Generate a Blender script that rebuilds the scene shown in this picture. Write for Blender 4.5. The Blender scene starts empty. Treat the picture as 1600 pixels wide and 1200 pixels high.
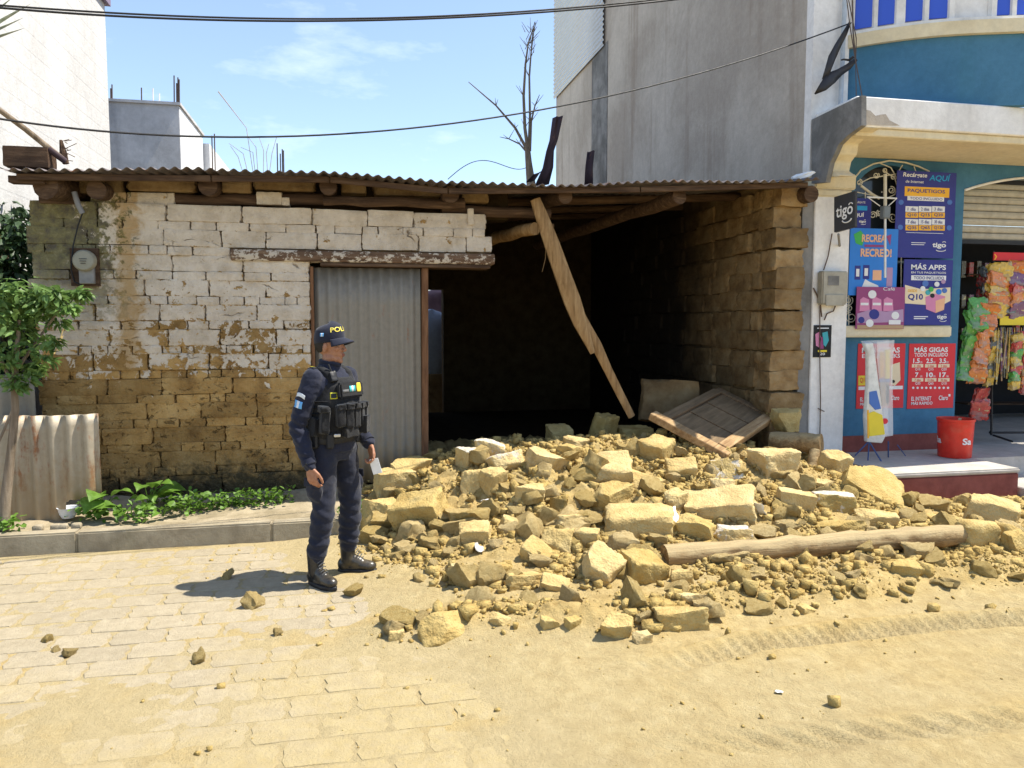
import bpy, bmesh, math, random
import numpy as np
from mathutils import Vector, Matrix, Euler, noise as mnoise

R = math.radians
random.seed(7)
sc = bpy.context.scene
COL = sc.collection

# ------------------------------------------------------------------ camera
CAM_Z, YAW, PITCH, FPX = 1.68, R(12.0), R(4.4), 1200.0
cam_d = bpy.data.cameras.new("camera")
cam_d.sensor_width = 36.0
cam_d.lens = FPX / 1600.0 * 36.0
cam_d.clip_start = 0.05
cam_d.clip_end = 2000.0
cam = bpy.data.objects.new("camera", cam_d)
COL.objects.link(cam)
cam.location = (0, 0, CAM_Z)
cam.rotation_euler = (math.pi / 2 - PITCH, 0, -YAW)
sc.camera = cam

# ------------------------------------------------------------------ world, sun, exposure
SUN_ELEV = R(61.0)
SUN_DIR_XY = Vector((0.9985, -0.05)).normalized()      # towards the sun, seen from above
w = bpy.data.worlds.new("World")
sc.world = w
w.use_nodes = True
wn = w.node_tree
wn.nodes.clear()
sky = wn.nodes.new("ShaderNodeTexSky")
sky.sky_type = 'NISHITA'
sky.sun_disc = False
sky.sun_elevation = SUN_ELEV
sky.sun_rotation = math.atan2(SUN_DIR_XY.x, SUN_DIR_XY.y)
sky.altitude = 600
sky.air_density = 1.0
sky.dust_density = 0.5
sky.ozone_density = 1.3
bg = wn.nodes.new("ShaderNodeBackground")
bg.inputs[1].default_value = 0.15
wo = wn.nodes.new("ShaderNodeOutputWorld")
# faint wisps of cloud low in the sky, by direction
tcw = wn.nodes.new("ShaderNodeTexCoord"); mpw = wn.nodes.new("ShaderNodeMapping"); mpw.inputs["Scale"].default_value = (3.0, 3.0, 9.0)
nzw = wn.nodes.new("ShaderNodeTexNoise"); nzw.inputs["Scale"].default_value = 1.6; nzw.inputs["Detail"].default_value = 9; nzw.inputs["Roughness"].default_value = 0.6
rgw = wn.nodes.new("ShaderNodeMapRange"); rgw.inputs[1].default_value = 0.60; rgw.inputs[2].default_value = 0.86; rgw.inputs[3].default_value = 0.05; rgw.inputs[4].default_value = 0.38
mxw = wn.nodes.new("ShaderNodeMix"); mxw.data_type = 'RGBA'; mxw.inputs[7].default_value = (7.5, 7.8, 8.2, 1)
wn.links.new(tcw.outputs["Generated"], mpw.inputs[0]); wn.links.new(mpw.outputs[0], nzw.inputs["Vector"]); wn.links.new(nzw.outputs[0], rgw.inputs[0])
wn.links.new(rgw.outputs[0], mxw.inputs[0]); wn.links.new(sky.outputs[0], mxw.inputs[6]); wn.links.new(mxw.outputs[2], bg.inputs[0])
wn.links.new(bg.outputs[0], wo.inputs[0])

sd = bpy.data.lights.new("sun", 'SUN')
sd.energy = 5.0
sd.angle = R(0.53)
sd.color = (1.0, 0.945, 0.835)
so = bpy.data.objects.new("sun", sd)
COL.objects.link(so)
sv = Vector((SUN_DIR_XY.x * math.cos(SUN_ELEV), SUN_DIR_XY.y * math.cos(SUN_ELEV), math.sin(SUN_ELEV)))
so.rotation_euler = sv.to_track_quat('Z', 'Y').to_euler()
so.location = (6, -2, 12)

vs = sc.view_settings
vs.view_transform = 'Standard'
vs.look = 'None'
vs.exposure = 0.78
vs.gamma = 1.0
vs.use_curve_mapping = False
sc.render.engine = 'CYCLES'
sc.cycles.max_bounces = 8
sc.cycles.diffuse_bounces = 5
sc.cycles.use_denoising = True
sc.cycles.sample_clamp_indirect = 6.0

# ------------------------------------------------------------------ photo pixel -> place
_cy, _sy, _cp, _sp = math.cos(YAW), math.sin(YAW), math.cos(PITCH), math.sin(PITCH)
V_R = Vector((_cy, -_sy, 0))
V_F = Vector((_sy * _cp, _cy * _cp, -_sp))
V_U = Vector((_sy * _sp, _cy * _sp, _cp))
V_D = Vector((_sy, _cy, 0))            # horizontal viewing direction
EYE = Vector((0, 0, CAM_Z))

def ray(u, v):
    return V_F + V_R * ((u - 800) / FPX) + V_U * ((600 - v) / FPX)
def at(u, v, Y):
    d = ray(u, v); return EYE + d * (Y / d.y)
def atx(u, v, X):
    d = ray(u, v); return EYE + d * (X / d.x)
def gnd(u, v, Z=0.0):
    d = ray(u, v); return EYE + d * ((Z - CAM_Z) / d.z)
def px_m(p):
    """metres per photo pixel at a place"""
    return (Vector(p) - EYE).dot(V_F) / FPX

# ------------------------------------------------------------------ object helpers
WL = {}
def wloc(o):
    return WL.get(o.name, Vector((0, 0, 0))) if o else Vector((0, 0, 0))
def tag(o, label=None, cat=None, group=None, kind=None):
    if label: o["label"] = label
    if cat: o["category"] = cat
    if group: o["group"] = group
    if kind: o["kind"] = kind
    return o
def empty(name, loc, label=None, cat=None, group=None, parent=None):
    o = bpy.data.objects.new(name, None)
    o.empty_display_size = 0.1
    COL.objects.link(o)
    loc = Vector(loc)
    if parent:
        o.parent = parent
    o.location = loc - wloc(parent)
    WL[o.name] = loc
    return tag(o, label, cat, group)

def link_mesh(name, me, mat=None, parent=None, loc=None, rot=None, scale=None):
    o = bpy.data.objects.new(name, me)
    COL.objects.link(o)
    if mat is not None and len(me.materials) == 0:
        me.materials.append(mat)
    if parent: o.parent = parent
    if loc is not None: o.location = loc
    if rot is not None: o.rotation_euler = rot
    if scale is not None: o.scale = scale
    return o

class MB:
    def __init__(s):
        s.v, s.f, s.mi = [], [], []
    def add(s, vs, fs, m=0):
        n = len(s.v)
        s.v += [tuple(p) for p in vs]
        s.f += [tuple(n + i for i in f) for f in fs]
        s.mi += [m] * len(fs)
        return s
    def box(s, c, d, rot=None, m=0, jitter=0.0):
        c = Vector(c); h = Vector(d) / 2
        M = rot if isinstance(rot, Matrix) else (Euler(rot).to_matrix() if rot else Matrix.Identity(3))
        vs = []
        for x in (-1, 1):
            for y in (-1, 1):
                for z in (-1, 1):
                    p = Vector((x * h.x, y * h.y, z * h.z))
                    if jitter: p += Vector((random.uniform(-jitter, jitter) for _ in range(3)))
                    vs.append(c + M @ p)
        return s.add(vs, [(0, 1, 3, 2), (4, 6, 7, 5), (0, 4, 5, 1), (2, 3, 7, 6), (0, 2, 6, 4), (1, 5, 7, 3)], m)
    def boxmm(s, lo, hi, m=0):
        lo = Vector(lo); hi = Vector(hi)
        return s.box((lo + hi) / 2, hi - lo, None, m)
    def bar(s, a, b, wd, th, up=(0, 0, 1), m=0):
        a = Vector(a); b = Vector(b); d = b - a; L = d.length; d.normalize()
        x = d.cross(Vector(up))
        if x.length < 1e-4: x = d.cross(Vector((1, 0, 0)))
        x.normalize(); y = x.cross(d)
        M = Matrix((x, d, y)).transposed()
        return s.box((a + b) / 2, (wd, L, th), M, m)
    def tube(s, path, rad, n=8, m=0, cap=True, flat=1.0):
        path = [Vector(p) for p in path]
        if not hasattr(rad, '__len__'): rad = [rad] * len(path)
        vs, fs = [], []
        prev = None
        for i, p in enumerate(path):
            t = (path[min(i + 1, len(path) - 1)] - path[max(i - 1, 0)])
            if t.length < 1e-9: t = Vector((0, 0, 1))
            t.normalize()
            if prev is None:
                a = t.cross(Vector((0, 0, 1)))
                if a.length < 0.05: a = t.cross(Vector((0, 1, 0)))
            else:
                a = prev - t * prev.dot(t)
            a.normalize(); prev = a.copy(); b = t.cross(a)
            for k in range(n):
                th = 2 * math.pi * k / n
                vs.append(p + (a * math.cos(th) + b * math.sin(th) * flat) * rad[i])
        for i in range(len(path) - 1):
            for k in range(n):
                k2 = (k + 1) % n
                fs.append((i * n + k, i * n + k2, (i + 1) * n + k2, (i + 1) * n + k))
        if cap:
            fs.append(tuple(range(n))[::-1]); fs.append(tuple((len(path) - 1) * n + k for k in range(n)))
        return s.add(vs, fs, m)
    def lathe(s, prof, c=(0, 0, 0), n=24, m=0):
        c = Vector(c); vs, fs = [], []
        for r, z in prof:
            for k in range(n):
                th = 2 * math.pi * k / n
                vs.append(c + Vector((r * math.cos(th), r * math.sin(th), z)))
        for i in range(len(prof) - 1):
            for k in range(n):
                k2 = (k + 1) % n
                fs.append((i * n + k, i * n + k2, (i + 1) * n + k2, (i + 1) * n + k))
        return s.add(vs, fs, m)
    def prism(s, poly, y0, y1, m=0):
        """polygon in x,z extruded along y"""
        n = len(poly)
        vs = [(x, y0, z) for x, z in poly] + [(x, y1, z) for x, z in poly]
        fs = [tuple(range(n)), tuple(range(n, 2 * n))[::-1]]
        for i in range(n):
            j = (i + 1) % n
            fs.append((i, i + n, j + n, j))
        return s.add(vs, fs, m)
    def build(s, name, mat, parent=None, smooth=False, local=False, bevel=0.0, seg=1, fix=True):
        me = bpy.data.meshes.new(name)
        off = Vector((0, 0, 0)) if local else wloc(parent)
        me.from_pydata([(p[0] - off.x, p[1] - off.y, p[2] - off.z) for p in s.v], [], s.f)
        for mm in (mat if isinstance(mat, (list, tuple)) else [mat]):
            me.materials.append(mm)
        if len(set(s.mi)) > 1:
            me.polygons.foreach_set("material_index", s.mi)
        if fix or bevel:
            bm = bmesh.new(); bm.from_mesh(me)
            if bevel:
                bmesh.ops.remove_doubles(bm, verts=bm.verts, dist=1e-5)
                es = [e for e in bm.edges if len(e.link_faces) == 2 and e.calc_face_angle(0) > 0.5]
                bmesh.ops.bevel(bm, geom=es, offset=bevel, segments=seg, affect='EDGES', clamp_overlap=True)
            bmesh.ops.recalc_face_normals(bm, faces=bm.faces)
            bm.to_mesh(me); bm.free()
        if smooth:
            me.polygons.foreach_set("use_smooth", [True] * len(me.polygons))
            if smooth != 'all':
                try: me.set_sharp_from_angle(angle=R(45))
                except Exception: pass
        me.update()
        o = link_mesh(name, me, None, parent)
        WL[o.name] = off.copy()
        return o

# ------------------------------------------------------------------ numpy noise
_rng = np.random.RandomState(3)
_perm = _rng.permutation(512)
_perm = np.concatenate([_perm, _perm, _perm])
_val = _rng.rand(512)
def vnoise(x, y):
    xi = np.floor(x).astype(int); yi = np.floor(y).astype(int)
    xf = x - xi; yf = y - yi
    u = xf * xf * (3 - 2 * xf); v = yf * yf * (3 - 2 * yf)
    def h(a, b): return _val[_perm[(_perm[a & 511] + b) & 511] & 511]
    return (h(xi, yi) * (1 - u) + h(xi + 1, yi) * u) * (1 - v) + (h(xi, yi + 1) * (1 - u) + h(xi + 1, yi + 1) * u) * v
def fbm(x, y, sc_, oct=5, gain=0.5):
    x = np.asarray(x, float); y = np.asarray(y, float)
    r = 0; a = 1.0; t = 0
    for i in range(oct):
        r = r + a * vnoise(x * sc_ + 17.3 * i, y * sc_ + 9.1 * i); t += a; a *= gain; sc_ *= 2.03
    return r / t - 0.5
def sstep(a, b, x):
    t = np.clip((x - a) / (b - a), 0, 1); return t * t * (3 - 2 * t)

# ------------------------------------------------------------------ materials
class Nd:
    def __init__(s, name):
        s.mat = bpy.data.materials.new(name); s.mat.use_nodes = True
        s.t = s.mat.node_tree; s.n = s.t.nodes; s.l = s.t.links
        s.b = s.n["Principled BSDF"]
        s.b.inputs["Specular IOR Level"].default_value = 0.3
    def set(s, inp, val):
        i = s.b.inputs[inp] if isinstance(inp, str) else inp
        if hasattr(val, 'is_output') or isinstance(val, bpy.types.NodeSocket): s.l.new(val, i)
        else:
            if isinstance(val, tuple) and len(val) == 3 and i.type == 'RGBA': val = (*val, 1)
            i.default_value = val
    def _n(s, t, ins=None, **kw):
        n = s.n.new(t)
        for k, v in kw.items(): setattr(n, k, v)
        for k, v in (ins or {}).items(): s.set(n.inputs[k], v)
        return n
    def pos(s): return s._n("ShaderNodeNewGeometry").outputs["Position"]
    def obj(s): return s._n("ShaderNodeTexCoord").outputs["Object"]
    def normal_obj(s): return s._n("ShaderNodeTexCoord").outputs["Normal"]
    def rnd(s): return s._n("ShaderNodeObjectInfo").outputs["Random"]
    def xyz(s, v):
        n = s._n("ShaderNodeSeparateXYZ", {0: v}); return n.outputs
    def vadd(s, a, b): return s._n("ShaderNodeVectorMath", {0: a, 1: b}, operation='ADD').outputs[0]
    def vscale(s, a, b): return s._n("ShaderNodeVectorMath", {0: a, 1: b}, operation='MULTIPLY').outputs[0]
    def noise(s, v, scale, detail=5, rough=0.55, dist=0.0):
        return s._n("ShaderNodeTexNoise", {"Vector": v, "Scale": scale, "Detail": detail, "Roughness": rough, "Distortion": dist}).outputs[0]
    def noisec(s, v, scale, detail=3):
        return s._n("ShaderNodeTexNoise", {"Vector": v, "Scale": scale, "Detail": detail}).outputs[1]
    def voro(s, v, scale, feature='F1', out=0, rnd=1.0):
        return s._n("ShaderNodeTexVoronoi", {"Vector": v, "Scale": scale, "Randomness": rnd}, feature=feature).outputs[out]
    def m(s, op, a, b=0.0, c=0.0, clamp=False):
        n = s._n("ShaderNodeMath", {0: a, 1: b}, operation=op, use_clamp=clamp)
        if op in ('MULTIPLY_ADD', 'COMPARE', 'SMOOTH_MIN'): s.set(n.inputs[2], c)
        return n.outputs[0]
    def ss(s, x, a, b):
        n = s._n("ShaderNodeMapRange", {0: x, 1: a, 2: b, 3: 0.0, 4: 1.0}, interpolation_type='SMOOTHSTEP'); return n.outputs[0]
    def lin(s, x, a, b, c=0.0, d=1.0):
        return s._n("ShaderNodeMapRange", {0: x, 1: a, 2: b, 3: c, 4: d}).outputs[0]
    def mix(s, f, a, b, blend='MIX'):
        n = s._n("ShaderNodeMix", data_type='RGBA', blend_type=blend)
        s.set(n.inputs[0], f); s.set(n.inputs[6], a); s.set(n.inputs[7], b); return n.outputs[2]
    def ramp(s, x, stops):
        n = s._n("ShaderNodeValToRGB", {0: x}); e = n.color_ramp.elements
        while len(e) < len(stops): e.new(0.5)
        for i, (p, c) in enumerate(stops): e[i].position = p; e[i].color = (*c, 1)
        return n.outputs[0]
    def bump(s, h, strength=0.5, dist=0.02, normal=None):
        ins = {"Height": h, "Strength": strength, "Distance": dist}
        if normal is not None: ins["Normal"] = normal
        return s._n("ShaderNodeBump", ins).outputs[0]
    def hsv(s, c, val=1.0, sat=1.0):
        n = s._n("ShaderNodeHueSaturation", {"Color": c, "Value": val, "Saturation": sat}); return n.outputs[0]

MATS = {}
def plain(name, c, rough=0.6, metal=0.0, var=0.12, scale=14.0, bump=0.0, bscale=60.0, spec=0.3, dirt=None, dirt_amt=0.35):
    """paint or plastic with slight uneven colour and dust"""
    if name in MATS: return MATS[name]
    k = Nd(name); p = k.obj()
    n = k.noise(p, scale, 5)
    f = k.lin(n, 0.3, 0.7, 1 - var, 1 + var)
    col = k.hsv(c, f)
    if dirt:
        dm = k.ss(k.noise(p, scale * 0.45, 7, 0.65), 0.48, 0.68)
        col = k.mix(k.m('MULTIPLY', dm, dirt_amt), col, dirt)
    k.set("Base Color", col)
    k.set("Roughness", k.lin(k.noise(p, scale * 2, 4), 0.3, 0.7, max(0.03, rough - 0.08), min(1, rough + 0.08)))
    k.set("Metallic", metal); k.set("Specular IOR Level", spec)
    if bump: k.set("Normal", k.bump(k.noise(p, bscale, 5), bump, 0.01))
    MATS[name] = k.mat
    return k.mat

def m_adobe_wall():
    k = Nd("adobe_wall_whitewashed"); p = k.pos(); o = k.xyz(p)
    wp = k.vadd(p, k.vscale(k.noisec(p, 3.0), (0.10, 0.1, 0.10)))
    rnd = k.rnd()
    earth = k.ramp(k.noise(p, 5.0, 8, 0.62), [(0.28, (0.20, 0.11, 0.038)), (0.48, (0.40, 0.24, 0.085)), (0.72, (0.53, 0.35, 0.145))])
    earth = k.hsv(earth, k.lin(rnd, 0, 1, 0.74, 1.16))
    n1 = k.noise(p, 1.7, 4); n2 = k.noise(p, 9.0, 8, 0.66, 0.4); n3 = k.noise(wp, 26, 6, 0.7)
    t = k.m('MULTIPLY_ADD', k.m('SUBTRACT', o[2], 1.47), 1.25, k.m('MULTIPLY', k.m('SUBTRACT', n2, 0.5), 3.0))
    t = k.m('ADD', t, k.m('MULTIPLY', k.m('SUBTRACT', n1, 0.5), 1.5))
    t = k.m('ADD', t, k.m('MULTIPLY', k.m('SUBTRACT', n3, 0.5), 0.8))
    t = k.m('ADD', t, k.m('MULTIPLY', k.m('SUBTRACT', rnd, 0.5), 0.35))
    t = k.m('MINIMUM', t, 1.25)
    paint = k.ss(t, 0.0, 0.05)
    # flakes that came off high up as well
    gen = k.xyz(k._n("ShaderNodeTexCoord").outputs["Generated"])
    ex = k.m('MINIMUM', gen[0], k.m('SUBTRACT', 1.0, gen[0])); ez = k.m('MINIMUM', gen[2], k.m('SUBTRACT', 1.0, gen[2]))
    edge = k.m('MINIMUM', k.m('MULTIPLY', ex, 2.2), ez)
    edge = k.m('ADD', edge, k.m('MULTIPLY', k.m('SUBTRACT', k.noise(wp, 12, 8, 0.72), 0.5), 0.75))
    low = k.lin(o[2], 1.6, 2.5, 0.05, -0.05)
    paint = k.m('MULTIPLY', paint, k.ss(k.m('SUBTRACT', edge, low), -0.01, 0.02))
    paint = k.m('MULTIPLY', paint, k.m('SUBTRACT', 1.0, k.ss(k.noise(wp, 7.5, 8, 0.7), 0.645, 0.665)))
    # the stain running down below the gutter corner and the mossy corner
    white = k.ramp(k.noise(p, 6, 7, 0.65), [(0.25, (0.46, 0.37, 0.265)), (0.55, (0.66, 0.565, 0.45)), (0.8, (0.74, 0.66, 0.55))])
    white = k.mix(k.m('MULTIPLY', k.ss(k.noise(p, 22, 5, 0.7), 0.56, 0.7), 0.45), white, (0.40, 0.30, 0.19))
    wp3 = k.vadd(p, k.vscale(k.noisec(p, 6.0, 5), (0.13, 0.1, 0.08)))
    crack = k.voro(k.vscale(wp3, (0.6, 1, 1.5)), 4.6, 'DISTANCE_TO_EDGE')
    crack = k.m('SUBTRACT', 1.0, k.ss(crack, 0.004, 0.024))
    crack = k.m('MULTIPLY', crack, k.ss(k.noise(p, 3.1, 3), 0.58, 0.66))
    white = k.mix(k.m('MULTIPLY', crack, 0.8), white, (0.13, 0.085, 0.05))
    streak = k.ss(k.m('ABSOLUTE', k.m('ADD', k.m('SUBTRACT', o[0], -1.83), k.m('MULTIPLY', k.m('SUBTRACT', n2, 0.5), 0.5))), 0.16, 0.02)
    white = k.mix(k.m('MULTIPLY', streak, 0.75), white, (0.42, 0.25, 0.08))
    col = k.mix(paint, earth, white)
    mdx = k.m('ADD', k.m('SUBTRACT', -1.75, o[0]), k.m('MULTIPLY', k.m('SUBTRACT', n2, 0.5), 1.6))
    moss = k.m('MULTIPLY', k.ss(k.m('ADD', mdx, k.m('MULTIPLY', k.m('SUBTRACT', n3, 0.5), 0.9)), 0.1, 0.28), k.ss(k.m('ADD', o[2], k.m('MULTIPLY', k.m('SUBTRACT', n1, .5), 1.0)), 1.55, 2.3))
    mosscol = k.ramp(k.noise(p, 13, 6, 0.7), [(0.35, (0.035, 0.028, 0.018)), (0.55, (0.14, 0.125, 0.035)), (0.75, (0.30, 0.25, 0.14))])
    col = k.mix(k.m('MULTIPLY', moss, 0.88), col, mosscol)
    damp = k.ss(k.m('ADD', o[2], k.m('MULTIPLY', k.m('SUBTRACT', n2, 0.5), 0.75)), 0.55, 0.28)
    dcol = k.ramp(k.noise(p, 17, 7, 0.7), [(0.35, (0.018, 0.018, 0.012)), (0.6, (0.06, 0.05, 0.028)), (0.8, (0.2, 0.15, 0.085))])
    col = k.mix(k.m('MULTIPLY', damp, 0.93), col, dcol)
    sand = k.ss(k.noise(p, 42, 6, 0.75), 0.58, 0.7)
    col = k.mix(k.m('MULTIPLY', sand, k.m('MULTIPLY', 0.35, k.ss(o[2], 1.1, 0.6))), col, (0.42, 0.36, 0.27))
    k.set("Base Color", col); k.set("Roughness", 0.95); k.set("Specular IOR Level", 0.15)
    pits = k.ss(k.noise(k.vscale(wp, (1, 1, 1.7)), 17, 4, 0.6, 0.6), 0.60, 0.72)
    pits = k.m('MULTIPLY', pits, k.m('SUBTRACT', 1.0, paint))
    pits = k.m('MULTIPLY', pits, k.ss(k.noise(p, 2.3, 3), 0.42, 0.55))
    h = k.m('MULTIPLY_ADD', paint, 0.45, k.m('MULTIPLY', k.noise(p, 30, 8, 0.7), 0.9))
    h = k.m('SUBTRACT', h, k.m('MULTIPLY', crack, 0.5))
    h = k.m('SUBTRACT', h, k.m('MULTIPLY', pits, 2.6))
    h = k.m('ADD', h, k.m('MULTIPLY', k.noise(wp, 9, 6, 0.65), k.m('SUBTRACT', 1.6, paint)))
    k.set("Normal", k.bump(h, 1.0, 0.026))
    return k.mat

def m_adobe_plain(name, dark=1.0, room_shade=0.0):
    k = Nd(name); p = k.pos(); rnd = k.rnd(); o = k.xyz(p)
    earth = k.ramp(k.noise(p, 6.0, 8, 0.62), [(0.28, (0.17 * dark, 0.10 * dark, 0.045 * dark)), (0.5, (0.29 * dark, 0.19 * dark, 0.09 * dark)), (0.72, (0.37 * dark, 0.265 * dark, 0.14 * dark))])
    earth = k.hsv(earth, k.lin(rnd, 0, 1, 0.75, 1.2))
    if room_shade:
        s1 = k.ss(k.m('ADD', o[1], k.m('MULTIPLY', k.m('SUBTRACT', k.noise(p, 2.2, 6), .5), 1.6)), 7.7, 9.6)  # painted shade: earth goes near black with depth into the room
        earth = k.mix(k.m('MULTIPLY', s1, room_shade), earth, (0.016, 0.013, 0.011))
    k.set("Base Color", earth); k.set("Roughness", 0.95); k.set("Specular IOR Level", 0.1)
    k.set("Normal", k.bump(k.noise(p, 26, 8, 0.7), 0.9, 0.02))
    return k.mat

def m_rubble(name, whitewash=False, dark=1.0):
    k = Nd(name); p = k.obj(); rnd = k.rnd()
    p2 = k.vadd(p, k.vscale(k._n("ShaderNodeCombineXYZ", {0: rnd, 1: rnd, 2: rnd}).outputs[0], (7, 11, 5)))
    c = k.ramp(k.noise(p2, 7, 8, 0.62), [(0.25, (0.40 * dark, 0.265 * dark, 0.095 * dark)), (0.5, (0.54 * dark, 0.395 * dark, 0.16 * dark)), (0.75, (0.62 * dark, 0.48 * dark, 0.225 * dark))])
    c = k.hsv(c, k.lin(rnd, 0, 1, 0.82, 1.12), k.lin(k._n("ShaderNodeMath", {0: rnd, 1: 7.3}, operation='MULTIPLY').outputs[0], 0, 7.3, 1.06, 0.9))
    fine = k.noise(p2, 45, 7, 0.75)
    c = k.mix(k.m('MULTIPLY', k.ss(fine, 0.52, 0.72), 0.35), c, (0.27 * dark, 0.175 * dark, 0.062 * dark))
    h = k.m('ADD', k.m('MULTIPLY', k.noise(p2, 22, 8, 0.68), 1.0), k.m('MULTIPLY', k.voro(p2, 60), 0.25))
    if whitewash:
        ny = k.xyz(k.normal_obj())
        f = k.m('MAXIMUM', k.m('MULTIPLY', ny[1], -0.55), ny[2])
        f = k.m('ADD', f, k.m('MULTIPLY', k.m('SUBTRACT', k.noise(p2, 9, 7, 0.7), 0.5), 0.9))
        msk = k.ss(f, 0.55, 0.62)
        c = k.mix(msk, c, k.ramp(k.noise(p2, 30, 5), [(0.3, (0.48, 0.41, 0.30)), (0.6, (0.62, 0.56, 0.46))]))
    k.set("Base Color", c); k.set("Roughness", 0.97); k.set("Specular IOR Level", 0.1)
    k.set("Normal", k.bump(h, 1.0, 0.02))
    return k.mat

def m_dirt():
    k = Nd("road_dust"); p = k.pos(); o = k.xyz(p)
    n = k.noise(p, 1.3, 6, 0.6); n2 = k.noise(p, 11, 8, 0.7)
    # where the fallen mud is thick it stays ochre, trampled dust is paler and greyer
    dust = k.ramp(n2, [(0.3, (0.365, 0.28, 0.14)), (0.55, (0.435, 0.345, 0.18)), (0.75, (0.49, 0.398, 0.228))])
    mud = k.ramp(n2, [(0.3, (0.35, 0.24, 0.09)), (0.55, (0.465, 0.34, 0.142)), (0.75, (0.55, 0.425, 0.20))])
    hz = k.m('ADD', o[2], k.m('MULTIPLY', k.m('SUBTRACT', n, 0.5), 0.16))
    f = k.ss(hz, 0.015, 0.12)
    och = k.ss(k.noise(p, 0.9, 7, 0.62), 0.5, 0.66)
    dk = k.m('MULTIPLY', k.ss(k.noise(k.vscale(p, (0.5, 1, 1)), 2.1, 8, 0.68), 0.52, 0.68), 0.45)
    dust = k.mix(dk, dust, (0.31, 0.237, 0.125))
    thin = k.m('MULTIPLY', k.ss(o[2], 0.022, 0.002), k.ss(o[0], 1.6, 0.4))
    dust = k.mix(thin, dust, k.ramp(n2, [(0.3, (0.38, 0.30, 0.157)), (0.7, (0.45, 0.36, 0.20))]))
    f = k.m('MAXIMUM', f, k.m('MULTIPLY', och, k.m('MULTIPLY', 0.85, k.ss(o[0], 2.2, 0.2))))
    k.set("Base Color", k.mix(f, dust, mud)); k.set("Roughness", 0.97); k.set("Specular IOR Level", 0.12)
    h = k.m('ADD', k.noise(p, 35, 8, 0.72), k.m('MULTIPLY', k.noise(p, 150, 4, 0.7), 0.35))
    k.set("Normal", k.bump(h, 1.0, 0.018))
    return k.mat

def m_paver():
    k = Nd("concrete_paver"); p = k.pos(); rnd = k.rnd()
    base = k.ramp(k.noise(p, 14, 8, 0.7), [(0.3, (0.325, 0.27, 0.18)), (0.55, (0.385, 0.322, 0.22)), (0.78, (0.43, 0.365, 0.255))])
    base = k.hsv(base, k.lin(rnd, 0, 1, 0.95, 1.05))
    base = k.mix(k.m('MULTIPLY', k.ss(k.noise(p, 3.2, 8, 0.7), 0.55, 0.72), 0.2), base, (0.24, 0.20, 0.14))
    n = k.noise(p, 0.95, 8, 0.62)
    o = k.xyz(p)
    # yellow mud tracked over the stones
    f = k.m('ADD', k.m('MULTIPLY', k.m('SUBTRACT', n, 0.5), 2.4), k.m('MULTIPLY_ADD', o[0], 0.22, k.m('MULTIPLY', k.m('SUBTRACT', 4.15, o[1]), 0.55)))
    f = k.m('MULTIPLY', k.ss(f, -0.25, 0.55), 0.96)
    f = k.m('MULTIPLY', f, k.lin(k.noise(p, 24, 6, 0.7), 0.3, 0.7, 0.6, 1.05))
    k.set("Base Color", k.mix(f, base, k.ramp(k.noise(p, 9, 6), [(0.3, (0.37, 0.285, 0.132)), (0.7, (0.435, 0.345, 0.175))])))
    k.set("Roughness", 0.93); k.set("Specular IOR Level", 0.15)
    k.set("Normal", k.bump(k.m('ADD', k.noise(p, 60, 8, 0.75), k.m('MULTIPLY', k.noise(p, 18, 6, .7), 1.2)), 0.8, 0.012))
    return k.mat

def m_wood(name, c0, c1, c2, axis=0, scale=1.0, dust=0.0, local=True, bump=0.6, paint=None):
    k = Nd(name); p = k.obj() if local else k.pos()
    s_ = [26.0, 26.0, 26.0]; s_[axis] = 2.2
    q = k.vscale(p, tuple(x * scale for x in s_))
    g = k.noise(q, 1.0, 8, 0.65, 0.6)
    c = k.ramp(g, [(0.28, c0), (0.52, c1), (0.75, c2)])
    c = k.mix(k.m('MULTIPLY', k.ss(k.noise(p, 5, 6), 0.5, 0.7), 0.4), c, c0)
    if dust:
        d = k.ss(k.m('ADD', k.xyz(k._n("ShaderNodeNewGeometry").outputs["Normal"])[2], k.m('MULTIPLY', k.m('SUBTRACT', k.noise(p, 12, 7, .7), .5), 1.8)), 0.05, 0.75)
        c = k.mix(k.m('MULTIPLY', d, dust), c, (0.50, 0.40, 0.22))
    if paint:
        pm = k.ss(k.noise(k.vscale(p, (1, 1, 1.6)), 13, 8, 0.72), 0.51, 0.56)
        c = k.mix(pm, c, paint)
    k.set("Base Color", c); k.set("Roughness", 0.88); k.set("Specular IOR Level", 0.2)
    k.set("Normal", k.bump(k.m('ADD', g, k.m('MULTIPLY', k.noise(p, 60, 5), 0.3)), bump, 0.012))
    return k.mat

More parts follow.
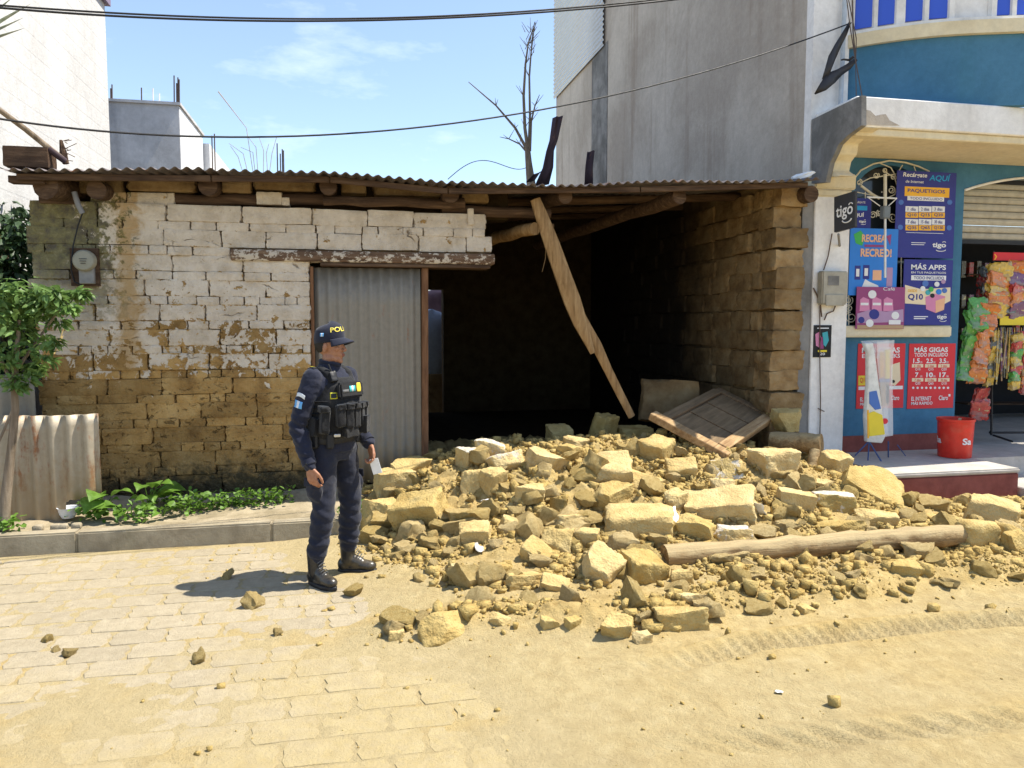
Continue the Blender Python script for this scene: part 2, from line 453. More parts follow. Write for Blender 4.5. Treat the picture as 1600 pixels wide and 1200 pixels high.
def m_tin(name, base, rust_amt=0.5, rough=0.45, metal=0.6, mud=True):
    k = Nd(name); p = k.pos()
    n = k.noise(k.vscale(p, (3, 3, 0.8)), 2.2, 8, 0.65)
    n2 = k.noise(p, 16, 7, 0.7)
    c = k.ramp(n2, [(0.3, tuple(x * 0.75 for x in base)), (0.7, base)])
    rm = k.ss(k.m('ADD', n, k.m('MULTIPLY', k.m('SUBTRACT', n2, 0.5), 0.35)), 0.66 - 0.22 * rust_amt, 0.80 - 0.22 * rust_amt)
    rc = k.ramp(n2, [(0.3, (0.10, 0.038, 0.016)), (0.7, (0.30, 0.13, 0.055))])
    c = k.mix(rm, c, rc)
    if mud:
        o = k.xyz(p)
        mm = k.ss(k.m('ADD', o[2], k.m('MULTIPLY', k.m('SUBTRACT', n2, .5), .7)), 0.75, 0.25)
        c = k.mix(k.m('MULTIPLY', mm, 0.75), c, (0.32, 0.22, 0.11))
        k.set("Metallic", k.m('MULTIPLY', k.m('SUBTRACT', 1.0, k.m('MAXIMUM', rm, mm)), metal))
    else:
        k.set("Metallic", k.m('MULTIPLY', k.m('SUBTRACT', 1.0, rm), metal))
    k.set("Base Color", c)
    k.set("Roughness", k.lin(n2, 0.3, 0.7, rough - 0.08, rough + 0.2))
    k.set("Normal", k.bump(k.noise(p, 40, 5), 0.25, 0.006))
    return k.mat

def m_plaster(name, c0, c1, scale=1.2, streak=0.6, dark=(0.14, 0.13, 0.12), bump=0.35, blocks=None):
    k = Nd(name); p = k.pos()
    n = k.noise(p, scale, 8, 0.65, 0.3)
    c = k.mix(k.ss(n, 0.35, 0.65), c0, c1)
    st = k.noise(k.vscale(p, (2.6, 2.6, 0.22)), 1.0, 7, 0.65)
    c = k.mix(k.m('MULTIPLY', k.ss(st, 0.5, 0.72), streak), c, dark)
    fine = k.noise(p, 14, 7, 0.7)
    c = k.hsv(c, k.lin(fine, 0.3, 0.7, 0.88, 1.08))
    h = k.noise(p, 30, 7, 0.7)
    if blocks:
        a, b = blocks
        q = k.xyz(p)
        vec = k._n("ShaderNodeCombineXYZ", {0: q[a], 1: q[2], 2: 0.0}).outputs[0]
        br = k._n("ShaderNodeTexBrick", {"Vector": vec, "Scale": 1.0, "Mortar Size": 0.012, "Brick Width": 0.4, "Row Height": 0.2})
        h = k.m('SUBTRACT', h, k.m('MULTIPLY', br.outputs["Fac"], b))
        c = k.mix(k.m('MULTIPLY', br.outputs["Fac"], 0.15), c, tuple(x * 0.8 for x in c0))
    k.set("Base Color", c); k.set("Roughness", 0.9); k.set("Specular IOR Level", 0.2)
    k.set("Normal", k.bump(h, bump, 0.01))
    return k.mat

def m_leaf(name, c0, c1, trans=0.35):
    k = Nd(name); p = k.pos(); rnd = k.noise(p, 6, 3)
    c = k.mix(k.ss(k.noise(p, 23, 4), 0.35, 0.65), c0, c1)
    c = k.hsv(c, k.lin(rnd, 0.3, 0.7, 0.75, 1.2))
    k.set("Base Color", c); k.set("Roughness", 0.5); k.set("Specular IOR Level", 0.35)
    tr = k._n("ShaderNodeBsdfTranslucent", {"Color": c})
    mx = k._n("ShaderNodeMixShader", {0: trans})
    k.l.new(k.b.outputs[0], mx.inputs[1]); k.l.new(tr.outputs[0], mx.inputs[2])
    k.l.new(mx.outputs[0], k.n["Material Output"].inputs[0])
    return k.mat

def m_cloth(name, c, scale=220, rough=0.85, var=0.15, bump=0.3):
    k = Nd(name); p = k.obj()
    wv = k.noise(p, scale, 3, 0.6)
    big = k.noise(p, 9, 5)
    col = k.hsv(c, k.lin(big, 0.3, 0.7, 1 - var, 1 + var))
    col = k.mix(k.m('MULTIPLY', k.ss(k.noise(p, 5, 7, 0.7), 0.55, 0.75), 0.10), col, (0.32, 0.26, 0.16))
    k.set("Base Color", col); k.set("Roughness", rough); k.set("Specular IOR Level", 0.25)
    try: k.set("Sheen Weight", 0.15)
    except Exception: pass
    k.set("Normal", k.bump(k.m('ADD', wv, k.m('MULTIPLY', k.noise(p, 38, 5), 1.3)), bump, 0.004))
    return k.mat

M = {}
M['wall'] = m_adobe_wall()
M['adobe_end'] = m_adobe_plain("adobe_bare", 0.95, room_shade=0.96)
M['adobe_core'] = m_adobe_plain("adobe_mud_core", 0.7)
M['room_shade'] = m_adobe_plain("room_shade_mud", 0.17)  # mud with the dimness of the room put into its colour
M['rubble'] = m_rubble("broken_adobe")
M['rubble_w'] = m_rubble("broken_adobe_whitewash", True)
M['dirt'] = m_dirt()
M['paver'] = m_paver()
M['wood_old'] = m_wood("weathered_timber", (0.03, 0.017, 0.011), (0.085, 0.05, 0.03), (0.17, 0.108, 0.065), 0)
M['wood_red'] = m_wood("reddish_timber", (0.08, 0.035, 0.018), (0.20, 0.10, 0.05), (0.31, 0.18, 0.095), 2)
M['wood_beam'] = m_wood("split_beam_timber", (0.15, 0.082, 0.032), (0.31, 0.19, 0.085), (0.44, 0.30, 0.15), 2)
M['wood_log'] = m_wood("dusty_log_timber", (0.10, 0.058, 0.026), (0.31, 0.205, 0.095), (0.48, 0.36, 0.19), 0, dust=0.5, bump=1.0)
M['wood_lintel'] = m_wood("lintel_timber", (0.05, 0.03, 0.02), (0.15, 0.09, 0.055), (0.24, 0.155, 0.09), 0, paint=(0.52, 0.45, 0.36))
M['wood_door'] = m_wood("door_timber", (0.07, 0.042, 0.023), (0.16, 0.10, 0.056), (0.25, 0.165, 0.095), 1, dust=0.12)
M['wood_doorlit'] = m_wood("door_timber_sunlit", (0.18, 0.10, 0.045), (0.38, 0.245, 0.12), (0.52, 0.37, 0.21), 1)  # lit copy of the door timber, sunlight on the near frame painted in
M['tin_roof'] = m_tin("roof_tin", (0.17, 0.145, 0.145), 0.35, 0.55, 0.35, mud=False)
M['tin_door'] = m_tin("door_tin", (0.265, 0.235, 0.19), 0.3, 0.45, 0.2)
M['tin_fence'] = m_tin("fence_tin", (0.42, 0.36, 0.27), 0.6, 0.5, 0.25)
M['tin_new'] = m_tin("galvanised_tin", (0.62, 0.66, 0.70), 0.0, 0.38, 0.55, mud=False)
M['tin_rust'] = m_tin("rusty_tin", (0.06, 0.038, 0.045), 0.2, 0.7, 0.2, mud=False)
M['kerb'] = m_plaster("kerb_concrete", (0.26, 0.215, 0.145), (0.37, 0.315, 0.22), 4, 0.35, (0.10, 0.10, 0.05), 0.7)
M['walk'] = m_plaster("verge_soil", (0.26, 0.21, 0.13), (0.40, 0.33, 0.22), 4, 0.2, (0.12, 0.10, 0.06), 0.9)
M['cement'] = m_plaster("grey_render", (0.39, 0.335, 0.275), (0.54, 0.48, 0.405), 0.6, 0.65, (0.26, 0.20, 0.15), 0.7)
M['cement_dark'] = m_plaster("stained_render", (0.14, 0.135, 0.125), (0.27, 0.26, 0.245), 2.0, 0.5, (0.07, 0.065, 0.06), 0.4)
M['whiteblock'] = m_plaster("white_block_wall", (0.56, 0.545, 0.52), (0.66, 0.645, 0.62), 0.7, 0.25, (0.5, 0.47, 0.44), 0.5, blocks=(1, 0.4))
M['greyblock'] = m_plaster("far_render", (0.46, 0.45, 0.44), (0.60, 0.59, 0.58), 1.4, 0.5, (0.2, 0.2, 0.21), 0.4)
M['whitewash2'] = m_plaster("far_white_paint", (0.68, 0.68, 0.68), (0.76, 0.76, 0.76), 1.4, 0.2, (0.5, 0.5, 0.5), 0.3)
M['white'] = m_plaster("white_paint", (0.73, 0.70, 0.66), (0.82, 0.795, 0.76), 2.0, 0.22, (0.40, 0.36, 0.31), 0.25)
M['cream'] = m_plaster("cream_paint", (0.66, 0.56, 0.37), (0.72, 0.63, 0.44), 2.5, 0.18, (0.48, 0.38, 0.24), 0.2)
M['blue'] = m_plaster("blue_paint", (0.055, 0.16, 0.265), (0.07, 0.19, 0.305), 1.5, 0.25, (0.04, 0.15, 0.20), 0.2)
M['maroon'] = m_plaster("maroon_paint", (0.20, 0.06, 0.05), (0.26, 0.085, 0.07), 3.0, 0.3, (0.12, 0.05, 0.04), 0.4)
M['slab'] = m_plaster("shop_floor_cement", (0.40, 0.37, 0.33), (0.50, 0.46, 0.41), 3.0, 0.2, (0.3, 0.26, 0.2), 0.3)
M['black'] = plain("black_plastic", (0.014, 0.014, 0.016), 0.5)
M['cable'] = plain("black_cable", (0.015, 0.015, 0.017), 0.6)
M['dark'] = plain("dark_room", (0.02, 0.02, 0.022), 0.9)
M['iron'] = plain("rebar_iron", (0.10, 0.07, 0.055), 0.8)

# =================================================================== SETTING
KERB_Y, WALL_Y, EAVE_Y, SHOP_Y, PIL_Y, BALC_Y = 6.13, 7.10, 6.70, 7.40, 7.15, 6.50
WALK_Z, SLAB_Z = 0.14, 0.29
X_L = at(52, 500, WALL_Y).x             # left end of the house
X_R_IN = at(1206, 450, WALL_Y).x        # inner face of the right house wall
X_R = at(1256, 450, WALL_Y).x           # outer edge of that wall
X_PL0 = at(1270, 450, PIL_Y).x          # pilaster of the shop
X_PL1 = at(1325, 450, PIL_Y).x

# --- height of the fallen earth and the dust on the road
_toe = [gnd(u, v) for u, v in ((470, 850), (560, 852), (640, 890), (720, 925), (850, 925), (1000, 918), (1100, 908), (1300, 895), (1500, 885), (1620, 878), (1750, 872))]
TOE_X = [p.x for p in _toe]; TOE_Y = [p.y for p in _toe]
_cr = [at(u, v, 6.9) for u, v in ((500, 830), (545, 800), (600, 765), (690, 735), (760, 712), (900, 704), (1050, 700), (1150, 705), (1250, 728), (1330, 752), (1420, 778), (1600, 800))]
CR_X = [p.x for p in _cr]; CR_Z = [max(p.z, 0.0) for p in _cr]
_ridge = [gnd(u, v) for u, v in ((600, 990), (680, 985), (800, 975), (960, 985), (1070, 970), (1250, 945), (1450, 920), (1600, 905))]
RG_X = [p.x for p in _ridge]; RG_Y = [p.y for p in _ridge]
def heap(x, y):
    toe = np.interp(x, TOE_X, TOE_Y); zc = np.interp(x, CR_X, CR_Z)
    s_ = np.clip((y - toe) / (6.9 - toe), 0, 1)
    f = zc * (0.25 * s_ + 0.75 * sstep(0, 1, s_) ** 0.9)
    back = np.clip((y - 6.95) / 1.9, 0, 1)
    flo = 0.19 * sstep(6.9, 7.3, y)
    f = np.where(y > 6.95, np.maximum(zc * (1 - back), flo), f)
    return f
def terrain(x, y):
    x = np.asarray(x, float); y = np.asarray(y, float)
    h = heap(x, y)
    amp = np.clip(h / 0.25, 0, 1)
    h = h + amp * (0.17 * fbm(x, y, 2.2, 5) + 0.20 * np.abs(fbm(x + 5, y, 6.0, 4)) + 0.13 * np.abs(fbm(x, y + 3, 15.0, 3)))
    # loose dust layer over the paving: thin on the left, thick to the right
    cover = sstep(0.0, 1.7, x + 0.27 * (y - 4.0) + 1.0 * fbm(x, y, 1.1, 5))
    near = sstep(1.5, 0.2, np.interp(x, TOE_X, TOE_Y) - y) * sstep(-0.9, 0.3, x)
    d = -0.0040 + 0.050 * cover + 0.016 * near + 0.017 * fbm(x, y, 1.7, 5) + 0.006 * fbm(x, y, 14, 3)
    # low ridge pushed up along the road
    ry = np.interp(x, RG_X, RG_Y)
    on = sstep(RG_X[0] - 0.25, RG_X[0] + 0.2, x)
    rg = np.exp(-((y - ry) / 0.16) ** 2) * on
    d = d + rg * (0.045 + 0.14 * np.clip(fbm(x, y, 3.5, 4) + 0.12, 0, 1) + 0.08 * np.abs(fbm(x, y, 14, 3)))
    # crumbs spill between the toe and the ridge, rougher under the log
    rough = sstep(0.9, 0.0, np.abs(y - np.interp(x, TOE_X, TOE_Y))) * sstep(0.0, 0.6, x)
    d = d + rough * (0.09 * np.clip(fbm(x, y, 6.0, 4) + 0.05, 0, 1) + 0.05 * np.abs(fbm(x, y, 20, 3)))
    # tyre ruts
    for (y0, x0, amp_) in ((TR1, 1.05, 0.044), (TR2, 0.9, 0.020)):
        ty = np.interp(x, y0[0], y0[1])
        dy = y - ty
        prof = -amp_ * np.exp(-(dy / 0.055) ** 2) + 0.75 * amp_ * np.exp(-((dy - 0.11) / 0.04) ** 2) + 0.4 * amp_ * np.exp(-((dy + 0.10) / 0.05) ** 2)
        per_ = 0.075 if amp_ > .02 else 0.14
        tread = 0.019 * np.sin((x * 1.0 + dy * (0.8 if amp_ > .02 else 1.6)) * 2 * math.pi / per_) * np.exp(-((dy - 0.03) / 0.06) ** 2)
        d = d + (prof + tread) * sstep(x0, x0 + 0.9, x)
    d = d + cover * (0.5 * 0.02 * np.abs(fbm(x * .6, y, 30.0, 2)) + 0.016 * fbm(x * 0.35, y, 5.5, 4) + 0.012 * fbm(x, y, 13.0, 4) * sstep(0.3, 1.8, x))
    d = d * (1 - 0.8 * sstep(5.7, 6.1, y) * sstep(4.2, 4.8, x))
    return h + d
_t1 = [gnd(u, v) for u, v in ((1060, 1055), (1180, 1025), (1320, 1008), (1480, 992), (1650, 982), (1800, 972))]
_t2 = [gnd(u, v) for u, v in ((1000, 1180), (1150, 1178), (1300, 1172), (1450, 1160), (1650, 1140))]
TR1 = ([p.x for p in _t1], [p.y for p in _t1]); TR2 = ([p.x for p in _t2], [p.y for p in _t2])
_gx0, _gy0, _gs = -6.2, 1.0, 0.02
_GX, _GY = np.meshgrid(np.arange(_gx0, 12.4, _gs), np.arange(_gy0, 14.6, _gs))
_GZ = terrain(_GX, _GY)
def tz(x, y):
    i = min(max(int((x - _gx0) / _gs), 0), _GZ.shape[1] - 1); j = min(max(int((y - _gy0) / _gs), 0), _GZ.shape[0] - 1)
    return float(_GZ[j, i])
def on_heap(u, v):
    d = ray(u, v); t = 2.0
    p = EYE + d * t
    while t < 14:
        p = EYE + d * t
        if p.z <= tz(p.x, p.y): break
        t += 0.012
    return p

# --- ground sheet to the horizon
g = MB()
g.add([(-300, -300, -0.07), (300, -300, -0.07), (300, 300, -0.07), (-300, 300, -0.07)], [(0, 1, 2, 3)])
tag(g.build("ground", M['walk'], fix=False), kind="structure")
# --- street bed, pavers as pieces
st = MB(); st.boxmm((-14, -6, -0.06), (16, KERB_Y - 0.01, -0.024))
street = tag(st.build("street", M['walk']), kind="structure")

PW, PH = 0.285, 0.195
def paver_mesh(name, seed):
    rr = random.Random(seed)
    hw, hh = PW / 2 - 0.0022, PH / 2 - 0.0022
    k_ = 0.022
    top = [(-hw + k_, -hh), (0, -hh + 0.006), (hw - k_, -hh), (hw, -hh * 0.45), (hw - 0.012, 0), (hw, hh * 0.45), (hw - k_, hh), (0, hh - 0.006), (-hw + k_, hh), (-hw, hh * 0.45), (-hw + 0.012, 0), (-hw, -hh * 0.45)]
    top = [(x + rr.uniform(-.004, .004), y + rr.uniform(-.004, .004)) for x, y in top]
    n = len(top)
    vs_ = [(x * 0.972, y * 0.96, rr.uniform(-.0012, .0012)) for x, y in top] + [(x, y, -0.007) for x, y in top] + [(x, y, -0.05) for x, y in top] + [(0, 0, 0.001)]
    fs = [(i, (i + 1) % n, 3 * n) for i in range(n)]
    for a in range(2):
        for i in range(n):
            j = (i + 1) % n; fs.append((a * n + i, (a + 1) * n + i, (a + 1) * n + j, a * n + j))
    me = bpy.data.meshes.new(name); me.from_pydata(vs_, [], fs); me.materials.append(M['paver'])
    bm = bmesh.new(); bm.from_mesh(me); bmesh.ops.recalc_face_normals(bm, faces=bm.faces); bm.to_mesh(me); bm.free()
    return me
pm = [paver_mesh("paver", i) for i in range(6)]
spots = []
for j in range(0, 33):
    y = KERB_Y - 0.10 - (j + 0.5) * PH
    for i in range(-26, 14):
        x = i * PW + (PW / 2 if j % 2 else 0)
        spots.append((x + random.uniform(-.004, .004), y + random.uniform(-.004, .004), y, x))
def shown(x, y):
    q = Vector((x, y, 0)) - EYE; f = q.dot(V_F)
    if f < 0.5: return None
    return 800 + q.dot(V_R) / f * FPX, 600 - q.dot(V_U) / f * FPX, f
cand = []
far = []
for x, y, _, _ in spots:
    s_ = shown(x, y)
    covered = tz(x, y) > 0.014
    if s_ and -90 < s_[0] < 1690 and s_[1] < 1260 and not covered: cand.append((s_[2], x, y))
    elif s_ is None or s_[1] > 1200 or x < -3 or not covered: far.append((x, y))
cand.sort()
for f_, x, y in cand[:300]:
    link_mesh("paver", random.choice(pm), None, street, (x, y, random.uniform(-.003, .001)), (random.uniform(-.008, .008), random.uniform(-.006, .006), random.uniform(-.03, .03)))
restp = MB()
for x, y in [(a[1], a[2]) for a in cand[300:]] + far:
    me = random.choice(pm); dz = random.uniform(-.0025, .0025)
    restp.add([(v.co.x + x, v.co.y + y, v.co.z + dz) for v in me.vertices], [tuple(p.vertices) for p in me.polygons])
o = restp.build("paver_field", M['paver'], street, fix=False); tag(o, kind="stuff")

# --- dust and earth sheet
def axis_pts(a, b, c, d, fine, coarse):
    return np.concatenate([np.arange(a, b, coarse), np.arange(b, c, fine), np.arange(c, d + coarse, coarse)])
xs = axis_pts(-6.0, -3.1, 6.3, 12.0, 0.019, 0.12)
ys = axis_pts(-3.0, 2.4, 7.2, 9.2, 0.017, 0.10)
X, Y = np.meshgrid(xs, ys)
Z = terrain(X, Y)
Z = np.where((Y > KERB_Y - 0.005) & (X < 0.55), -0.045, Z)     # verge and kerb stand here
Z = np.where((Y > 6.22) & (X > at(1405, 760, 6.2).x), -0.045, Z)
Z = np.where((Y > 7.1) & ((X > X_R_IN + 0.02)), -0.045, Z)
nx, ny = len(xs), len(ys)
co = np.stack([X.ravel(), Y.ravel(), Z.ravel()], 1)
ii = (np.arange(ny - 1)[:, None] * nx + np.arange(nx - 1)[None, :]).ravel()
fa = np.stack([ii, ii + 1, ii + nx + 1, ii + nx], 1)
me = bpy.data.meshes.new("earth_and_dust")
me.vertices.add(len(co)); me.vertices.foreach_set("co", co.ravel())
me.loops.add(fa.size); me.loops.foreach_set("vertex_index", fa.ravel().astype(np.int32))
me.polygons.add(len(fa)); me.polygons.foreach_set("loop_start", (np.arange(len(fa)) * 4).astype(np.int32))
me.polygons.foreach_set("loop_total", np.full(len(fa), 4, np.int32))
me.polygons.foreach_set("use_smooth", np.ones(len(fa), bool))
me.update(calc_edges=True)
me.materials.append(M['dirt'])
o = link_mesh("earth_and_dust", me)
tag(o, "ochre earth and pale dust spread over the road and heaped in the opening", "earth", kind="stuff")

# --- kerb and verge
kerb = MB(); kerb.boxmm((-14, KERB_Y + 0.03, -0.05), (0.78, KERB_Y + 0.115, 0.10))
kerb = tag(kerb.build("kerb", M['kerb']), kind="structure")
kx = [-14, -10, -7, -5.4, at(120, 850, KERB_Y).x - 1.0, at(120, 850, KERB_Y).x, at(425, 835, KERB_Y).x, 0.8]
for i in range(len(kx) - 1):
    b = MB(); b.boxmm((kx[i] + .0015, KERB_Y, -0.055), (kx[i + 1] - .0015, KERB_Y + 0.13, 0.145 + random.uniform(-.006, .006)))
    b.build("kerb_stone", M['kerb'], kerb, bevel=0.012, seg=2, smooth=True)
vx = np.arange(-14, 0.9, 0.06); vy = np.arange(KERB_Y + 0.10, WALL_Y + 0.2, 0.045)
vg = MB()
VX, VY = np.meshgrid(vx, vy)
VZ = 0.128 + 0.05 * fbm(VX, VY, 4, 4) + 0.07 * sstep(6.6, 7.1, VY) + 0.02 * np.abs(fbm(VX, VY, 14, 3))
vv = [tuple(p) for p in np.stack([VX.ravel(), VY.ravel(), VZ.ravel()], 1)]
ff = [(j * len(vx) + i, j * len(vx) + i + 1, (j + 1) * len(vx) + i + 1, (j + 1) * len(vx) + i) for j in range(len(vy) - 1) for i in range(len(vx) - 1)]
vg.add(vv, ff)
tag(vg.build("verge", M['walk'], smooth='all', fix=False), kind="structure")

# =================================================================== lumps
def lump(name, size, n=6, rnd=0.25, amp=0.06, seed=0, freq=2.2, chip=0.0, mat=None, skew=0.0, grain=0.0, kmin=0.78, sharp=38, extra=()):
    """a worn block of earth: rounded box whose faces and corners are eaten unevenly"""
    rr = random.Random(seed)
    off = Vector((rr.uniform(-50, 50), rr.uniform(-50, 50), rr.uniform(-50, 50)))
    sx, sy, sz = size
    bm = bmesh.new()
    bmesh.ops.create_cube(bm, size=2.0)
    bmesh.ops.subdivide_edges(bm, edges=bm.edges, cuts=n - 1, use_grid_fill=True)
    planes = []
    for _ in range(int(chip)):
        d = Vector((rr.uniform(-1, 1), rr.uniform(-1, 1), rr.uniform(-1, 1))).normalized()
        planes.append((d, rr.uniform(kmin, 1.12)))
    planes += [(Vector(d).normalized(), k) for d, k in extra]
    for v in bm.verts:
        p = v.co.copy()
        q = Vector([max(-1 + rnd, min(1 - rnd, c)) for c in p])
        e = p - q
        if e.length > 1e-6: p = q + e.normalized() * rnd
        if skew: p = p + mnoise.noise_vector(p * 0.55 + off) * skew
        for d, k in planes:
            t = p.dot(d) - k
            if t > 0: p -= d * t * 0.95
        nv = mnoise.fractal(p * freq + off, 1.0, 2.0, 5)
        n3 = mnoise.noise_vector(p * 1.1 + off)
        p = p * (1 + amp * nv) + n3 * amp * 1.2
        if grain: p += p.normalized() * grain * (mnoise.ridged_multi_fractal(p * 4.5 + off, 0.9, 2.1, 4, 1.0, 2.0) - 1.0)
        v.co = Vector((p.x * sx / 2, p.y * sy / 2, p.z * sz / 2))
    bmesh.ops.recalc_face_normals(bm, faces=bm.faces)
    me = bpy.data.meshes.new(name); bm.to_mesh(me); bm.free()
    me.polygons.foreach_set("use_smooth", [True] * len(me.polygons))
    try: me.set_sharp_from_angle(angle=R(sharp))
    except Exception: pass
    if mat: me.materials.append(mat)
    return me

# =================================================================== ADOBE HOUSE
house = empty("adobe_house", (X_L, WALL_Y, 0.15), "collapsed low adobe house with peeling whitewash and corrugated tin roof", "house")
ROWZ, ROWH, BRH, NROW = 0.155, 0.2125, 0.140, 12
X_D0 = at(488, 560, WALL_Y).x; X_D1 = at(657, 560, WALL_Y).x
X_LI0 = at(360, 380, WALL_Y).x; X_LI1 = at(774, 384, WALL_Y).x
Z_LI = 2.285
core = MB()
core.boxmm((X_L + .05, WALL_Y + 0.045, 0.02), (X_D0 - .02, WALL_Y + 0.40, 2.70))
core.boxmm((X_D0 - .02, WALL_Y + 0.045, Z_LI + .04), (X_LI1 - .10, WALL_Y + 0.36, 2.70))
fw = core.build("front_wall", M['adobe_core'], house)
BR = [lump("brick", (0.5, 0.22, 0.15), 8, 0.10, 0.040, 100 + i, 2.6, chip=0, grain=.02, mat=M['wall']) for i in range(12)]
MO = [lump("mortar_piece", (0.2, 0.2, 0.075), 5, 0.14, 0.05, 200 + i, 2.4, chip=0, mat=M['wall']) for i in range(8)]
def row(x0, x1, zc, h, meshes, base, lmin, lmax, name, parent, yf, jit, gap):
    x = x0
    while x < x1 - 0.03:
        L = random.uniform(lmin, lmax)
        if x1 - (x + L) < lmin * 0.55: L = x1 - x
        me = random.choice(meshes)
        y = yf + base[1] / 2 + random.uniform(-jit, jit)
        link_mesh(name, me, None, parent, Vector((x + L / 2, y, zc + random.uniform(-.004, .004))) - wloc(parent),
                  (random.uniform(-.03, .03) + (math.pi if random.random() < .5 else 0) * 0, random.uniform(-.012, .012), random.uniform(-.025, .025)),
                  ((L - gap) / base[0], 1.0, h / base[2]))
        x += L
for r_ in range(NROW):
    z0 = ROWZ + r_ * ROWH
    xl = X_L + random.uniform(-.05, .05) + (0.07 if r_ < 3 else 0)
    zm = z0 + (ROWH - BRH) / 2; zb = z0 + (ROWH - BRH) + BRH / 2
    def seg(z, h, meshes, base, lmin, lmax, name, gap):
        spans = []
        if z < Z_LI + 0.06: spans.append((xl, X_D0 - 0.005 + random.uniform(-.01, .0)))
        else: spans.append((xl, X_LI1 + random.uniform(-.1, .0)))
        for a, b in spans:
            if abs(z - Z_LI) < 0.07 and b > X_LI0: b = X_LI0
            row(a - random.uniform(0, lmax * .0), b, z, h, meshes, base, lmin, lmax, name, fw, WALL_Y, 0.009, gap)
    seg(zm, ROWH - BRH + 0.004, MO, (0.2, 0.2, 0.075), 0.10, 0.34, "mortar_piece", 0.003)
    if r_ == NROW - 1 and False: pass
    seg(zb, BRH + 0.004, BR, (0.5, 0.22, 0.15), 0.36, 0.62, "brick", 0.004)
# lintel
b = MB(); b.boxmm((X_LI0, WALL_Y - 0.035, Z_LI - 0.047), (X_LI1 - .01, WALL_Y + 0.30, Z_LI + 0.052))
b.build("lintel", M['wood_lintel'], house, bevel=0.01, smooth=True)
b = MB(); b.boxmm((at(500, 390, WALL_Y).x, WALL_Y - 0.022, Z_LI - 0.083), (X_LI1 - .05, WALL_Y + 0.22, Z_LI - 0.05))
b.build("lintel_board", M['wood_old'], house, bevel=0.005)
# corrugated sheet door and its post
def corr(x0, x1, z0f, z1f, y, per=0.076, amp=0.010, seg_=8, lean=0.0, thick=0.0012, nz=6, mb=None):
    mb = mb or MB(); n = int((x1 - x0) / per * seg_)
    for side in (0,):
        vs_, fs = [], []
        for i in range(n + 1):
            x = x0 + (x1 - x0) * i / n
            yy = y + amp * math.cos(2 * math.pi * (x - x0) / per)
            z0 = z0f(x) if callable(z0f) else z0f; z1 = z1f(x) if callable(z1f) else z1f
            for j in range(nz + 1):
                t = j / nz; z = z0 + (z1 - z0) * t
                bow = 0.012 * math.sin(3.1 * t + x * 2.0)
                vs_.append((x, yy + lean * (z - z0) + bow * 0.6, z))
        for i in range(n):
            for j in range(nz):
                a = i * (nz + 1) + j; fs.append((a, a + nz + 1, a + nz + 2, a + 1))
        mb.add(vs_, fs)
    return mb
zb_d = at(570, 735, WALL_Y + .08).z
o = corr(X_D0 + 0.02, X_D1 + 0.01, zb_d - 0.12, Z_LI - 0.09, WALL_Y + 0.08, per=0.092, amp=0.011).build("sheet_door", M['tin_door'], house, smooth='all', fix=False)
sol = o.modifiers.new("thickness", 'SOLIDIFY'); sol.thickness = 0.0015
b = MB(); b.box(((X_D1 + 0.045), WALL_Y + 0.06, (Z_LI - .085 + .15) / 2), (0.062, 0.075, Z_LI - .085 - .15), (0, 0.006, 0), jitter=0.004)
b.build("door_post", M['wood_red'], house, bevel=0.006)
b = MB(); b.boxmm((X_D0 - .008, WALL_Y + 0.02, 0.25), (X_D0 + 0.022, WALL_Y + 0.075, Z_LI - .085))
b.build("door_jamb", M['wood_red'], house, bevel=0.004)
_ev = [at(u, v, EAVE_Y) for u, v in ((5, 263), (40, 262), (200, 264), (330, 266), (515, 268), (600, 275), (700, 287), (800, 288), (900, 287), (1000, 285), (1100, 284), (1200, 282), (1275, 278))]
EV_X = [p.x for p in _ev]; EV_Z = [p.z for p in _ev]
def eave(x): return float(np.interp(x, EV_X, EV_Z))
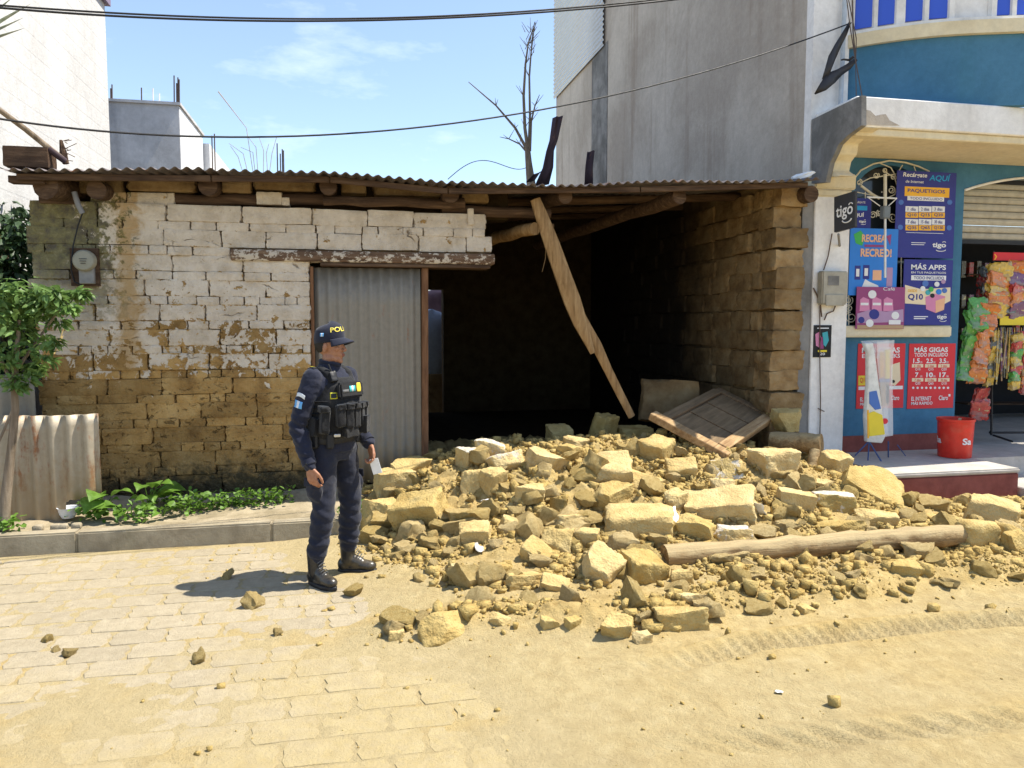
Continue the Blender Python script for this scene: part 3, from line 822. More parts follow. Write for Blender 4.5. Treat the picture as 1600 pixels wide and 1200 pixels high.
# --- right wall of the house: bare broken end facing the street, inner face with room shade painted in, darker with depth
rc = MB(); rc.add([(x, y, z) for x in (X_R_IN + .05, X_R - .03) for y, z in ((WALL_Y + .1, 0), (13.2, 0), (13.2, eave(X_R) + .075 * 6.5 - .01), (WALL_Y + .1, eave(X_R) + .02))], [(0, 1, 2, 3), (7, 6, 5, 4), (0, 4, 5, 1), (1, 5, 6, 2), (2, 6, 7, 3), (3, 7, 4, 0)])
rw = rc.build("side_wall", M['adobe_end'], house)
BE = [lump("brick", (0.42, 0.3, 0.16), 9, 0.09, 0.06, 300 + i, 2.6, chip=0, skew=.10, grain=.05, mat=M['adobe_end']) for i in range(10)]
BI = [lump("brick", (0.3, 0.46, 0.16), 8, 0.10, 0.06, 330 + i, 2.4, chip=0, grain=.03, mat=M['adobe_end']) for i in range(8)]
for r_ in range(14):
    z = 0.20 + r_ * 0.2075 + 0.07 + random.uniform(-.02, .02)
    outx = random.uniform(-0.05, 0.05)
    hgt = random.uniform(0.195, 0.215)
    wdt = (X_R - X_R_IN) + random.uniform(-.06, .03)
    link_mesh("brick", random.choice(BE), None, rw, Vector((X_R_IN + wdt / 2 + outx * .5, WALL_Y + 0.13 + random.uniform(-.06, .03), z)) - wloc(rw),
              (random.uniform(-.04, .04), random.uniform(-.035, .035), random.uniform(-.07, .07)), (wdt / 0.42, 1.0, hgt / 0.16))
    y = WALL_Y + 0.27 + (0.2 if r_ % 2 else 0)
    if r_ % 2:
        link_mesh("brick", random.choice(BI), None, rw, Vector((X_R_IN + 0.15, WALL_Y + 0.32, z)) - wloc(rw), None, (1, 0.4, 0.19 / 0.16))
    while y < 11.4:
        L = random.uniform(0.34, 0.52)
        link_mesh("brick", random.choice(BI), None, rw, Vector((X_R_IN + 0.155 + random.uniform(-.022, .02), y + L / 2, z + random.uniform(-.012, .012))) - wloc(rw),
                  (random.uniform(-.04, .04), random.uniform(-.04, .04), random.uniform(-.05, .05)), (1.0, L / 0.46, random.uniform(.195, .212) / 0.16))
        y += L
# --- the room behind
rm = MB()
yb = 13.2
dx0 = at(668, 500, yb).x; dx1 = at(693, 500, yb).x
rm.boxmm((X_L, yb, 0), (dx0, yb + .3, 3.56)); rm.boxmm((dx1, yb, 0), (X_R_IN + .3, yb + .3, 3.56))
rm.boxmm((dx0, yb, at(680, 452, yb).z), (dx1, yb + .3, 3.56))
rm.build("back_wall", M['room_shade'], house)
rm = MB(); rm.add([(x, y, z) for x in (X_L + .02, X_L + .35) for y, z in ((WALL_Y + .41, 0), (yb - .01, 0), (yb - .01, 3.36), (WALL_Y + .41, 2.93))], [(0, 1, 2, 3), (7, 6, 5, 4), (0, 4, 5, 1), (1, 5, 6, 2), (2, 6, 7, 3), (3, 7, 4, 0)]); rm.build("left_wall", M['room_shade'], house)
rm = MB(); rm.boxmm((X_L, WALL_Y + .12, 0.02), (X_R_IN + .3, yb, 0.17)); rm.build("earth_floor", M['room_shade'], house)
# --- roof: eave line read along the street
roof = empty("roof", (0, EAVE_Y, 2.9), parent=house)
xa, xb = EV_X[0], EV_X[-1]
nsheet = 10
wds = (xb - xa) / nsheet
for i in range(nsheet):
    for rw_ in range(2):
        x0 = xa + i * wds - 0.03; x1 = x0 + wds + 0.07
        mbb = MB(); n = int((x1 - x0) / 0.0895 * 8); vs_, fs = [], []
        y0 = EAVE_Y + rw_ * 3.2 + random.uniform(-.03, .03); y1 = y0 + (3.35 if rw_ == 0 else 3.75)
        lift = 0.004 * (i % 2) + rw_ * 0.012
        for a in range(n + 1):
            x = x0 + (x1 - x0) * a / n
            wv = 0.0125 * math.cos(2 * math.pi * x / 0.0895)
            for j in range(9):
                y = y0 + (y1 - y0) * j / 8
                vs_.append((x, y, eave(x) + 0.075 * (y - EAVE_Y) + wv + lift + 0.012 * math.sin(x * 3 + y * 1.7)))
        for a in range(n):
            for j in range(8):
                q = a * 9 + j; fs.append((q, q + 9, q + 10, q + 1))
        mbb.add(vs_, fs)
        o = mbb.build("roof_sheet", M['tin_roof'], roof, smooth='all', fix=False)
        sol = o.modifiers.new("thickness", 'SOLIDIFY'); sol.thickness = 0.002
# eave boards
bx_ = [(xa + .05, at(330, 270, 6.8).x), (at(330, 270, 6.8).x, at(515, 270, 6.8).x), (at(515, 270, 6.8).x, at(700, 290, 6.8).x), (at(700, 290, 6.8).x, at(1000, 290, 6.8).x), (at(1000, 290, 6.8).x, xb - .02)]
for x0, x1 in bx_:
    b = MB(); b.bar((x0 + .005, EAVE_Y + .10, eave(x0) - .048), (x1 - .005, EAVE_Y + .10, eave(x1) - .048), 0.03, 0.05)
    b.build("eave_board", M['wood_old'], roof, bevel=0.004)
# purlins deeper under the sheets
for yy in (7.9, 9.4, 11.0):
    b = MB(); b.tube([(X_L + .3, yy, eave(X_L + .3) + .075 * (yy - EAVE_Y) - .07), (1.2, yy, eave(1.2) + .075 * (yy - EAVE_Y) - .07), (X_R - .1, yy, eave(X_R) + .075 * (yy - EAVE_Y) - .07)], 0.045, 9)
    b.build("purlin", M['wood_old'], roof, smooth=True)
# rafters: round poles laid front to back, their sawn ends showing under the eave
def log(mb, a, b_, r0, r1, n=12, wob=0.012, segs=7, seed=0):
    a = Vector(a); b_ = Vector(b_); rr = random.Random(seed); pts, rs = [], []
    for i in range(segs + 1):
        t = i / segs
        pts.append(a.lerp(b_, t) + Vector((rr.uniform(-wob, wob), rr.uniform(-wob, wob), rr.uniform(-wob, wob))) * (0.3 if i in (0, segs) else 1))
        rs.append((r0 + (r1 - r0) * t) * rr.uniform(.94, 1.06))
    return mb.tube(pts, rs, n)
for i, (u, v, r0, dx, dz) in enumerate(((150, 297, .078, 0, .25), (325, 291, .080, 0, .25), (512, 290, .078, 0, .25), (705, 303, .075, .05, .22), (884, 307, .070, -.15, .2), (1062, 307, .072, -.6, -.15), (1268, 303, .085, -.1, .15))):
    a = at(u, v, EAVE_Y + .20)
    b = MB(); log(b, a, a + Vector((dx, 3.2, dz)), r0, r0 * .85, seed=i)
    b.build("rafter", M['wood_old'], roof, smooth=True)
a = at(72, 290, WALL_Y - .22)
b = MB(); log(b, a, a + Vector((.45, 1.6, .1)), .105, .09, seed=31); b.build("rafter", M['wood_old'], roof, smooth=True)
b = MB(); b.boxmm((at(14, 266, 6.85).x, 6.82, eave(xa) - .085), (at(70, 266, 6.85).x, 6.92, eave(xa) - .03)); b.build("eave_board", M['wood_old'], roof, bevel=.004)
# wall plate poles above the top course
b = MB(); log(b, at(150, 312, WALL_Y + .08), at(520, 312, WALL_Y + .08), .05, .05, seed=41); b.build("wall_plate", M['wood_old'], house, smooth=True)
b = MB(); log(b, at(505, 314, WALL_Y - .02), at(725, 318, WALL_Y - .02), .042, .05, seed=42); b.build("wall_plate", M['wood_old'], house, smooth=True)
b = MB(); log(b, at(690, 328, WALL_Y + .10), at(860, 334, WALL_Y + .10), .055, .05, seed=43); b.build("wall_plate", M['wood_old'], house, smooth=True)
b = MB(); b.boxmm((at(62, 310, WALL_Y).x, WALL_Y - .03, at(62, 318, WALL_Y).z), (at(122, 310, WALL_Y).x, WALL_Y + .25, at(62, 305, WALL_Y).z)); b.build("wall_plate", M['wood_old'], house, bevel=.006)
# earth packing between rafters
BF = [lump('brick', (0.5, 0.22, 0.15), 7, 0.2, 0.05, 360 + i, 2.6, mat=M['adobe_core']) for i in range(6)]
for i, (u0, u1, v, h) in enumerate(((75, 118, 288, .13), (120, 190, 290, .13), (196, 305, 288, .115), (345, 392, 290, .115), (395, 492, 288, .10), (532, 573, 292, .105), (584, 690, 296, .11), (722, 765, 306, .11), (140, 196, 312, .14), (196, 272, 310, .11), (400, 440, 309, .11), (440, 452, 314, .07))):
    p0 = at(u0, v, WALL_Y); p1 = at(u1, v, WALL_Y); L = p1.x - p0.x
    link_mesh("brick", (BF if i < 8 else BR)[i % 6], None, fw, Vector(((p0.x + p1.x) / 2, WALL_Y + 0.13, (p0.z + p1.z) / 2)) - wloc(fw), (0, random.uniform(-.02, .02), 0), (L / 0.5, 1, h / .15))
b = MB(); b.boxmm((X_L + .1, WALL_Y + .18, 2.68), (at(800, 300, WALL_Y).x, WALL_Y + .4, 2.98)); b.build("wall_head", M['room_shade'], house)
# small post stub of brick above the lintel end
b = MB(); b.box(at(735, 340, WALL_Y + .04), (.055, .1, .15), jitter=.006); b.build("brick", M['wall'], fw, bevel=.006)
# broken beam stub whose sawn end looks at the street
b = MB(); a = at(836, 357, WALL_Y + .02); log(b, a, a + Vector((-.55, 1.6, -.05)), .058, .065, seed=51); b.build("rafter", M['wood_beam'], house, smooth=True)
b = MB(); b.bar(at(690, 398, 9.4), at(860, 352, 7.4), .10, .04); b.build("rafter", M['wood_old'], house, bevel=.004)

# split beam hanging from the eave
hb = empty("hanging_beam", at(985, 650, 7.0), "long split timber beam hanging slantwise from the eave into the dark opening", "beam")
def timber(mb, pts, wd, th):
    """rough-hewn timber through points with width list"""
    vs_, fs = [], []
    n = 8
    for i, p in enumerate(pts):
        p = Vector(p); t = (Vector(pts[min(i + 1, len(pts) - 1)]) - Vector(pts[max(i - 1, 0)])).normalized()
        x = t.cross(Vector((0, -1, 0))).normalized(); y = x.cross(t)
        for k in range(n):
            a = 2 * math.pi * (k + .5) / n
            c, s_ = math.cos(a), math.sin(a)
            q = max(abs(c), abs(s_))
            f = 0.93 + 0.12 * random.random()
            vs_.append(p + x * (c / q * wd[i] / 2 * f) * .97 + y * (s_ / q * th[i] / 2 * f) * .97)
    for i in range(len(pts) - 1):
        for k in range(n):
            k2 = (k + 1) % n; fs.append((i * n + k, i * n + k2, (i + 1) * n + k2, (i + 1) * n + k))
    fs.append(tuple(range(n))); fs.append(tuple((len(pts) - 1) * n + k for k in range(n)))
    return mb.add(vs_, fs)
YB = 6.93
def bp(u, v, dy=0.0): return at(u, v, YB + dy)
b = MB(); timber(b, [bp(836, 311), bp(847, 340), bp(862, 380), bp(878, 425), bp(894, 470), bp(907, 505), bp(917, 530), bp(926, 552)],
                 [.09, .12, .145, .16, .17, .14, .085, .05], [.05, .07, .08, .085, .085, .08, .06, .03])
b.build("beam", M['wood_beam'], hb, smooth=True)
b = MB(); timber(b, [bp(901, 478, .03), bp(917, 512, .03), bp(932, 540, .04), bp(950, 578, .05), bp(968, 614, .07), bp(987, 651, .08)], [.07, .10, .10, .085, .08, .07], [.05, .06, .06, .055, .05, .045])
b.build("lower_beam", M['wood_beam'], hb, smooth=True)
b = MB(); b.tube([bp(853, 384), bp(852, 405), bp(847, 425)], .002, 4); b.build("loose_fibre", M['wood_beam'], hb)
# pale sack and dark clutter seen through the back doorway
def heap_sack(name, u, v, Y, wpx, hpx, mat, label, cat, seed, parent=None):
    p = at(u, v, Y); s_ = px_m(p)
    me = lump(name, (wpx * s_, wpx * s_ * .8, hpx * s_), 8, .7, .10, seed, 1.6, mat=mat)
    o = link_mesh(name, me, None, None, p); tag(o, label, cat); return o
heap_sack("plastic_sack", 676, 540, 14.6, 44, 110, plain("pale_sack", (.30, .36, .46), .5), "pale blue plastic sack standing in the back doorway of the house", "sack", 5)
heap_sack("cloth_bundle", 678, 480, 15.2, 40, 50, plain("mauve_cloth", (.20, .12, .13), .9), "dark reddish bundle piled behind the sack in the back doorway", "bundle", 6)
b = MB(); b.boxmm((at(640, 600, 14.2).x, 14.3, 0), (at(760, 600, 14.2).x, 15.6, at(676, 585, 14.3).z)); b.build("yard_ledge", M['adobe_core'], house)

# =================================================================== RUBBLE
# (photo x, y of the middle, width, height in photo pixels, whitewashed?, yaw, tilt, label)
BLK = [
 (617, 753, 60, 46, 0, 8, 4, "squared adobe block with crisp edges beside the tin door, left end of the heap"),
 (643, 727, 62, 30, 0, 30, 28, "shaded adobe slab leaning behind the squared block at the door post"),
 (597, 806, 54, 52, 0, 20, 8, "adobe block below the squared block, nearest the officer's hand"),
 (660, 798, 78, 62, 0, -25, 20, "large rounded pale adobe block at the left end of the heap"),
 (734, 713, 36, 36, 1, 30, 10, "small block with one bright whitewashed face at the top left of the heap"),
 (768, 699, 46, 34, 1, -15, -12, "chipped block on the very top of the heap left of the hanging beam"),
 (791, 721, 54, 30, 1, 15, -35, "whitewashed flat block just below the topmost block"),
 (771, 752, 38, 52, 0, 35, 14, "upright adobe block under the whitewashed flat block"),
 (737, 753, 32, 50, 0, -20, -18, "thin upright adobe slab left of the upright block under the whitewashed ones"),
 (855, 720, 58, 46, 0, 25, 22, "adobe block with a broad sloping top at the crest of the heap"),
 (893, 708, 38, 30, 0, 40, 10, "small rough block behind the sloping-topped block at the crest"),
 (945, 738, 88, 50, 0, -12, 24, "big flat adobe slab tilted to the street under the foot of the hanging beam"),
 (744, 836, 50, 40, 0, -10, 15, "adobe block half buried low in the left middle of the heap"),
 (890, 814, 54, 28, 0, 15, -8, "pale flat adobe piece in the middle of the heap"),
 (871, 845, 52, 36, 0, -30, 12, "adobe block with a shaded front below the pale flat piece"),
 (936, 886, 58, 60, 0, 42, 32, "dark pitted adobe block standing on its corner at the foot of the heap"),
 (797, 821, 28, 34, 0, 10, 25, "narrow clod in the left middle of the heap"),
 (722, 892, 32, 24, 0, 0, 4, "small squarish clod at the left foot of the heap"),
 (778, 894, 38, 26, 0, 30, 8, "rough clod between two flat pieces at the front left foot"),
 (820, 909, 60, 28, 0, 12, -10, "long flat adobe piece on the road at the front left foot of the heap"),
 (868, 915, 44, 22, 0, -20, 14, "thin adobe flake right of the long flat piece at the foot"),
 (843, 864, 46, 38, 0, -38, 30, "dark leaning slab in the lower middle of the heap"),
 (553, 780, 26, 28, 1, 10, 5, "pale block on the verge close behind the officer's paper"),
 (1027, 704, 48, 46, 0, 35, 16, "adobe block standing just left of the fallen door"),
 (1066, 737, 46, 38, 0, -20, 20, "round-edged adobe block under the left corner of the fallen door"),
 (1130, 737, 66, 36, 1, -15, -30, "whitewashed block lying under the near corner of the fallen door"),
 (1133, 764, 34, 36, 0, 10, 6, "small block below the whitewashed one under the door"),
 (1130, 792, 104, 50, 0, -28, 12, "long adobe slab with shaded front in the right middle of the heap"),
 (1146, 836, 60, 34, 1, -12, -10, "block with a white upper edge just above the left half of the fallen log"),
 (1091, 824, 52, 42, 0, -35, 16, "sloping adobe block above the left end of the fallen log"),
 (1243, 783, 54, 38, 0, -14, 10, "adobe block with lumpy top right of the long slab"),
 (1304, 785, 60, 34, 1, -20, -6, "block with a pale right face left of the huge boulder"),
 (1364, 757, 104, 78, 0, -35, 26, "huge wedge-shaped adobe boulder beside the red shop step"),
 (1287, 760, 44, 32, 0, 22, 10, "squat block behind the block with the pale face"),
 (1305, 728, 38, 46, 0, 5, 10, "tall rough block behind the huge boulder near the shop pilaster"),
 (1056, 783, 36, 38, 0, 18, 10, "pale clod left of the long slab in the heap"),
 (1002, 818, 102, 50, 0, -10, 8, "broad flat-topped adobe block in the centre foreground of the heap"),
 (1316, 824, 70, 28, 0, 10, -10, "low adobe piece partly buried behind the middle of the fallen log"),
 (1372, 812, 54, 28, 0, -15, 8, "pale low piece in front of the huge boulder"),
 (1212, 720, 72, 44, 0, 8, 5, "shaded adobe block under the right side of the fallen door"),
 (1228, 657, 46, 32, 0, 5, 8, "round adobe lump at the foot of the broken wall end"),
 (1046, 628, 88, 62, 0, -8, 4, "large dark slab of wall standing inside the opening behind the door"),
 (874, 680, 36, 30, 0, 10, 5, "shaded block on the floor inside the dark opening"),
 (942, 674, 36, 50, 0, 25, 18, "pointed block standing at the foot of the hanging beam"),
 (990, 683, 60, 32, 0, -10, 8, "wide shaded block beneath the tip of the hanging beam"),
 (910, 693, 50, 26, 0, 20, 12, "low shaded block left of the pointed one at the beam's foot"),
 (1005, 890, 62, 56, 0, 6, 10, "pale squarish block butting against the left end of the log"),
 (1066, 901, 34, 24, 0, -12, 6, "small block in the shadow below the left end of the log"),
 (698, 984, 80, 44, 0, 20, 18, "large crumbling lump alone at the left end of the road ridge"),
 (783, 969, 28, 24, 0, -30, 20, "little wedge of adobe right of the crumbling lump on the road"),
 (966, 982, 46, 40, 0, -30, 22, "tilted adobe block in the middle of the road ridge"),
 (1004, 998, 26, 22, 0, 10, 5, "small cube of adobe right of the tilted block on the road"),
 (1066, 966, 78, 36, 0, -6, -14, "hollowed adobe slab at the right part of the road ridge"),
 (860, 974, 28, 24, 0, 0, 10, "rounded clod in the road ridge left of the tilted block"),
 (895, 973, 26, 18, 0, 25, 5, "reddish clod beside the rounded one in the road ridge"),
 (620, 993, 24, 20, 0, 0, 0, "clod at the extreme left end of the road ridge"),
 (1553, 806, 72, 54, 0, -40, 24, "slanted adobe slab resting by the right end of the log"),
 (1482, 815, 60, 26, 0, 10, 6, "low earthen piece between the huge boulder and the slanted slab"),
 (1590, 850, 34, 42, 0, 10, 8, "block at the right picture edge beyond the log's end"),
 (1180, 900, 34, 26, 0, 20, 10, "roundish clod on the road under the left half of the log"),
 (1413, 889, 44, 26, 0, -15, 10, "flat clod on the road under the right half of the log"),
 (1085, 935, 46, 20, 0, 5, -5, "pale flake lying between log and road ridge"),
 (1262, 952, 30, 16, 0, 15, 5, "thin pale chip on the road below the middle of the log"),
 (956, 775, 58, 36, 0, 30, 14, "adobe block in the heap below the big tilted slab"),
 (828, 770, 46, 32, 0, -12, 16, "weathered block in the left centre of the heap"),
 (1010, 752, 64, 34, 0, 12, 12, "flat block in the heap left of the whitewashed block"),
 (917, 838, 40, 30, 0, -25, 10, "dusty block left of the broad flat-topped one"),
]
def place_block(i, u, v, wp_, hp_, ww, yaw, tilt, lab):
    inside = v < 700 and 850 < u < 1240
    if inside and v < 690:
        Yb = 7.75 if u == 1046 else (7.05 if u == 1228 else 7.5)
        p = at(u, v, Yb)
    else:
        p = on_heap(u, v + hp_ * 0.28)
    s_ = px_m(p)
    W, H = wp_ * s_ * 0.94, hp_ * s_ * 1.0
    D = min(W, max(H, W * 0.75)) * random.uniform(.8, 1.05)
    me = lump("adobe_block", (W * 1.04, D, H * 1.05), 15, 0.06 + 0.12 * random.random(), 0.055, 500 + i, 2.2, chip=1 + i % 3, skew=0.20, grain=0.05, kmin=0.74, sharp=40, extra=(((.62, -.15, .70), .42), ((-.9, 0, .5), .95)) if u == 1364 else (((.5, -.5, .7), .55), ((-.7, -.3, .6), .6), ((.1, -.9, .3), .7)) if u == 698 else (((.5, .2, .8), .75),) if i % 4 == 1 else (), mat=M['rubble_w'] if ww else M['rubble'])
    if u == 1046:
        me = lump('adobe_block', (W * 1.05, .16, H * 1.1), 12, .06, .03, 777, 2.0, chip=1, skew=.12, grain=.03, mat=M['adobe_core']); D = .16; tilt = -9
    z = p.z + H * 0.14 if not (inside and v < 690) else p.z
    o = link_mesh("adobe_block", me, None, None, (p.x, p.y + D * .15, z), (R(tilt * random.choice((.6, 1))), R(tilt * random.uniform(-.7, .7)), R(yaw)))
    tag(o, lab, "adobe block", "blocks of fallen adobe wall")
for i, bdat in enumerate(BLK): place_block(i, *bdat)

# middle-sized clods: things one could count, all alike
CL = [lump("clod", (1, 1, 1), 6, 0.18, 0.12, 700 + i, 1.6, chip=5 + i % 4, skew=0.4, grain=0.05, kmin=0.5, sharp=30, mat=M['rubble']) for i in range(18)]
n = 0; tries = 0
rc_ = random.Random(21)
while n < 290 and tries < 20000:
    tries += 1
    u = rc_.uniform(550, 1620); v = rc_.uniform(700, 1010)
    d = ray(u, v); p = on_heap(u, v) if v < 930 else gnd(u, v, .01)
    if p.x > at(1405, 760, 6.2).x and p.y > 6.05: continue
    if p.y > 7.6: continue
    toe = float(np.interp(p.x, TOE_X, TOE_Y)); ry = float(np.interp(p.x, RG_X, RG_Y))
    onh = p.y > toe - .05 and p.x > TOE_X[1] - .15; onr = abs(p.y - ry) < .2 and p.x > RG_X[0]
    pr = 1.0 if onh else (0.5 if onr else 0.02)
    if rc_.random() > pr: continue
    s_ = rc_.choice((.025, .03, .035, .04, .05) if not (onh or onr) else (.05, .06, .07, .09, .11, .13, .15, .18)) * (1.0 if onh else .75)
    if p.x < 0.15 and not onh: s_ = min(s_, .045)
    sx, sy, sz = s_ * rc_.uniform(.9, 1.5), s_ * rc_.uniform(.8, 1.2), s_ * rc_.uniform(.6, 1.0)
    o = link_mesh("clod", CL[n % 18], None, None, (p.x, p.y, tz(p.x, p.y) + sz * .25), (rc_.uniform(-.5, .5), rc_.uniform(-.5, .5), rc_.uniform(0, 6.28)), (sx, sy, sz))
    tag(o, "small loose clod of ochre adobe in the rubble", "clod", "loose clods of adobe")
    n += 1
# the few clods lying alone on the paving
for (u, v, wpx, lab) in ((356, 900, 20, "dark round clod at the top edge of the officer's shadow"), (397, 942, 30, "flat crumbling clod just below the officer's shadow"), (313, 1030, 24, "lone clod on the pavers at the left, the largest there"),
                    (108, 1020, 16, "small clod among crumbs at the far left of the road"), (86, 1015, 12, "tiny dark clod at the far left, left of the small one"), (72, 998, 15, "little clod at the far left, highest of its trio"),
                    (557, 925, 26, "clod on the paving just right of the officer's near boot"), (660, 910, 28, "clod on the paving between officer and heap"), (610, 862, 26, "clod at the kerb line right of the officer's far boot"), (434, 988, 14, "tiny clod on the pavers below the officer's shadow")):
    p = gnd(u, v + 3); s_ = wpx * px_m(p)
    o = link_mesh("clod", CL[int(u) % 14], None, None, (p.x, p.y, s_ * .2), (.3, .2, u), (s_ * 1.1, s_ * .9, s_ * .75))
    tag(o, lab, "clod")
# crumbs nobody could count
ico = []
for q in range(12):
    bm = bmesh.new(); rr = random.Random(q + 3)
    for a_ in range(8): bm.verts.new(Vector(((a_ & 1) - .5 + rr.uniform(-.28, .28), ((a_ >> 1) & 1) - .5 + rr.uniform(-.28, .28), ((a_ >> 2) & 1) - .5 + rr.uniform(-.28, .28))) * .9)
    bm.verts.ensure_lookup_table()
    for f4 in ((0, 1, 3, 2), (4, 6, 7, 5), (0, 4, 5, 1), (2, 3, 7, 6), (0, 2, 6, 4), (1, 5, 7, 3)): bm.faces.new([bm.verts[i_] for i_ in f4])
    bmesh.ops.recalc_face_normals(bm, faces=bm.faces); bmesh.ops.triangulate(bm, faces=bm.faces)
    bm.verts.index_update()
    ico.append((np.array([v_.co[:] for v_ in bm.verts]), np.array([[v_.index for v_ in f_.verts] for f_ in bm.faces]))); bm.free()
NV, NF = len(ico[0][0]), len(ico[0][1])
rs = np.random.RandomState(5)
cx = rs.uniform(-1.6, 6.6, 230000); cyy = rs.uniform(2.6, 7.3, 230000)
toe = np.interp(cx, TOE_X, TOE_Y); ry = np.interp(cx, RG_X, RG_Y)
prob = np.where((cyy > toe) & (cx > TOE_X[1] - .2), 0.55, 0.55 * np.exp(-(toe - cyy) / 0.14) * (cx > -.1) + 0.006 * (cx > -1))
prob = np.maximum(prob, np.where(cx > RG_X[0] - .1, .8 * np.exp(-((cyy - ry) / .15) ** 2), 0))
prob = np.maximum(prob, np.where((cx > .9) & (cyy > ry), .07 + .55 * sstep(1.9, 2.6, cx) * sstep(.95, .2, np.interp(cx, TOE_X, TOE_Y) - cyy), 0))
clump = fbm(cx, cyy, 3.0, 4)
prob = prob * np.clip(0.55 + 3.0 * clump, 0.05, 1.3)
ok = (rs.rand(230000) < prob) & ~((cx < 0.75) & (cyy > KERB_Y - .05) & (heap(cx, cyy) < .05)) & ~((cx > at(1405, 760, 6.2).x) & (cyy > 6.1))
cx, cyy = cx[ok][:44000], cyy[ok][:44000]
cz = terrain(cx, cyy)
sz = np.where(cyy > np.interp(cx, TOE_X, TOE_Y) - .1, 0.0062, 0.0045) * np.exp(rs.exponential(0.72, len(cx))); sz = np.where(sz > .075, .016, sz)
AV = np.zeros((len(cx) * NV, 3)); AF = np.zeros((len(cx) * NF, 3), np.int32)
for i in range(len(cx)):
    vv, ff = ico[i % 12]; a = rs.uniform(0, 6.28); c, s_ = math.cos(a), math.sin(a)
    q = vv * rs.uniform(.6, 1.35, 3) * sz[i]
    AV[i * NV:(i + 1) * NV] = np.stack([q[:, 0] * c - q[:, 1] * s_ + cx[i], q[:, 0] * s_ + q[:, 1] * c + cyy[i], q[:, 2] + cz[i] + sz[i] * .18], 1)
    AF[i * NF:(i + 1) * NF] = ff + i * NV
def np_mesh(name, co, fa, mat, smooth=False):
    me = bpy.data.meshes.new(name); k = fa.shape[1]
    me.vertices.add(len(co)); me.vertices.foreach_set("co", np.asarray(co, np.float32).ravel())
    me.loops.add(fa.size); me.loops.foreach_set("vertex_index", fa.ravel().astype(np.int32))
    me.polygons.add(len(fa)); me.polygons.foreach_set("loop_start", (np.arange(len(fa)) * k).astype(np.int32))
    me.polygons.foreach_set("loop_total", np.full(len(fa), k, np.int32))
    if smooth: me.polygons.foreach_set("use_smooth", np.ones(len(fa), bool))
    me.update(calc_edges=True); me.materials.append(mat)
    return me
o = link_mesh("adobe_crumbs", np_mesh("adobe_crumbs", AV, AF, M['rubble']))
tag(o, "crumbled adobe scattered over the heap and the road", "crumbs", kind="stuff")

# =================================================================== THINGS IN THE RUBBLE
# fallen panelled door
c_ = at(1122, 680, 6.78)
door = empty("fallen_door", c_, "old panelled wooden door lying tilted on top of the rubble heap", "door")
A = at(1025, 657, 6.76); B = at(1129, 713, 6.3); C = at(1222, 661, 7.2)
ex = (B - A); LX = ex.length; ex.normalize()
ey = (C - B); ey -= ex * ey.dot(ex); LY = ey.length; ey.normalize()
ez = ex.cross(ey)
if ez.z < 0: ez = -ez
door.matrix_world = Matrix((ex, ey, ex.cross(ey))).transposed().to_4x4(); door.location = A
sg = 1 if ex.cross(ey).z > 0 else -1
def dbox(name, x0, x1, y0, y1, z0, z1, mat, parent=door, bev=.006):
    m_ = MB(); m_.boxmm((x0, y0, min(sg * z0, sg * z1)), (x1, y1, max(sg * z0, sg * z1))); return m_.build(name, mat, parent, local=True, bevel=bev)
TH = .05
dbox("stile", -.06, LX + .05, -.05, .065, -.01, TH + .012, M['wood_doorlit'])
dbox("stile", 0.02, LX - .02, LY - .10, LY, 0, TH, M['wood_door'])
dbox("rail", LX - .10, LX + .005, .07, LY + .03, -.012, TH + .02, M['wood_doorlit'])
dbox("rail", 0.0, .10, .07, LY - .10, 0, TH, M['wood_door'])
dbox("backing_board", .08, LX - .09, .06, LY - .08, .005, .018, M['wood_door'], bev=0)
for k_ in range(3):
    w_ = (LY - .10 - .07) / 3; y0 = .075 + k_ * w_
    dbox("panel", .115, LX - .115, y0 + .008, y0 + w_ - .012, .012, .032, M['wood_door'])
    dbox("moulding", .115, LX - .115, y0 + w_ - .012, y0 + w_ + .004, .01, .043, M['wood_door'], bev=.003)
# log post lying in front
P0, P1 = gnd(1038, 870, .12), gnd(1512, 836, .17)
lg = empty("fallen_log", (P0 + P1) / 2, "long dusty round wooden post lying in front of the rubble heap", "log")
b = MB(); log(b, P0, P1, .080, .078, n=14, wob=.012, segs=20, seed=77); b.build("post", M['wood_log'], lg, smooth=True)
me = lump("footing", (.32, .19, .19), 9, .45, .07, 901, 2, chip=2, mat=M['rubble'])
dv = (P1 - P0).normalized()
fo = link_mesh("footing", me, None, lg, P1 + dv * .10 - wloc(lg), (0, R(6), math.atan2(dv.y, dv.x)))
me = lump("footing_base", (.15, .2, .24), 8, .35, .08, 902, 2, chip=3, mat=M['rubble'])
link_mesh("footing_base", me, None, lg, P1 + dv * .27 + Vector((0, 0, -.05)) - wloc(lg), (0, R(18), math.atan2(dv.y, dv.x)))
# timber stub and pole pieces near the pilaster
def stub(name, a, b_, r0, r1, mat, label, cat, seed):
    e = empty(name, a, label, cat); m_ = MB(); log(m_, a, b_, r0, r1, n=14, wob=.006, seed=seed); m_.build("pole", mat, e, smooth=True); return e
stub("timber_stub", at(1205, 688, 6.85), at(1284, 694, 6.5), .085, .105, M['wood_log'], "thick grey timber stub with a sawn round end right of the fallen door", "timber", 1)
stub("timber_offcut", at(1273, 703, 6.45), at(1268, 740, 6.36), .05, .055, M['wood_log'], "short pale log standing upright below the grey timber stub", "timber", 2)
stub("rolled_sheet", at(1266, 735, 6.3), at(1256, 764, 6.24), .022, .026, M['white'], "small white tube leaning against the upright pale log", "tube", 3)
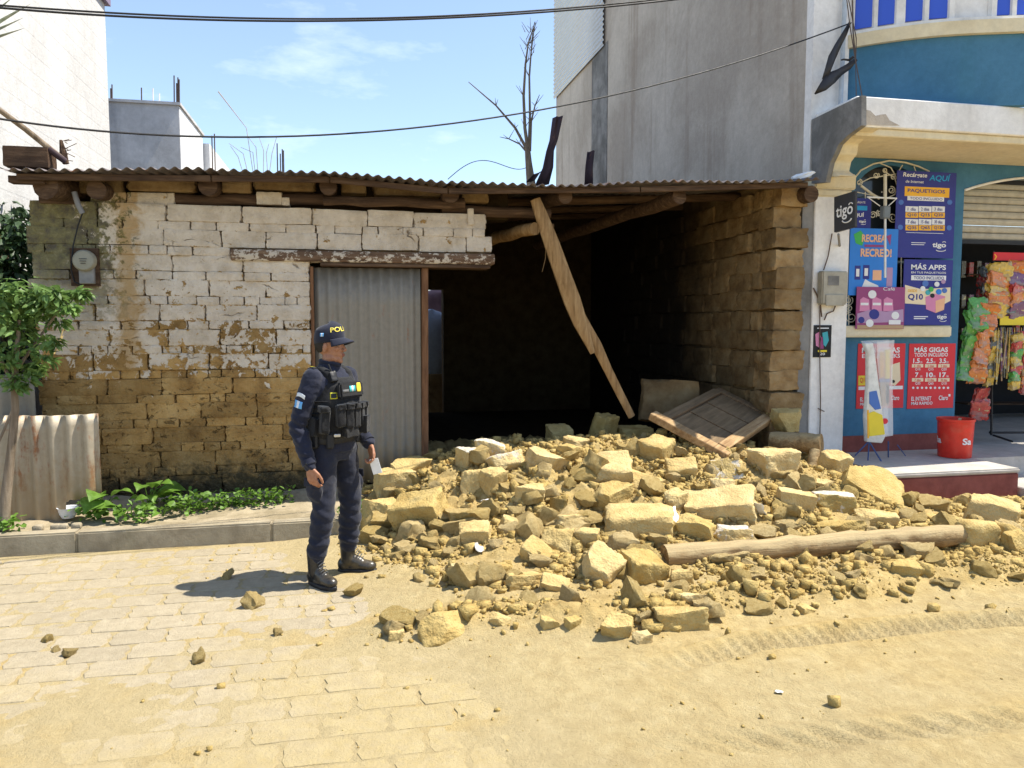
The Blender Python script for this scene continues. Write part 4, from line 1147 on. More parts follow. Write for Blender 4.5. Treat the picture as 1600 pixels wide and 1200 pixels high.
# litter
def scrap(u, v, wpx, hpx, mat, label, tilt=.3, Z=None, seed=0):
    p = on_heap(u, v) if Z is None else gnd(u, v, Z); s_ = px_m(p); rr = random.Random(seed)
    m_ = MB(); N_ = 5; vs_ = []
    for j in range(N_):
        for i in range(N_):
            x = (i / (N_ - 1) - .5) * wpx * s_; y = (j / (N_ - 1) - .5) * hpx * s_
            vs_.append((x + rr.uniform(-.1, .1) * wpx * s_ / N_, y * .9, rr.uniform(-.12, .12) * wpx * s_))
    fs = [(j * N_ + i, j * N_ + i + 1, (j + 1) * N_ + i + 1, (j + 1) * N_ + i) for j in range(N_ - 1) for i in range(N_ - 1)]
    m_.add(vs_, fs); o = m_.build("paper_scrap", mat, None, local=True, fix=False, smooth='all')
    so_ = o.modifiers.new("thickness", 'SOLIDIFY'); so_.thickness = .0012
    o.location = p + Vector((0, -.02, .03 + hpx * s_ * .25 * tilt)); o.rotation_euler = (tilt, 0, seed * .7)
    tag(o, label, "litter")
M['paper'] = plain("white_paper", (.78, .78, .78), .8, var=.06)
scrap(1053, 822, 24, 34, M['paper'], "torn white scrap standing in the heap above the log's left end", 1.1, seed=1)
scrap(748, 862, 28, 18, plain("grey_film", (.55, .52, .47), .35), "crumpled greyish plastic film low in the left of the heap", .4, seed=2)
scrap(1182, 806, 22, 30, M['paper'], "pale fibrous scrap at the right end of the long slab", .9, seed=3)
scrap(1213, 1087, 12, 8, M['paper'], "tiny white scrap lying alone on the dusty road", .1, .025, seed=4)
scrap(757, 788, 12, 10, M['paper'], "small white chip in the left middle of the heap", .5, seed=5)
scrap(920, 932, 8, 6, M['paper'], "speck of white paper at the foot of the heap", .1, .03, seed=6)

# =================================================================== LEFT SIDE
# corrugated fence pieces
YF = 6.62
fx0, fx1 = at(-40, 740, YF).x, at(157, 740, YF).x
xs_cut = at(97, 740, YF).x
def zbot(x):
    u_cut = at(97, 740, YF).x
    return (at(97, 834, YF).z if x < u_cut else at(130, 782, YF).z) + 0.012 * math.sin(x * 40) + .006 * math.sin(x * 97)
fence = empty("tin_fence", (fx0, YF, .14), "rusty corrugated tin sheet standing as a fence in front of the house corner", "fence")
o = corr(fx0, fx1, zbot, lambda x: at(100, 648, YF).z + .004 * math.sin(x * 9), YF, per=.125, amp=.02, nz=8).build("sheet", M['tin_fence'], fence, smooth='all', fix=False)
o.modifiers.new("thickness", 'SOLIDIFY').thickness = .0015
b = MB(); b.bar((fx0, YF + .05, .45), (fx1 - .2, YF + .05, .48), .04, .05); b.build("rail", M['wood_old'], fence)
b = MB(); b.boxmm((fx1 - .55, YF + .03, .1), (fx1 - .49, YF + .08, at(100, 655, YF).z)); b.build("stake", M['wood_old'], fence)
f2 = empty("tin_sheet", (at(-40, 700, 6.95).x, 6.95, .14), "narrow upright tin sheet standing behind the fence at the far left", "tin sheet")
o = corr(at(-60, 700, 6.95).x, at(60, 700, 6.95).x, .12, at(30, 585, 6.95).z, 6.95, per=.125, amp=.014).build("sheet", M['tin_door'], f2, smooth='all', fix=False)
o.modifiers.new("thickness", 'SOLIDIFY').thickness = .0015
# foliage
def leaves(n, fn, L, W, seed, droop=.4):
    rs = np.random.RandomState(seed); co, fa = [], []
    for i in range(n):
        c, outw = fn(rs)
        yaw = math.atan2(outw[1], outw[0]) + rs.normal(0, .8); pit = rs.normal(-droop, .45); roll = rs.normal(0, .6)
        l = L * rs.uniform(.6, 1.25); wv = W * rs.uniform(.7, 1.2)
        Mx = Euler((roll, -pit, yaw), 'XYZ').to_matrix()
        pts = [(0, 0, 0), (l * .35, wv * .5, .12 * wv), (l * .75, wv * .36, -.02 * l), (l, 0, -.12 * l), (l * .75, -wv * .36, -.02 * l), (l * .35, -wv * .5, .12 * wv), (l * .5, 0, -.10 * wv)]
        k = len(co)
        for p in pts:
            q = Mx @ Vector(p); co.append((c[0] + q.x, c[1] + q.y, c[2] + q.z))
        fa += [(k, k + 1, k + 6), (k + 1, k + 2, k + 6), (k + 2, k + 3, k + 6), (k + 3, k + 4, k + 6), (k + 4, k + 5, k + 6), (k + 5, k, k + 6)]
    return np.array(co), np.array(fa, np.int32)
def crown_fn(clumps):
    def f(rs):
        c = clumps[rs.randint(len(clumps))]; d = rs.normal(0, 1, 3); d /= np.linalg.norm(d) + 1e-9
        r_ = c[3] * rs.uniform(.25, 1.0) ** .5
        return (c[0] + d[0] * r_, c[1] + d[1] * r_, c[2] + d[2] * r_ * .85), d
    return f
M['leaf'] = m_leaf("shrub_leaf", (.09, .17, .04), (.19, .30, .085))
M['leaf_dark'] = m_leaf("dark_leaf", (.02, .045, .015), (.045, .085, .03), .15)
M['leaf_lime'] = m_leaf("verge_leaf", (.10, .20, .02), (.17, .30, .05))
M['bark'] = m_wood("bark", (.10, .075, .05), (.22, .17, .12), (.33, .27, .2), 2, bump=.9)
YT = 6.35
tb = gnd(14, 838, .13); tb.y = YT
def tp(u, v, dy=0.0): return at(u, v, YT + dy)
shrub = empty("shrub", (tp(8, 830).x, YT, .14), "leafy green shrub on a bare stem at the left edge", "tree")
b = MB()
b.tube([tp(4, 836), tp(10, 770), tp(18, 700), tp(24, 640), tp(22, 600), tp(26, 560), tp(30, 500)], [.045, .036, .03, .026, .023, .02, .012], 9)
b.tube([tp(22, 600), tp(0, 560, .1), tp(-20, 520, .1)], [.018, .014, .01], 7)
b.tube([tp(24, 580), tp(60, 530, .08), tp(95, 480, .12), tp(120, 458, .1)], [.014, .011, .008, .004], 6)
b.tube([tp(20, 640), tp(-6, 700, -.05), tp(-25, 690)], [.012, .01, .006], 6)
b.build("trunk", M['bark'], shrub, smooth=True)
rr = random.Random(4)
cl = []
for _ in range(22):
    u_, v_ = rr.uniform(-40, 95), rr.uniform(445, 600)
    if u_ > 20 + (600 - v_) * .6: continue
    p = tp(u_, v_, rr.uniform(-.25, .25)); cl.append((p.x, p.y, p.z, rr.uniform(.04, .10)))
for (u, v, r_) in ((15, 470, .18), (50, 480, .17), (-20, 470, .2), (30, 520, .2), (0, 530, .2), (55, 530, .13), (20, 565, .15), (-25, 560, .2), (75, 480, .12), (100, 470, .08), (118, 460, .05), (40, 450, .12), (42, 588, .07), (70, 560, .06), (-40, 510, .2), (90, 500, .06), (62, 455, .05), (84, 462, .05), (108, 482, .04), (80, 535, .05), (55, 575, .05), (25, 600, .06), (128, 456, .03), (10, 448, .07)):
    p = tp(u, v, rr.uniform(-.18, .2)); cl.append((p.x, p.y, p.z, r_))
co_, fa_ = leaves(1900, crown_fn(cl), .085, .036, 11)
link_mesh("crown", np_mesh("crown", co_ - np.array(wloc(shrub)), fa_, M['leaf']), None, shrub)
# darker bush with orange flowers behind the house corner
bush = empty("flower_bush", (at(5, 400, 8.4).x, 8.4, .1), "dark bush with orange flowers behind the house's left corner", "bush")
cl = []
for (u, v, r_) in ((10, 345, .25), (-20, 360, .3), (20, 390, .28), (0, 420, .35), (30, 430, .3), (35, 370, .2), (-30, 420, .4), (40, 460, .3), (10, 470, .4), (0, 520, .4), (30, 545, .4), (-30, 600, .4)):
    p = at(u, v, 8.4 + rr.uniform(-.3, .3)); cl.append((p.x, p.y, p.z, r_))
co_, fa_ = leaves(2200, crown_fn(cl), .11, .05, 12)
link_mesh("crown", np_mesh("crown", co_ - np.array(wloc(bush)), fa_, M['leaf_dark']), None, bush)
b = MB(); b.tube([at(0, 640, 8.4), at(5, 500, 8.4), at(10, 380, 8.4)], [.05, .04, .02], 7); b.tube([(at(0, 640, 8.4).x, 8.4, 0.0), at(0, 640, 8.4)], [.055, .05], 7); b.build("trunk", M['bark'], bush, smooth=True)
M['petal'] = plain("orange_petal", (.75, .28, .12), .7)
cl = [(at(u, v, 8.1).x, 8.1, at(u, v, 8.1).z, .03) for u, v in ((5, 369), (12, 367), (3, 397), (10, 396))]
co_, fa_ = leaves(40, crown_fn(cl), .035, .025, 13)
link_mesh("blossoms", np_mesh("blossoms", co_ - np.array(wloc(bush)), fa_, M['petal']), None, bush)
# broad-leaved weeds on the verge
def big_leaf(seed):
    rr = random.Random(seed); vs_, fs = [], []
    prof = [0.0, .55, .85, 1.0, .92, .68, .34, 0.02]; n = len(prof)
    for i, w_ in enumerate(prof):
        t = i / (n - 1)
        for s_ in (-1, -.5, 0, .5, 1):
            vs_.append((t, s_ * w_ * .36, .28 * math.sin(t * 2.4) - .25 * t * t + .05 * abs(s_) + .02 * math.sin(9 * t + s_ * 3 + seed)))
    for i in range(n - 1):
        for j in range(4):
            a = i * 5 + j; fs.append((a, a + 5, a + 6, a + 1))
    me = bpy.data.meshes.new("leaf"); me.from_pydata(vs_, [], fs); me.polygons.foreach_set("use_smooth", [True] * len(me.polygons)); me.materials.append(M['leaf_lime'])
    return me
BLm = [big_leaf(i) for i in range(4)]
rr = random.Random(9)
def weed(u, v, Yp, nl, size, label):
    p = at(u, v, Yp); p.z = .15
    e = empty("broadleaf_weed", p, label, "plant", "broad-leaved weeds on the verge")
    for k_ in range(nl):
        a = rr.uniform(-2.9, .3) if k_ % 3 else rr.uniform(0, 6.28)
        s_ = size * rr.uniform(.65, 1.15)
        st_ = Vector((math.cos(a) * size * .35, math.sin(a) * size * .25, size * rr.uniform(.25, .95)))
        m_ = MB(); m_.tube([(0, 0, 0), st_ * .6 + Vector((0, 0, .02)), st_], [.005, .004, .003], 5); m_.build("stem", M['leaf_lime'], e, local=True, fix=False)
        link_mesh("leaf", rr.choice(BLm), None, e, st_, (rr.uniform(-.4, .4), rr.uniform(-.5, .35), a), (s_, s_ * rr.uniform(.8, 1.2), s_))
weed(162, 800, 6.62, 9, .19, "broad-leaved weed beside the rusty gap of the tin fence")
weed(196, 815, 6.5, 7, .16, "low broad-leaved weed at the kerb, second from the fence")
weed(232, 790, 6.75, 9, .21, "tallest broad-leaved weed against the wall left of the small weeds")
weed(255, 815, 6.5, 6, .12, "small broad-leaved weed at the kerb right of the tallest one")
def small_weed(u, v, Yp, n_, L, label, hh=.1, name="verge_weed", mat='leaf_lime'):
    p = at(u, v, Yp); p.z = .15
    e = empty(name, p, label, "plant", "small weeds along the wall foot")
    def fn(rs):
        d = rs.normal(0, 1, 3); return (rs.normal(0, .075), rs.normal(0, .05), rs.uniform(.0, hh)), d
    c_, f_ = leaves(n_, fn, L, L * .62, int(u), -.1)
    link_mesh("foliage", np_mesh("foliage", c_, f_, M[mat]), None, e)
for u, v, Yp, lab in ((150, 815, 6.55, "tuft of small leaves at the corner of the tin fence"), (215, 822, 6.4, "tuft of small leaves at the kerb below the broad weeds"), (285, 805, 6.6, "low weed right of the broad-leaved ones"), (312, 800, 6.7, "low weed in the middle of the verge, brightest there"), (340, 795, 6.72, "low bushy weed left of two others by the wall foot"), (372, 790, 6.75, "low weed between two bushy ones by the wall foot"), (400, 792, 6.75, "low weed second from the officer"), (432, 790, 6.78, "low weed nearest the officer's back"), (262, 792, 6.85, "shaded weed at the wall behind the small broad-leaved one"), (556, 825, 6.2, "weed between the officer's legs and the rubble heap")):
    small_weed(u, v, Yp, 90, .05, lab, .13)
small_weed(4, 845, 6.3, 60, .06, "grass tuft at the foot of the shrub stem", .1)
# dry twig beside the wall
tw = empty("dry_twig", at(92, 550, 6.75), "dry yellow twig of seed pods hanging beside the shrub", "twig")
b = MB(); b.tube([at(86, 552, 6.75), at(92, 535, 6.72), at(100, 512, 6.75)], .004, 5)
for u, v in ((88, 545), (95, 540), (98, 525), (90, 530)): b.tube([at(u, v, 6.74), at(u - 4, v + 8, 6.72)], .006, 5)
b.build("stem", plain("dry_straw", (.45, .33, .14), .8), tw)
# white tub under the fence gap
p = at(107, 812, 6.62); s_ = px_m(p)
tub = empty("white_tub", (p.x, p.y, .15), "battered white plastic tub in the gap under the tin fence", "tub")
b = MB(); b.lathe([(.005, .0), (.045, .0), (.062, .03), (.075, .08), (.08, .085), (.07, .082), (.05, .03), (.0, .025)], (p.x, p.y, .15), 20); b.build("bowl", plain("tub_white", (.66, .68, .72), .5, dirt=(.3, .25, .16)), tub, smooth=True)
for u, v, sd in ((88, 828, 1), (99, 832, 2), (120, 830, 3), (60, 834, 4)):
    p = at(u, v, 6.3); me = lump("verge_stone", (.07, .06, .05), 4, .5, .1, 60 + sd, mat=M['kerb']); o = link_mesh("verge_stone", me, None, None, (p.x, p.y, .155)); tag(o, "small grey stone at the foot of the tin fence", "stone", "small stones by the fence")

# =================================================================== ON THE HOUSE FRONT
pm_ = at(133, 408, WALL_Y - .06)
meter = empty("electric_meter", pm_, "round old electricity meter mounted on the mossy house wall", "meter")
b = MB(); b.boxmm((at(112, 400, WALL_Y).x, WALL_Y - .045, at(112, 447, WALL_Y).z), (at(156, 400, WALL_Y).x, WALL_Y - .005, at(112, 388, WALL_Y).z)); b.build("backboard", M['wood_old'], meter)
b = MB(); b.boxmm((at(128, 400, WALL_Y).x, WALL_Y - .10, at(112, 444, WALL_Y).z), (at(151, 400, WALL_Y).x, WALL_Y - .047, at(112, 405, WALL_Y).z)); b.build("socket_box", M['cement_dark'], meter, bevel=.006)
m_ = MB(); m_.lathe([(.0, .0), (.088, .0), (.088, .045), (.075, .06), (.0, .065)], (0, 0, 0), 28); o = m_.build("dial_cover", plain("meter_grey", (.27, .25, .19), .4, dirt=(.2, .17, .1)), meter, smooth=True, local=True); o.rotation_euler = (math.pi / 2, 0, 0); o.location = (0.01, -.02, 0)
m_ = MB()
for k_ in range(3): m_.box((0.01, -.088, .012 - k_ * .018), (.06 - .01 * k_, .002, .005))
m_.build("dial_print", M['black'], meter, local=True)
b = MB(); b.tube([at(116, 300, WALL_Y - .1), at(122, 320, WALL_Y - .1), at(129, 333, WALL_Y - .08)], .022, 10); b.build("conduit", plain("conduit_grey", (.20, .20, .21), .6), meter, smooth=True)
b = MB(); b.tube([at(129, 333, WALL_Y - .08), at(122, 352, WALL_Y - .04), at(114, 385, WALL_Y - .05), at(111, 420, WALL_Y - .06), at(116, 440, WALL_Y - .05), at(128, 446, WALL_Y - .05)], .006, 6); b.build("wire", M['cable'], meter)
# block, pole, dry stalk on the roof
p = at(47, 246, 6.95); me = lump("roof_block", (.33, .2, .16), 6, .1, .02, 44, mat=M['cement_dark']); o = link_mesh("roof_block", me, None, None, (p.x, p.y, eave(p.x) + .03 + .09)); o.data.materials[0] = M['wood_old']; tag(o, "dark timber block weighing down the left end of the roof", "timber block")
pl = empty("roof_pole", at(100, 250, 6.95), "slanting grey wooden pole leaning on the roof at the upper left", "pole")
b = MB(); b.tube([at(-30, 150, 6.6), at(40, 202, 6.8), at(102, 252, 6.95)], [.02, .022, .024], 9); b.build("pole", M['bark'], pl, smooth=True)
b = MB(); b.tube([at(75, 232, 6.88), at(102, 252, 6.95)], .0255, 9); b.build("rusty_end", M['tin_rust'], pl, smooth=True)
stk = empty("dry_stalk", at(100, 252, 7.1), "shaggy dry plant stalk sticking up from the roof edge", "plant")
b = MB(); b.tube([at(103, 256, 7.1), at(99, 240, 7.1), at(95, 219, 7.1)], [.025, .03, .012], 8)
for k_ in range(22):
    a = at(random.uniform(94, 103), random.uniform(220, 252), 7.1); b.tube([a, a + Vector((random.uniform(-.03, .10), random.uniform(-.04, .04), random.uniform(-.06, .04)))], .003, 4)
b.build("stalk", M['wood_old'], stk)
# thin dry grass plumes standing on the roof
gr = empty("dry_grass", at(400, 262, 9.5), "thin dry grass stalks rising behind the roof edge", "grass")
for k_, (u0, v0, u1, v1, u2, v2) in enumerate(((400, 262, 385, 200, 341, 143), (395, 264, 380, 240, 358, 224), (405, 262, 400, 230, 388, 214), (410, 262, 412, 235, 405, 215), (415, 262, 425, 240, 432, 215), (390, 262, 372, 245, 360, 228), (420, 262, 416, 240, 420, 225), (402, 262, 395, 238, 376, 230))):
    m_ = MB(); Yg = 9.3
    a0 = at(u0, v0, Yg); a0.z = eave(a0.x) + .2
    m_.tube([a0, at(u1, v1, Yg), at(u2, v2, Yg)], [.004, .004, .003 if k_ else .007], 5); m_.build("stalk", plain("pale_straw", (.5, .43, .33), .8), gr)
# bent sheets and bare tree above the roof
def rust_sheet(name, pts, wd, label):
    e = empty(name, pts[0], label, "tin sheet"); vs_, fs = [], []
    for i, p in enumerate(pts):
        for s_ in (-1, -.4, .3, 1): vs_.append((p[0] + s_ * wd[i] / 2, p[1] + .035 * math.cos(s_ * 4 + i) , p[2] + s_ * .012))
    for i in range(len(pts) - 1):
        for j in range(3): a = i * 4 + j; fs.append((a, a + 1, a + 5, a + 4))
    m_ = MB(); m_.add(vs_, fs); o = m_.build("sheet", M['tin_rust'], e, fix=False, smooth='all'); o.modifiers.new("thickness", 'SOLIDIFY').thickness = .003
YS = 8.3
rust_sheet("bent_tin_sheet", [at(846, 290, YS), at(856, 262, YS), at(860, 236, YS), at(866, 218, YS), at(872, 182, YS)], [.16, .13, .10, .10, .11], "bent dark rusty tin strip sticking up beside the bare tree")
rust_sheet("tin_strip", [at(919, 290, YS), at(920, 262, YS), at(924, 236, YS)], [.10, .10, .10], "short dark tin strip sticking up in front of the grey wall")
rust_sheet("curled_tin_piece", [at(828, 284, YS), at(838, 272, YS), at(846, 268, YS)], [.10, .08, .03], "small curled tin piece at the base of the bare tree")
YT2 = 13.6
tr = empty("bare_tree", (at(829, 300, YT2).x, YT2, 0), "leafless thin tree rising behind the roof against the sky", "tree")
def T(u, v): return at(u, v, YT2)
b = MB(); b0 = T(830, 290); b.tube([(b0.x, b0.y, 0), b0, T(826, 255), T(824, 232)], [.11, .085, .06, .05], 9); b.build("trunk", M['bark'], tr, smooth=True)
for path, r0 in ((((826, 245), (820, 200), (818, 150), (821, 100), (825, 70), (836, 34)), .05), (((826, 240), (828, 180), (827, 120), (830, 80), (834, 50), (837, 36)), .035), (((824, 235), (805, 200), (775, 165), (732, 128)), .042), (((825, 240), (812, 225), (795, 217), (781, 214)), .028), (((828, 236), (830, 190), (836, 165), (843, 148)), .034)):
    m_ = MB(); m_.tube([T(*q) for q in path], [r0 * .72 * (1 - .78 * i / (len(path) - 1)) for i in range(len(path))], 7)
    for i in range(1, len(path) - 1):
        for s_ in range(2):
            a = T(*path[i]); m_.tube([a, a + Vector((random.uniform(-.16, .16), 0, random.uniform(.05, .2)))], [.008, .003], 5)
    if path[-1] in ((836, 34), (837, 36)):
        for _ in range(9):
            q = T(random.uniform(819, 834), random.uniform(50, 95)); m_.tube([q, q + Vector((random.uniform(-.14, .16), 0, random.uniform(.1, .26)))], [.007, .003], 5)
    m_.build("branch", M['bark'], tr, smooth=True)
# agave at the upper left
ag = empty("spiky_plant", at(-90, 90, 7.0), "grey-green spiky leaves poking in at the top left corner", "plant")
for (u, v) in ((48, 6), (36, 28), (22, -6), (38, 44), (10, -10), (30, 14)):
    a = at(-90, 95, 7.0); c2 = at(u, v, 7.0 + random.uniform(-.1, .1)); mid = a.lerp(c2, .55) + Vector((0, 0, .02)); m_ = MB()
    m_.tube([a, mid, c2], [.024, .03, .001], 6, flat=.35); m_.build("leaf", m_leaf("agave_leaf", (.30, .36, .28), (.42, .47, .38), .1), ag, smooth=True)
b = MB(); q = at(-90, 95, 7.0); b.tube([(q.x, q.y, 0), q], [.04, .03], 8); b.build("stem", M['bark'], ag, smooth=True)

# =================================================================== SHOP AT THE RIGHT
X_G = at(1268, 140, PIL_Y).x
shop = empty("shop_building", (X_G, PIL_Y, 0), "two-storey corner shop with blue walls, cream trim and a grey rendered side wall", "building")
y_rear = atx(869, 200, X_G).y; y_tin = atx(946, 60, X_G).y
b = MB(); b.boxmm((X_G, PIL_Y + .12, 0), (X_G + .25, y_rear, 9.5)); b.build("side_wall", M['cement'], shop)
b = MB(); b.boxmm((X_G - .012, atx(950, 100, X_G).y, 0), (X_G - .001, atx(926, 100, X_G).y, atx(940, 75, X_G).z)); b.build("stained_strip", M['cement_dark'], shop)
# galvanised sheets with level ribs on the rear of the side wall
zt0 = atx(945, 68, X_G - .05).z
m_ = MB(); vs_, fs = [], []; nz = 300; z1 = 9.3
for i in range(nz + 1):
    z = zt0 + (z1 - zt0) * i / nz; xx = X_G - .045 - .013 * math.cos(2 * math.pi * z / .09)
    for j, yy in enumerate((y_tin, (y_tin + y_rear) / 2, y_rear + .05)): vs_.append((xx - .004 * (j == 1), yy, z))
for i in range(nz):
    for j in range(2): a = i * 3 + j; fs.append((a, a + 1, a + 4, a + 3))
m_.add(vs_, fs); o = m_.build("tin_cladding", M['tin_new'], shop, smooth='all', fix=False); o.modifiers.new("thickness", 'SOLIDIFY').thickness = .002
# pilaster
b = MB(); b.boxmm((X_PL0, PIL_Y, 0), (X_PL1, PIL_Y + .4, at(1300, 292, PIL_Y).z)); b.build("pilaster", M['white'], shop, bevel=.008)
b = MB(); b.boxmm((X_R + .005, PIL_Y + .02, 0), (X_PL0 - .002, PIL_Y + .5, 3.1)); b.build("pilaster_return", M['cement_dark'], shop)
b = MB(); b.boxmm((X_PL0 - .03, PIL_Y - .04, at(1300, 296, PIL_Y).z), (X_PL1 + .03, PIL_Y + .2, at(1300, 272, PIL_Y).z)); b.boxmm((X_PL0 - .01, PIL_Y - .02, at(1300, 308, PIL_Y).z), (X_PL1 + .012, PIL_Y + .2, at(1300, 297, PIL_Y).z)); b.build("pilaster_cap", M['cream'], shop, bevel=.012, seg=2)
b = MB(); b.boxmm((X_G + .002, PIL_Y, at(1300, 270, PIL_Y).z), (at(1326, 100, PIL_Y).x, PIL_Y + .119, 7)); b.build("upper_pilaster", M['white'], shop)
def side_prism(name, pts, x0, x1, mat, bev=0):
    poly = [(atx(u, v, x0).y, atx(u, v, x0).z) for u, v in pts]; n = len(poly)
    m_ = MB(); m_.add([(x0, y, z) for y, z in poly] + [(x1, y, z) for y, z in poly], [tuple(range(n)), tuple(range(n, 2 * n))] + [(i, (i + 1) % n, (i + 1) % n + n, i + n) for i in range(n)])
    return m_.build(name, mat, shop, bevel=bev)
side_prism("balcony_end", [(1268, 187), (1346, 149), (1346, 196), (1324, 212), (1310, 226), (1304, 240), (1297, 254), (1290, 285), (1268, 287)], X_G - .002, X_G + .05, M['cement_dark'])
side_prism("corbel", [(1346, 198), (1326, 210), (1311, 224), (1309, 240), (1300, 252), (1297, 266), (1308, 274), (1272, 276), (1272, 200)], X_G + .052, X_G + .27, M['cream'], .01)
zb0, zb1 = at(1347, 197, BALC_Y).z, at(1347, 150, BALC_Y).z
xb0 = X_G + .055
b = MB(); b.boxmm((xb0, BALC_Y, zb0), (12, PIL_Y + .25, zb1)); b.build("balcony", M['white'], shop, bevel=.01)
b = MB(); b.boxmm((xb0 + .02, BALC_Y + .035, zb0 - .075), (12, PIL_Y + .25, zb0 - .001)); b.build("balcony_soffit_band", M['cream'], shop, bevel=.01)
# patch where the white render fell off the balcony face
poly = [(1346, 168), (1352, 171), (1360, 173), (1368, 181), (1376, 179), (1384, 178), (1390, 188), (1398, 192), (1406, 196), (1346, 197)]
m_ = MB(); m_.prism([(at(u, v, BALC_Y - .004).x, max(at(u, v, BALC_Y - .004).z, zb0 + .004)) for u, v in poly], BALC_Y - .004, BALC_Y - .0005); m_.build("bare_patch", M['cement'], shop)
# blue ground-floor wall with arched window and shop opening
W0 = X_PL1 - .02; XO = at(1500, 450, SHOP_Y).x
zc = zb0 + .05
xa_, xb_ = at(1331, 400, SHOP_Y).x, at(1440, 400, SHOP_Y).x
zs_, zt_ = at(1335, 310, SHOP_Y).z, at(1385, 258, SHOP_Y).z; zw = at(1335, 508, SHOP_Y).z
xm = (xa_ + xb_) / 2; rx = (xb_ - xa_) / 2
arc = [(xm + rx * math.cos(t), zs_ + (zt_ - zs_) * math.sin(t)) for t in [math.pi * i / 20 for i in range(21)]]   # right to left
left = [(W0, SLAB_Z - .05), (xm, SLAB_Z - .05), (xm, zw), (xa_, zw)] + arc[::-1][:11] + [(xm, zc), (W0, zc)]
right = [(xm + .0005, SLAB_Z - .05), (XO, SLAB_Z - .05), (XO, zc), (xm + .0005, zc)] + arc[::-1][10:] + [(xb_, zw), (xm + .0005, zw)]
right = [(xm + .0005 if abs(x - xm) < 1e-6 else x, z) for x, z in right]
m_ = MB(); m_.prism(left, SHOP_Y, SHOP_Y + .16); m_.prism(right, SHOP_Y, SHOP_Y + .16); m_.build("shop_wall", M['blue'], shop)
zo = at(1500, 297, SHOP_Y).z; xo2 = XO + 2.6
arc2 = [(XO + .0005 + (xo2 - XO) * t, zo + .36 * math.sin(math.pi * min(1, .12 + .88 * t)) ** .7 - .36 * math.sin(math.pi * .12) ** .7) for t in [i / 16 for i in range(17)]]
arc2 = [(x, max(z, zo)) for x, z in arc2]
m_ = MB(); m_.prism(arc2 + [(xo2, zc), (XO + .0005, zc)], SHOP_Y, SHOP_Y + .16); m_.build("shop_wall_head", M['blue'], shop)
m_ = MB(); m_.tube([(x, SHOP_Y - .005, z) for x, z in arc2], .014, 8); m_.build("arch_trim", M['white'], shop, smooth=True)
b = MB(); b.boxmm((W0, SHOP_Y - .014, SLAB_Z - .04), (XO - .004, SHOP_Y - .0005, at(1420, 678, SHOP_Y).z)); b.build("plinth_band", M['maroon'], shop)
b = MB(); b.boxmm((W0 - .15, SHOP_Y - .11, at(1330, 527, SHOP_Y - .1).z), (at(1487, 515, SHOP_Y - .1).x, SHOP_Y - .001, at(1330, 509, SHOP_Y - .1).z)); b.build("window_sill", M['cream'], shop, bevel=.014, seg=2)
# dark room behind window and opening
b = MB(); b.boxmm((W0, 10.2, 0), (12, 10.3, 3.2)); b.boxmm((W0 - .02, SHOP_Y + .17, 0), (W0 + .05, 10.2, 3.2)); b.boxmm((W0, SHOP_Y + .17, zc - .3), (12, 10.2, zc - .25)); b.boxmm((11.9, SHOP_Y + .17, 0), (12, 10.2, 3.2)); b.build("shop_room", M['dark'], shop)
# window glass, grille
gl = Nd("dark_glass"); gl.set("Base Color", (.02, .025, .03)); gl.set("Roughness", .12); gl.set("Specular IOR Level", .5)
win = empty("window", (xm, SHOP_Y + .1, zw), parent=shop)
m_ = MB(); m_.prism([(xa_, zw), (xb_, zw)] + arc, SHOP_Y + .10, SHOP_Y + .105); m_.build("pane", gl.mat, win)
YG = SHOP_Y - .05
def gp(u, v, dy=0): return at(u, v, YG + dy)
M['grille'] = plain("grille_cream", (.62, .58, .47), .55)
m_ = MB(); m_.tube([gp(1322, 300), gp(1330, 285), gp(1345, 266), (gp(1365, 256)), gp(1390, 251), gp(1415, 254), gp(1435, 260), gp(1452, 268)], .009, 7)
m_.tube([gp(1385, 270), gp(1398, 278), gp(1402, 292), gp(1398, 304), gp(1385, 310)], .006, 6)
m_.tube([gp(1375, 255), gp(1392, 262), gp(1402, 280)], .006, 6)
m_.tube([gp(1410, 258), gp(1404, 268), gp(1402, 285)], .006, 6); m_.tube([gp(1428, 260), gp(1432, 270)], .005, 6)
m_.tube([gp(1340, 288), gp(1360, 278), gp(1400, 272)], .006, 6); m_.tube([gp(1338, 300), gp(1362, 305), gp(1375, 308)], .005, 6)
m_.build("grille_arch", M['grille'], win, smooth=True)
m_ = MB(); m_.tube([gp(1345, 290), gp(1362, 303), gp(1374, 310)], .014, 8); m_.build("grille_brace", M['grille'], win, smooth=True)
def scroll(u, v, rpx, turns=1.6, ph=0.0, flip=1):
    pts = []
    for i in range(26):
        t = i / 25; a = ph + flip * t * turns * 2 * math.pi; r_ = rpx * (1 - .75 * t); pts.append(gp(u + r_ * math.cos(a), v + r_ * math.sin(a)))
    return pts
for u, v, r_ in ((1343, 285, 5), (1369, 274, 5), (1383, 266, 4), (1396, 277, 5), (1393, 297, 6), (1364, 336, 6), (1374, 333, 5), (1395, 340, 8), (1325, 395, 6), (1324, 420, 6), (1325, 470, 8), (1330, 496, 9), (1327, 482, 6)):
    m_ = MB(); m_.tube(scroll(u, v, r_, flip=1 if int(u) % 2 else -1, ph=u), .005, 6); m_.build("scroll", M['grille'], win, smooth=True)
for u in (1326, 1352, 1408):
    m_ = MB(); m_.tube([gp(u, 300), gp(u, 508)], .006, 6); m_.build("bar", M['grille'], win, smooth=True)
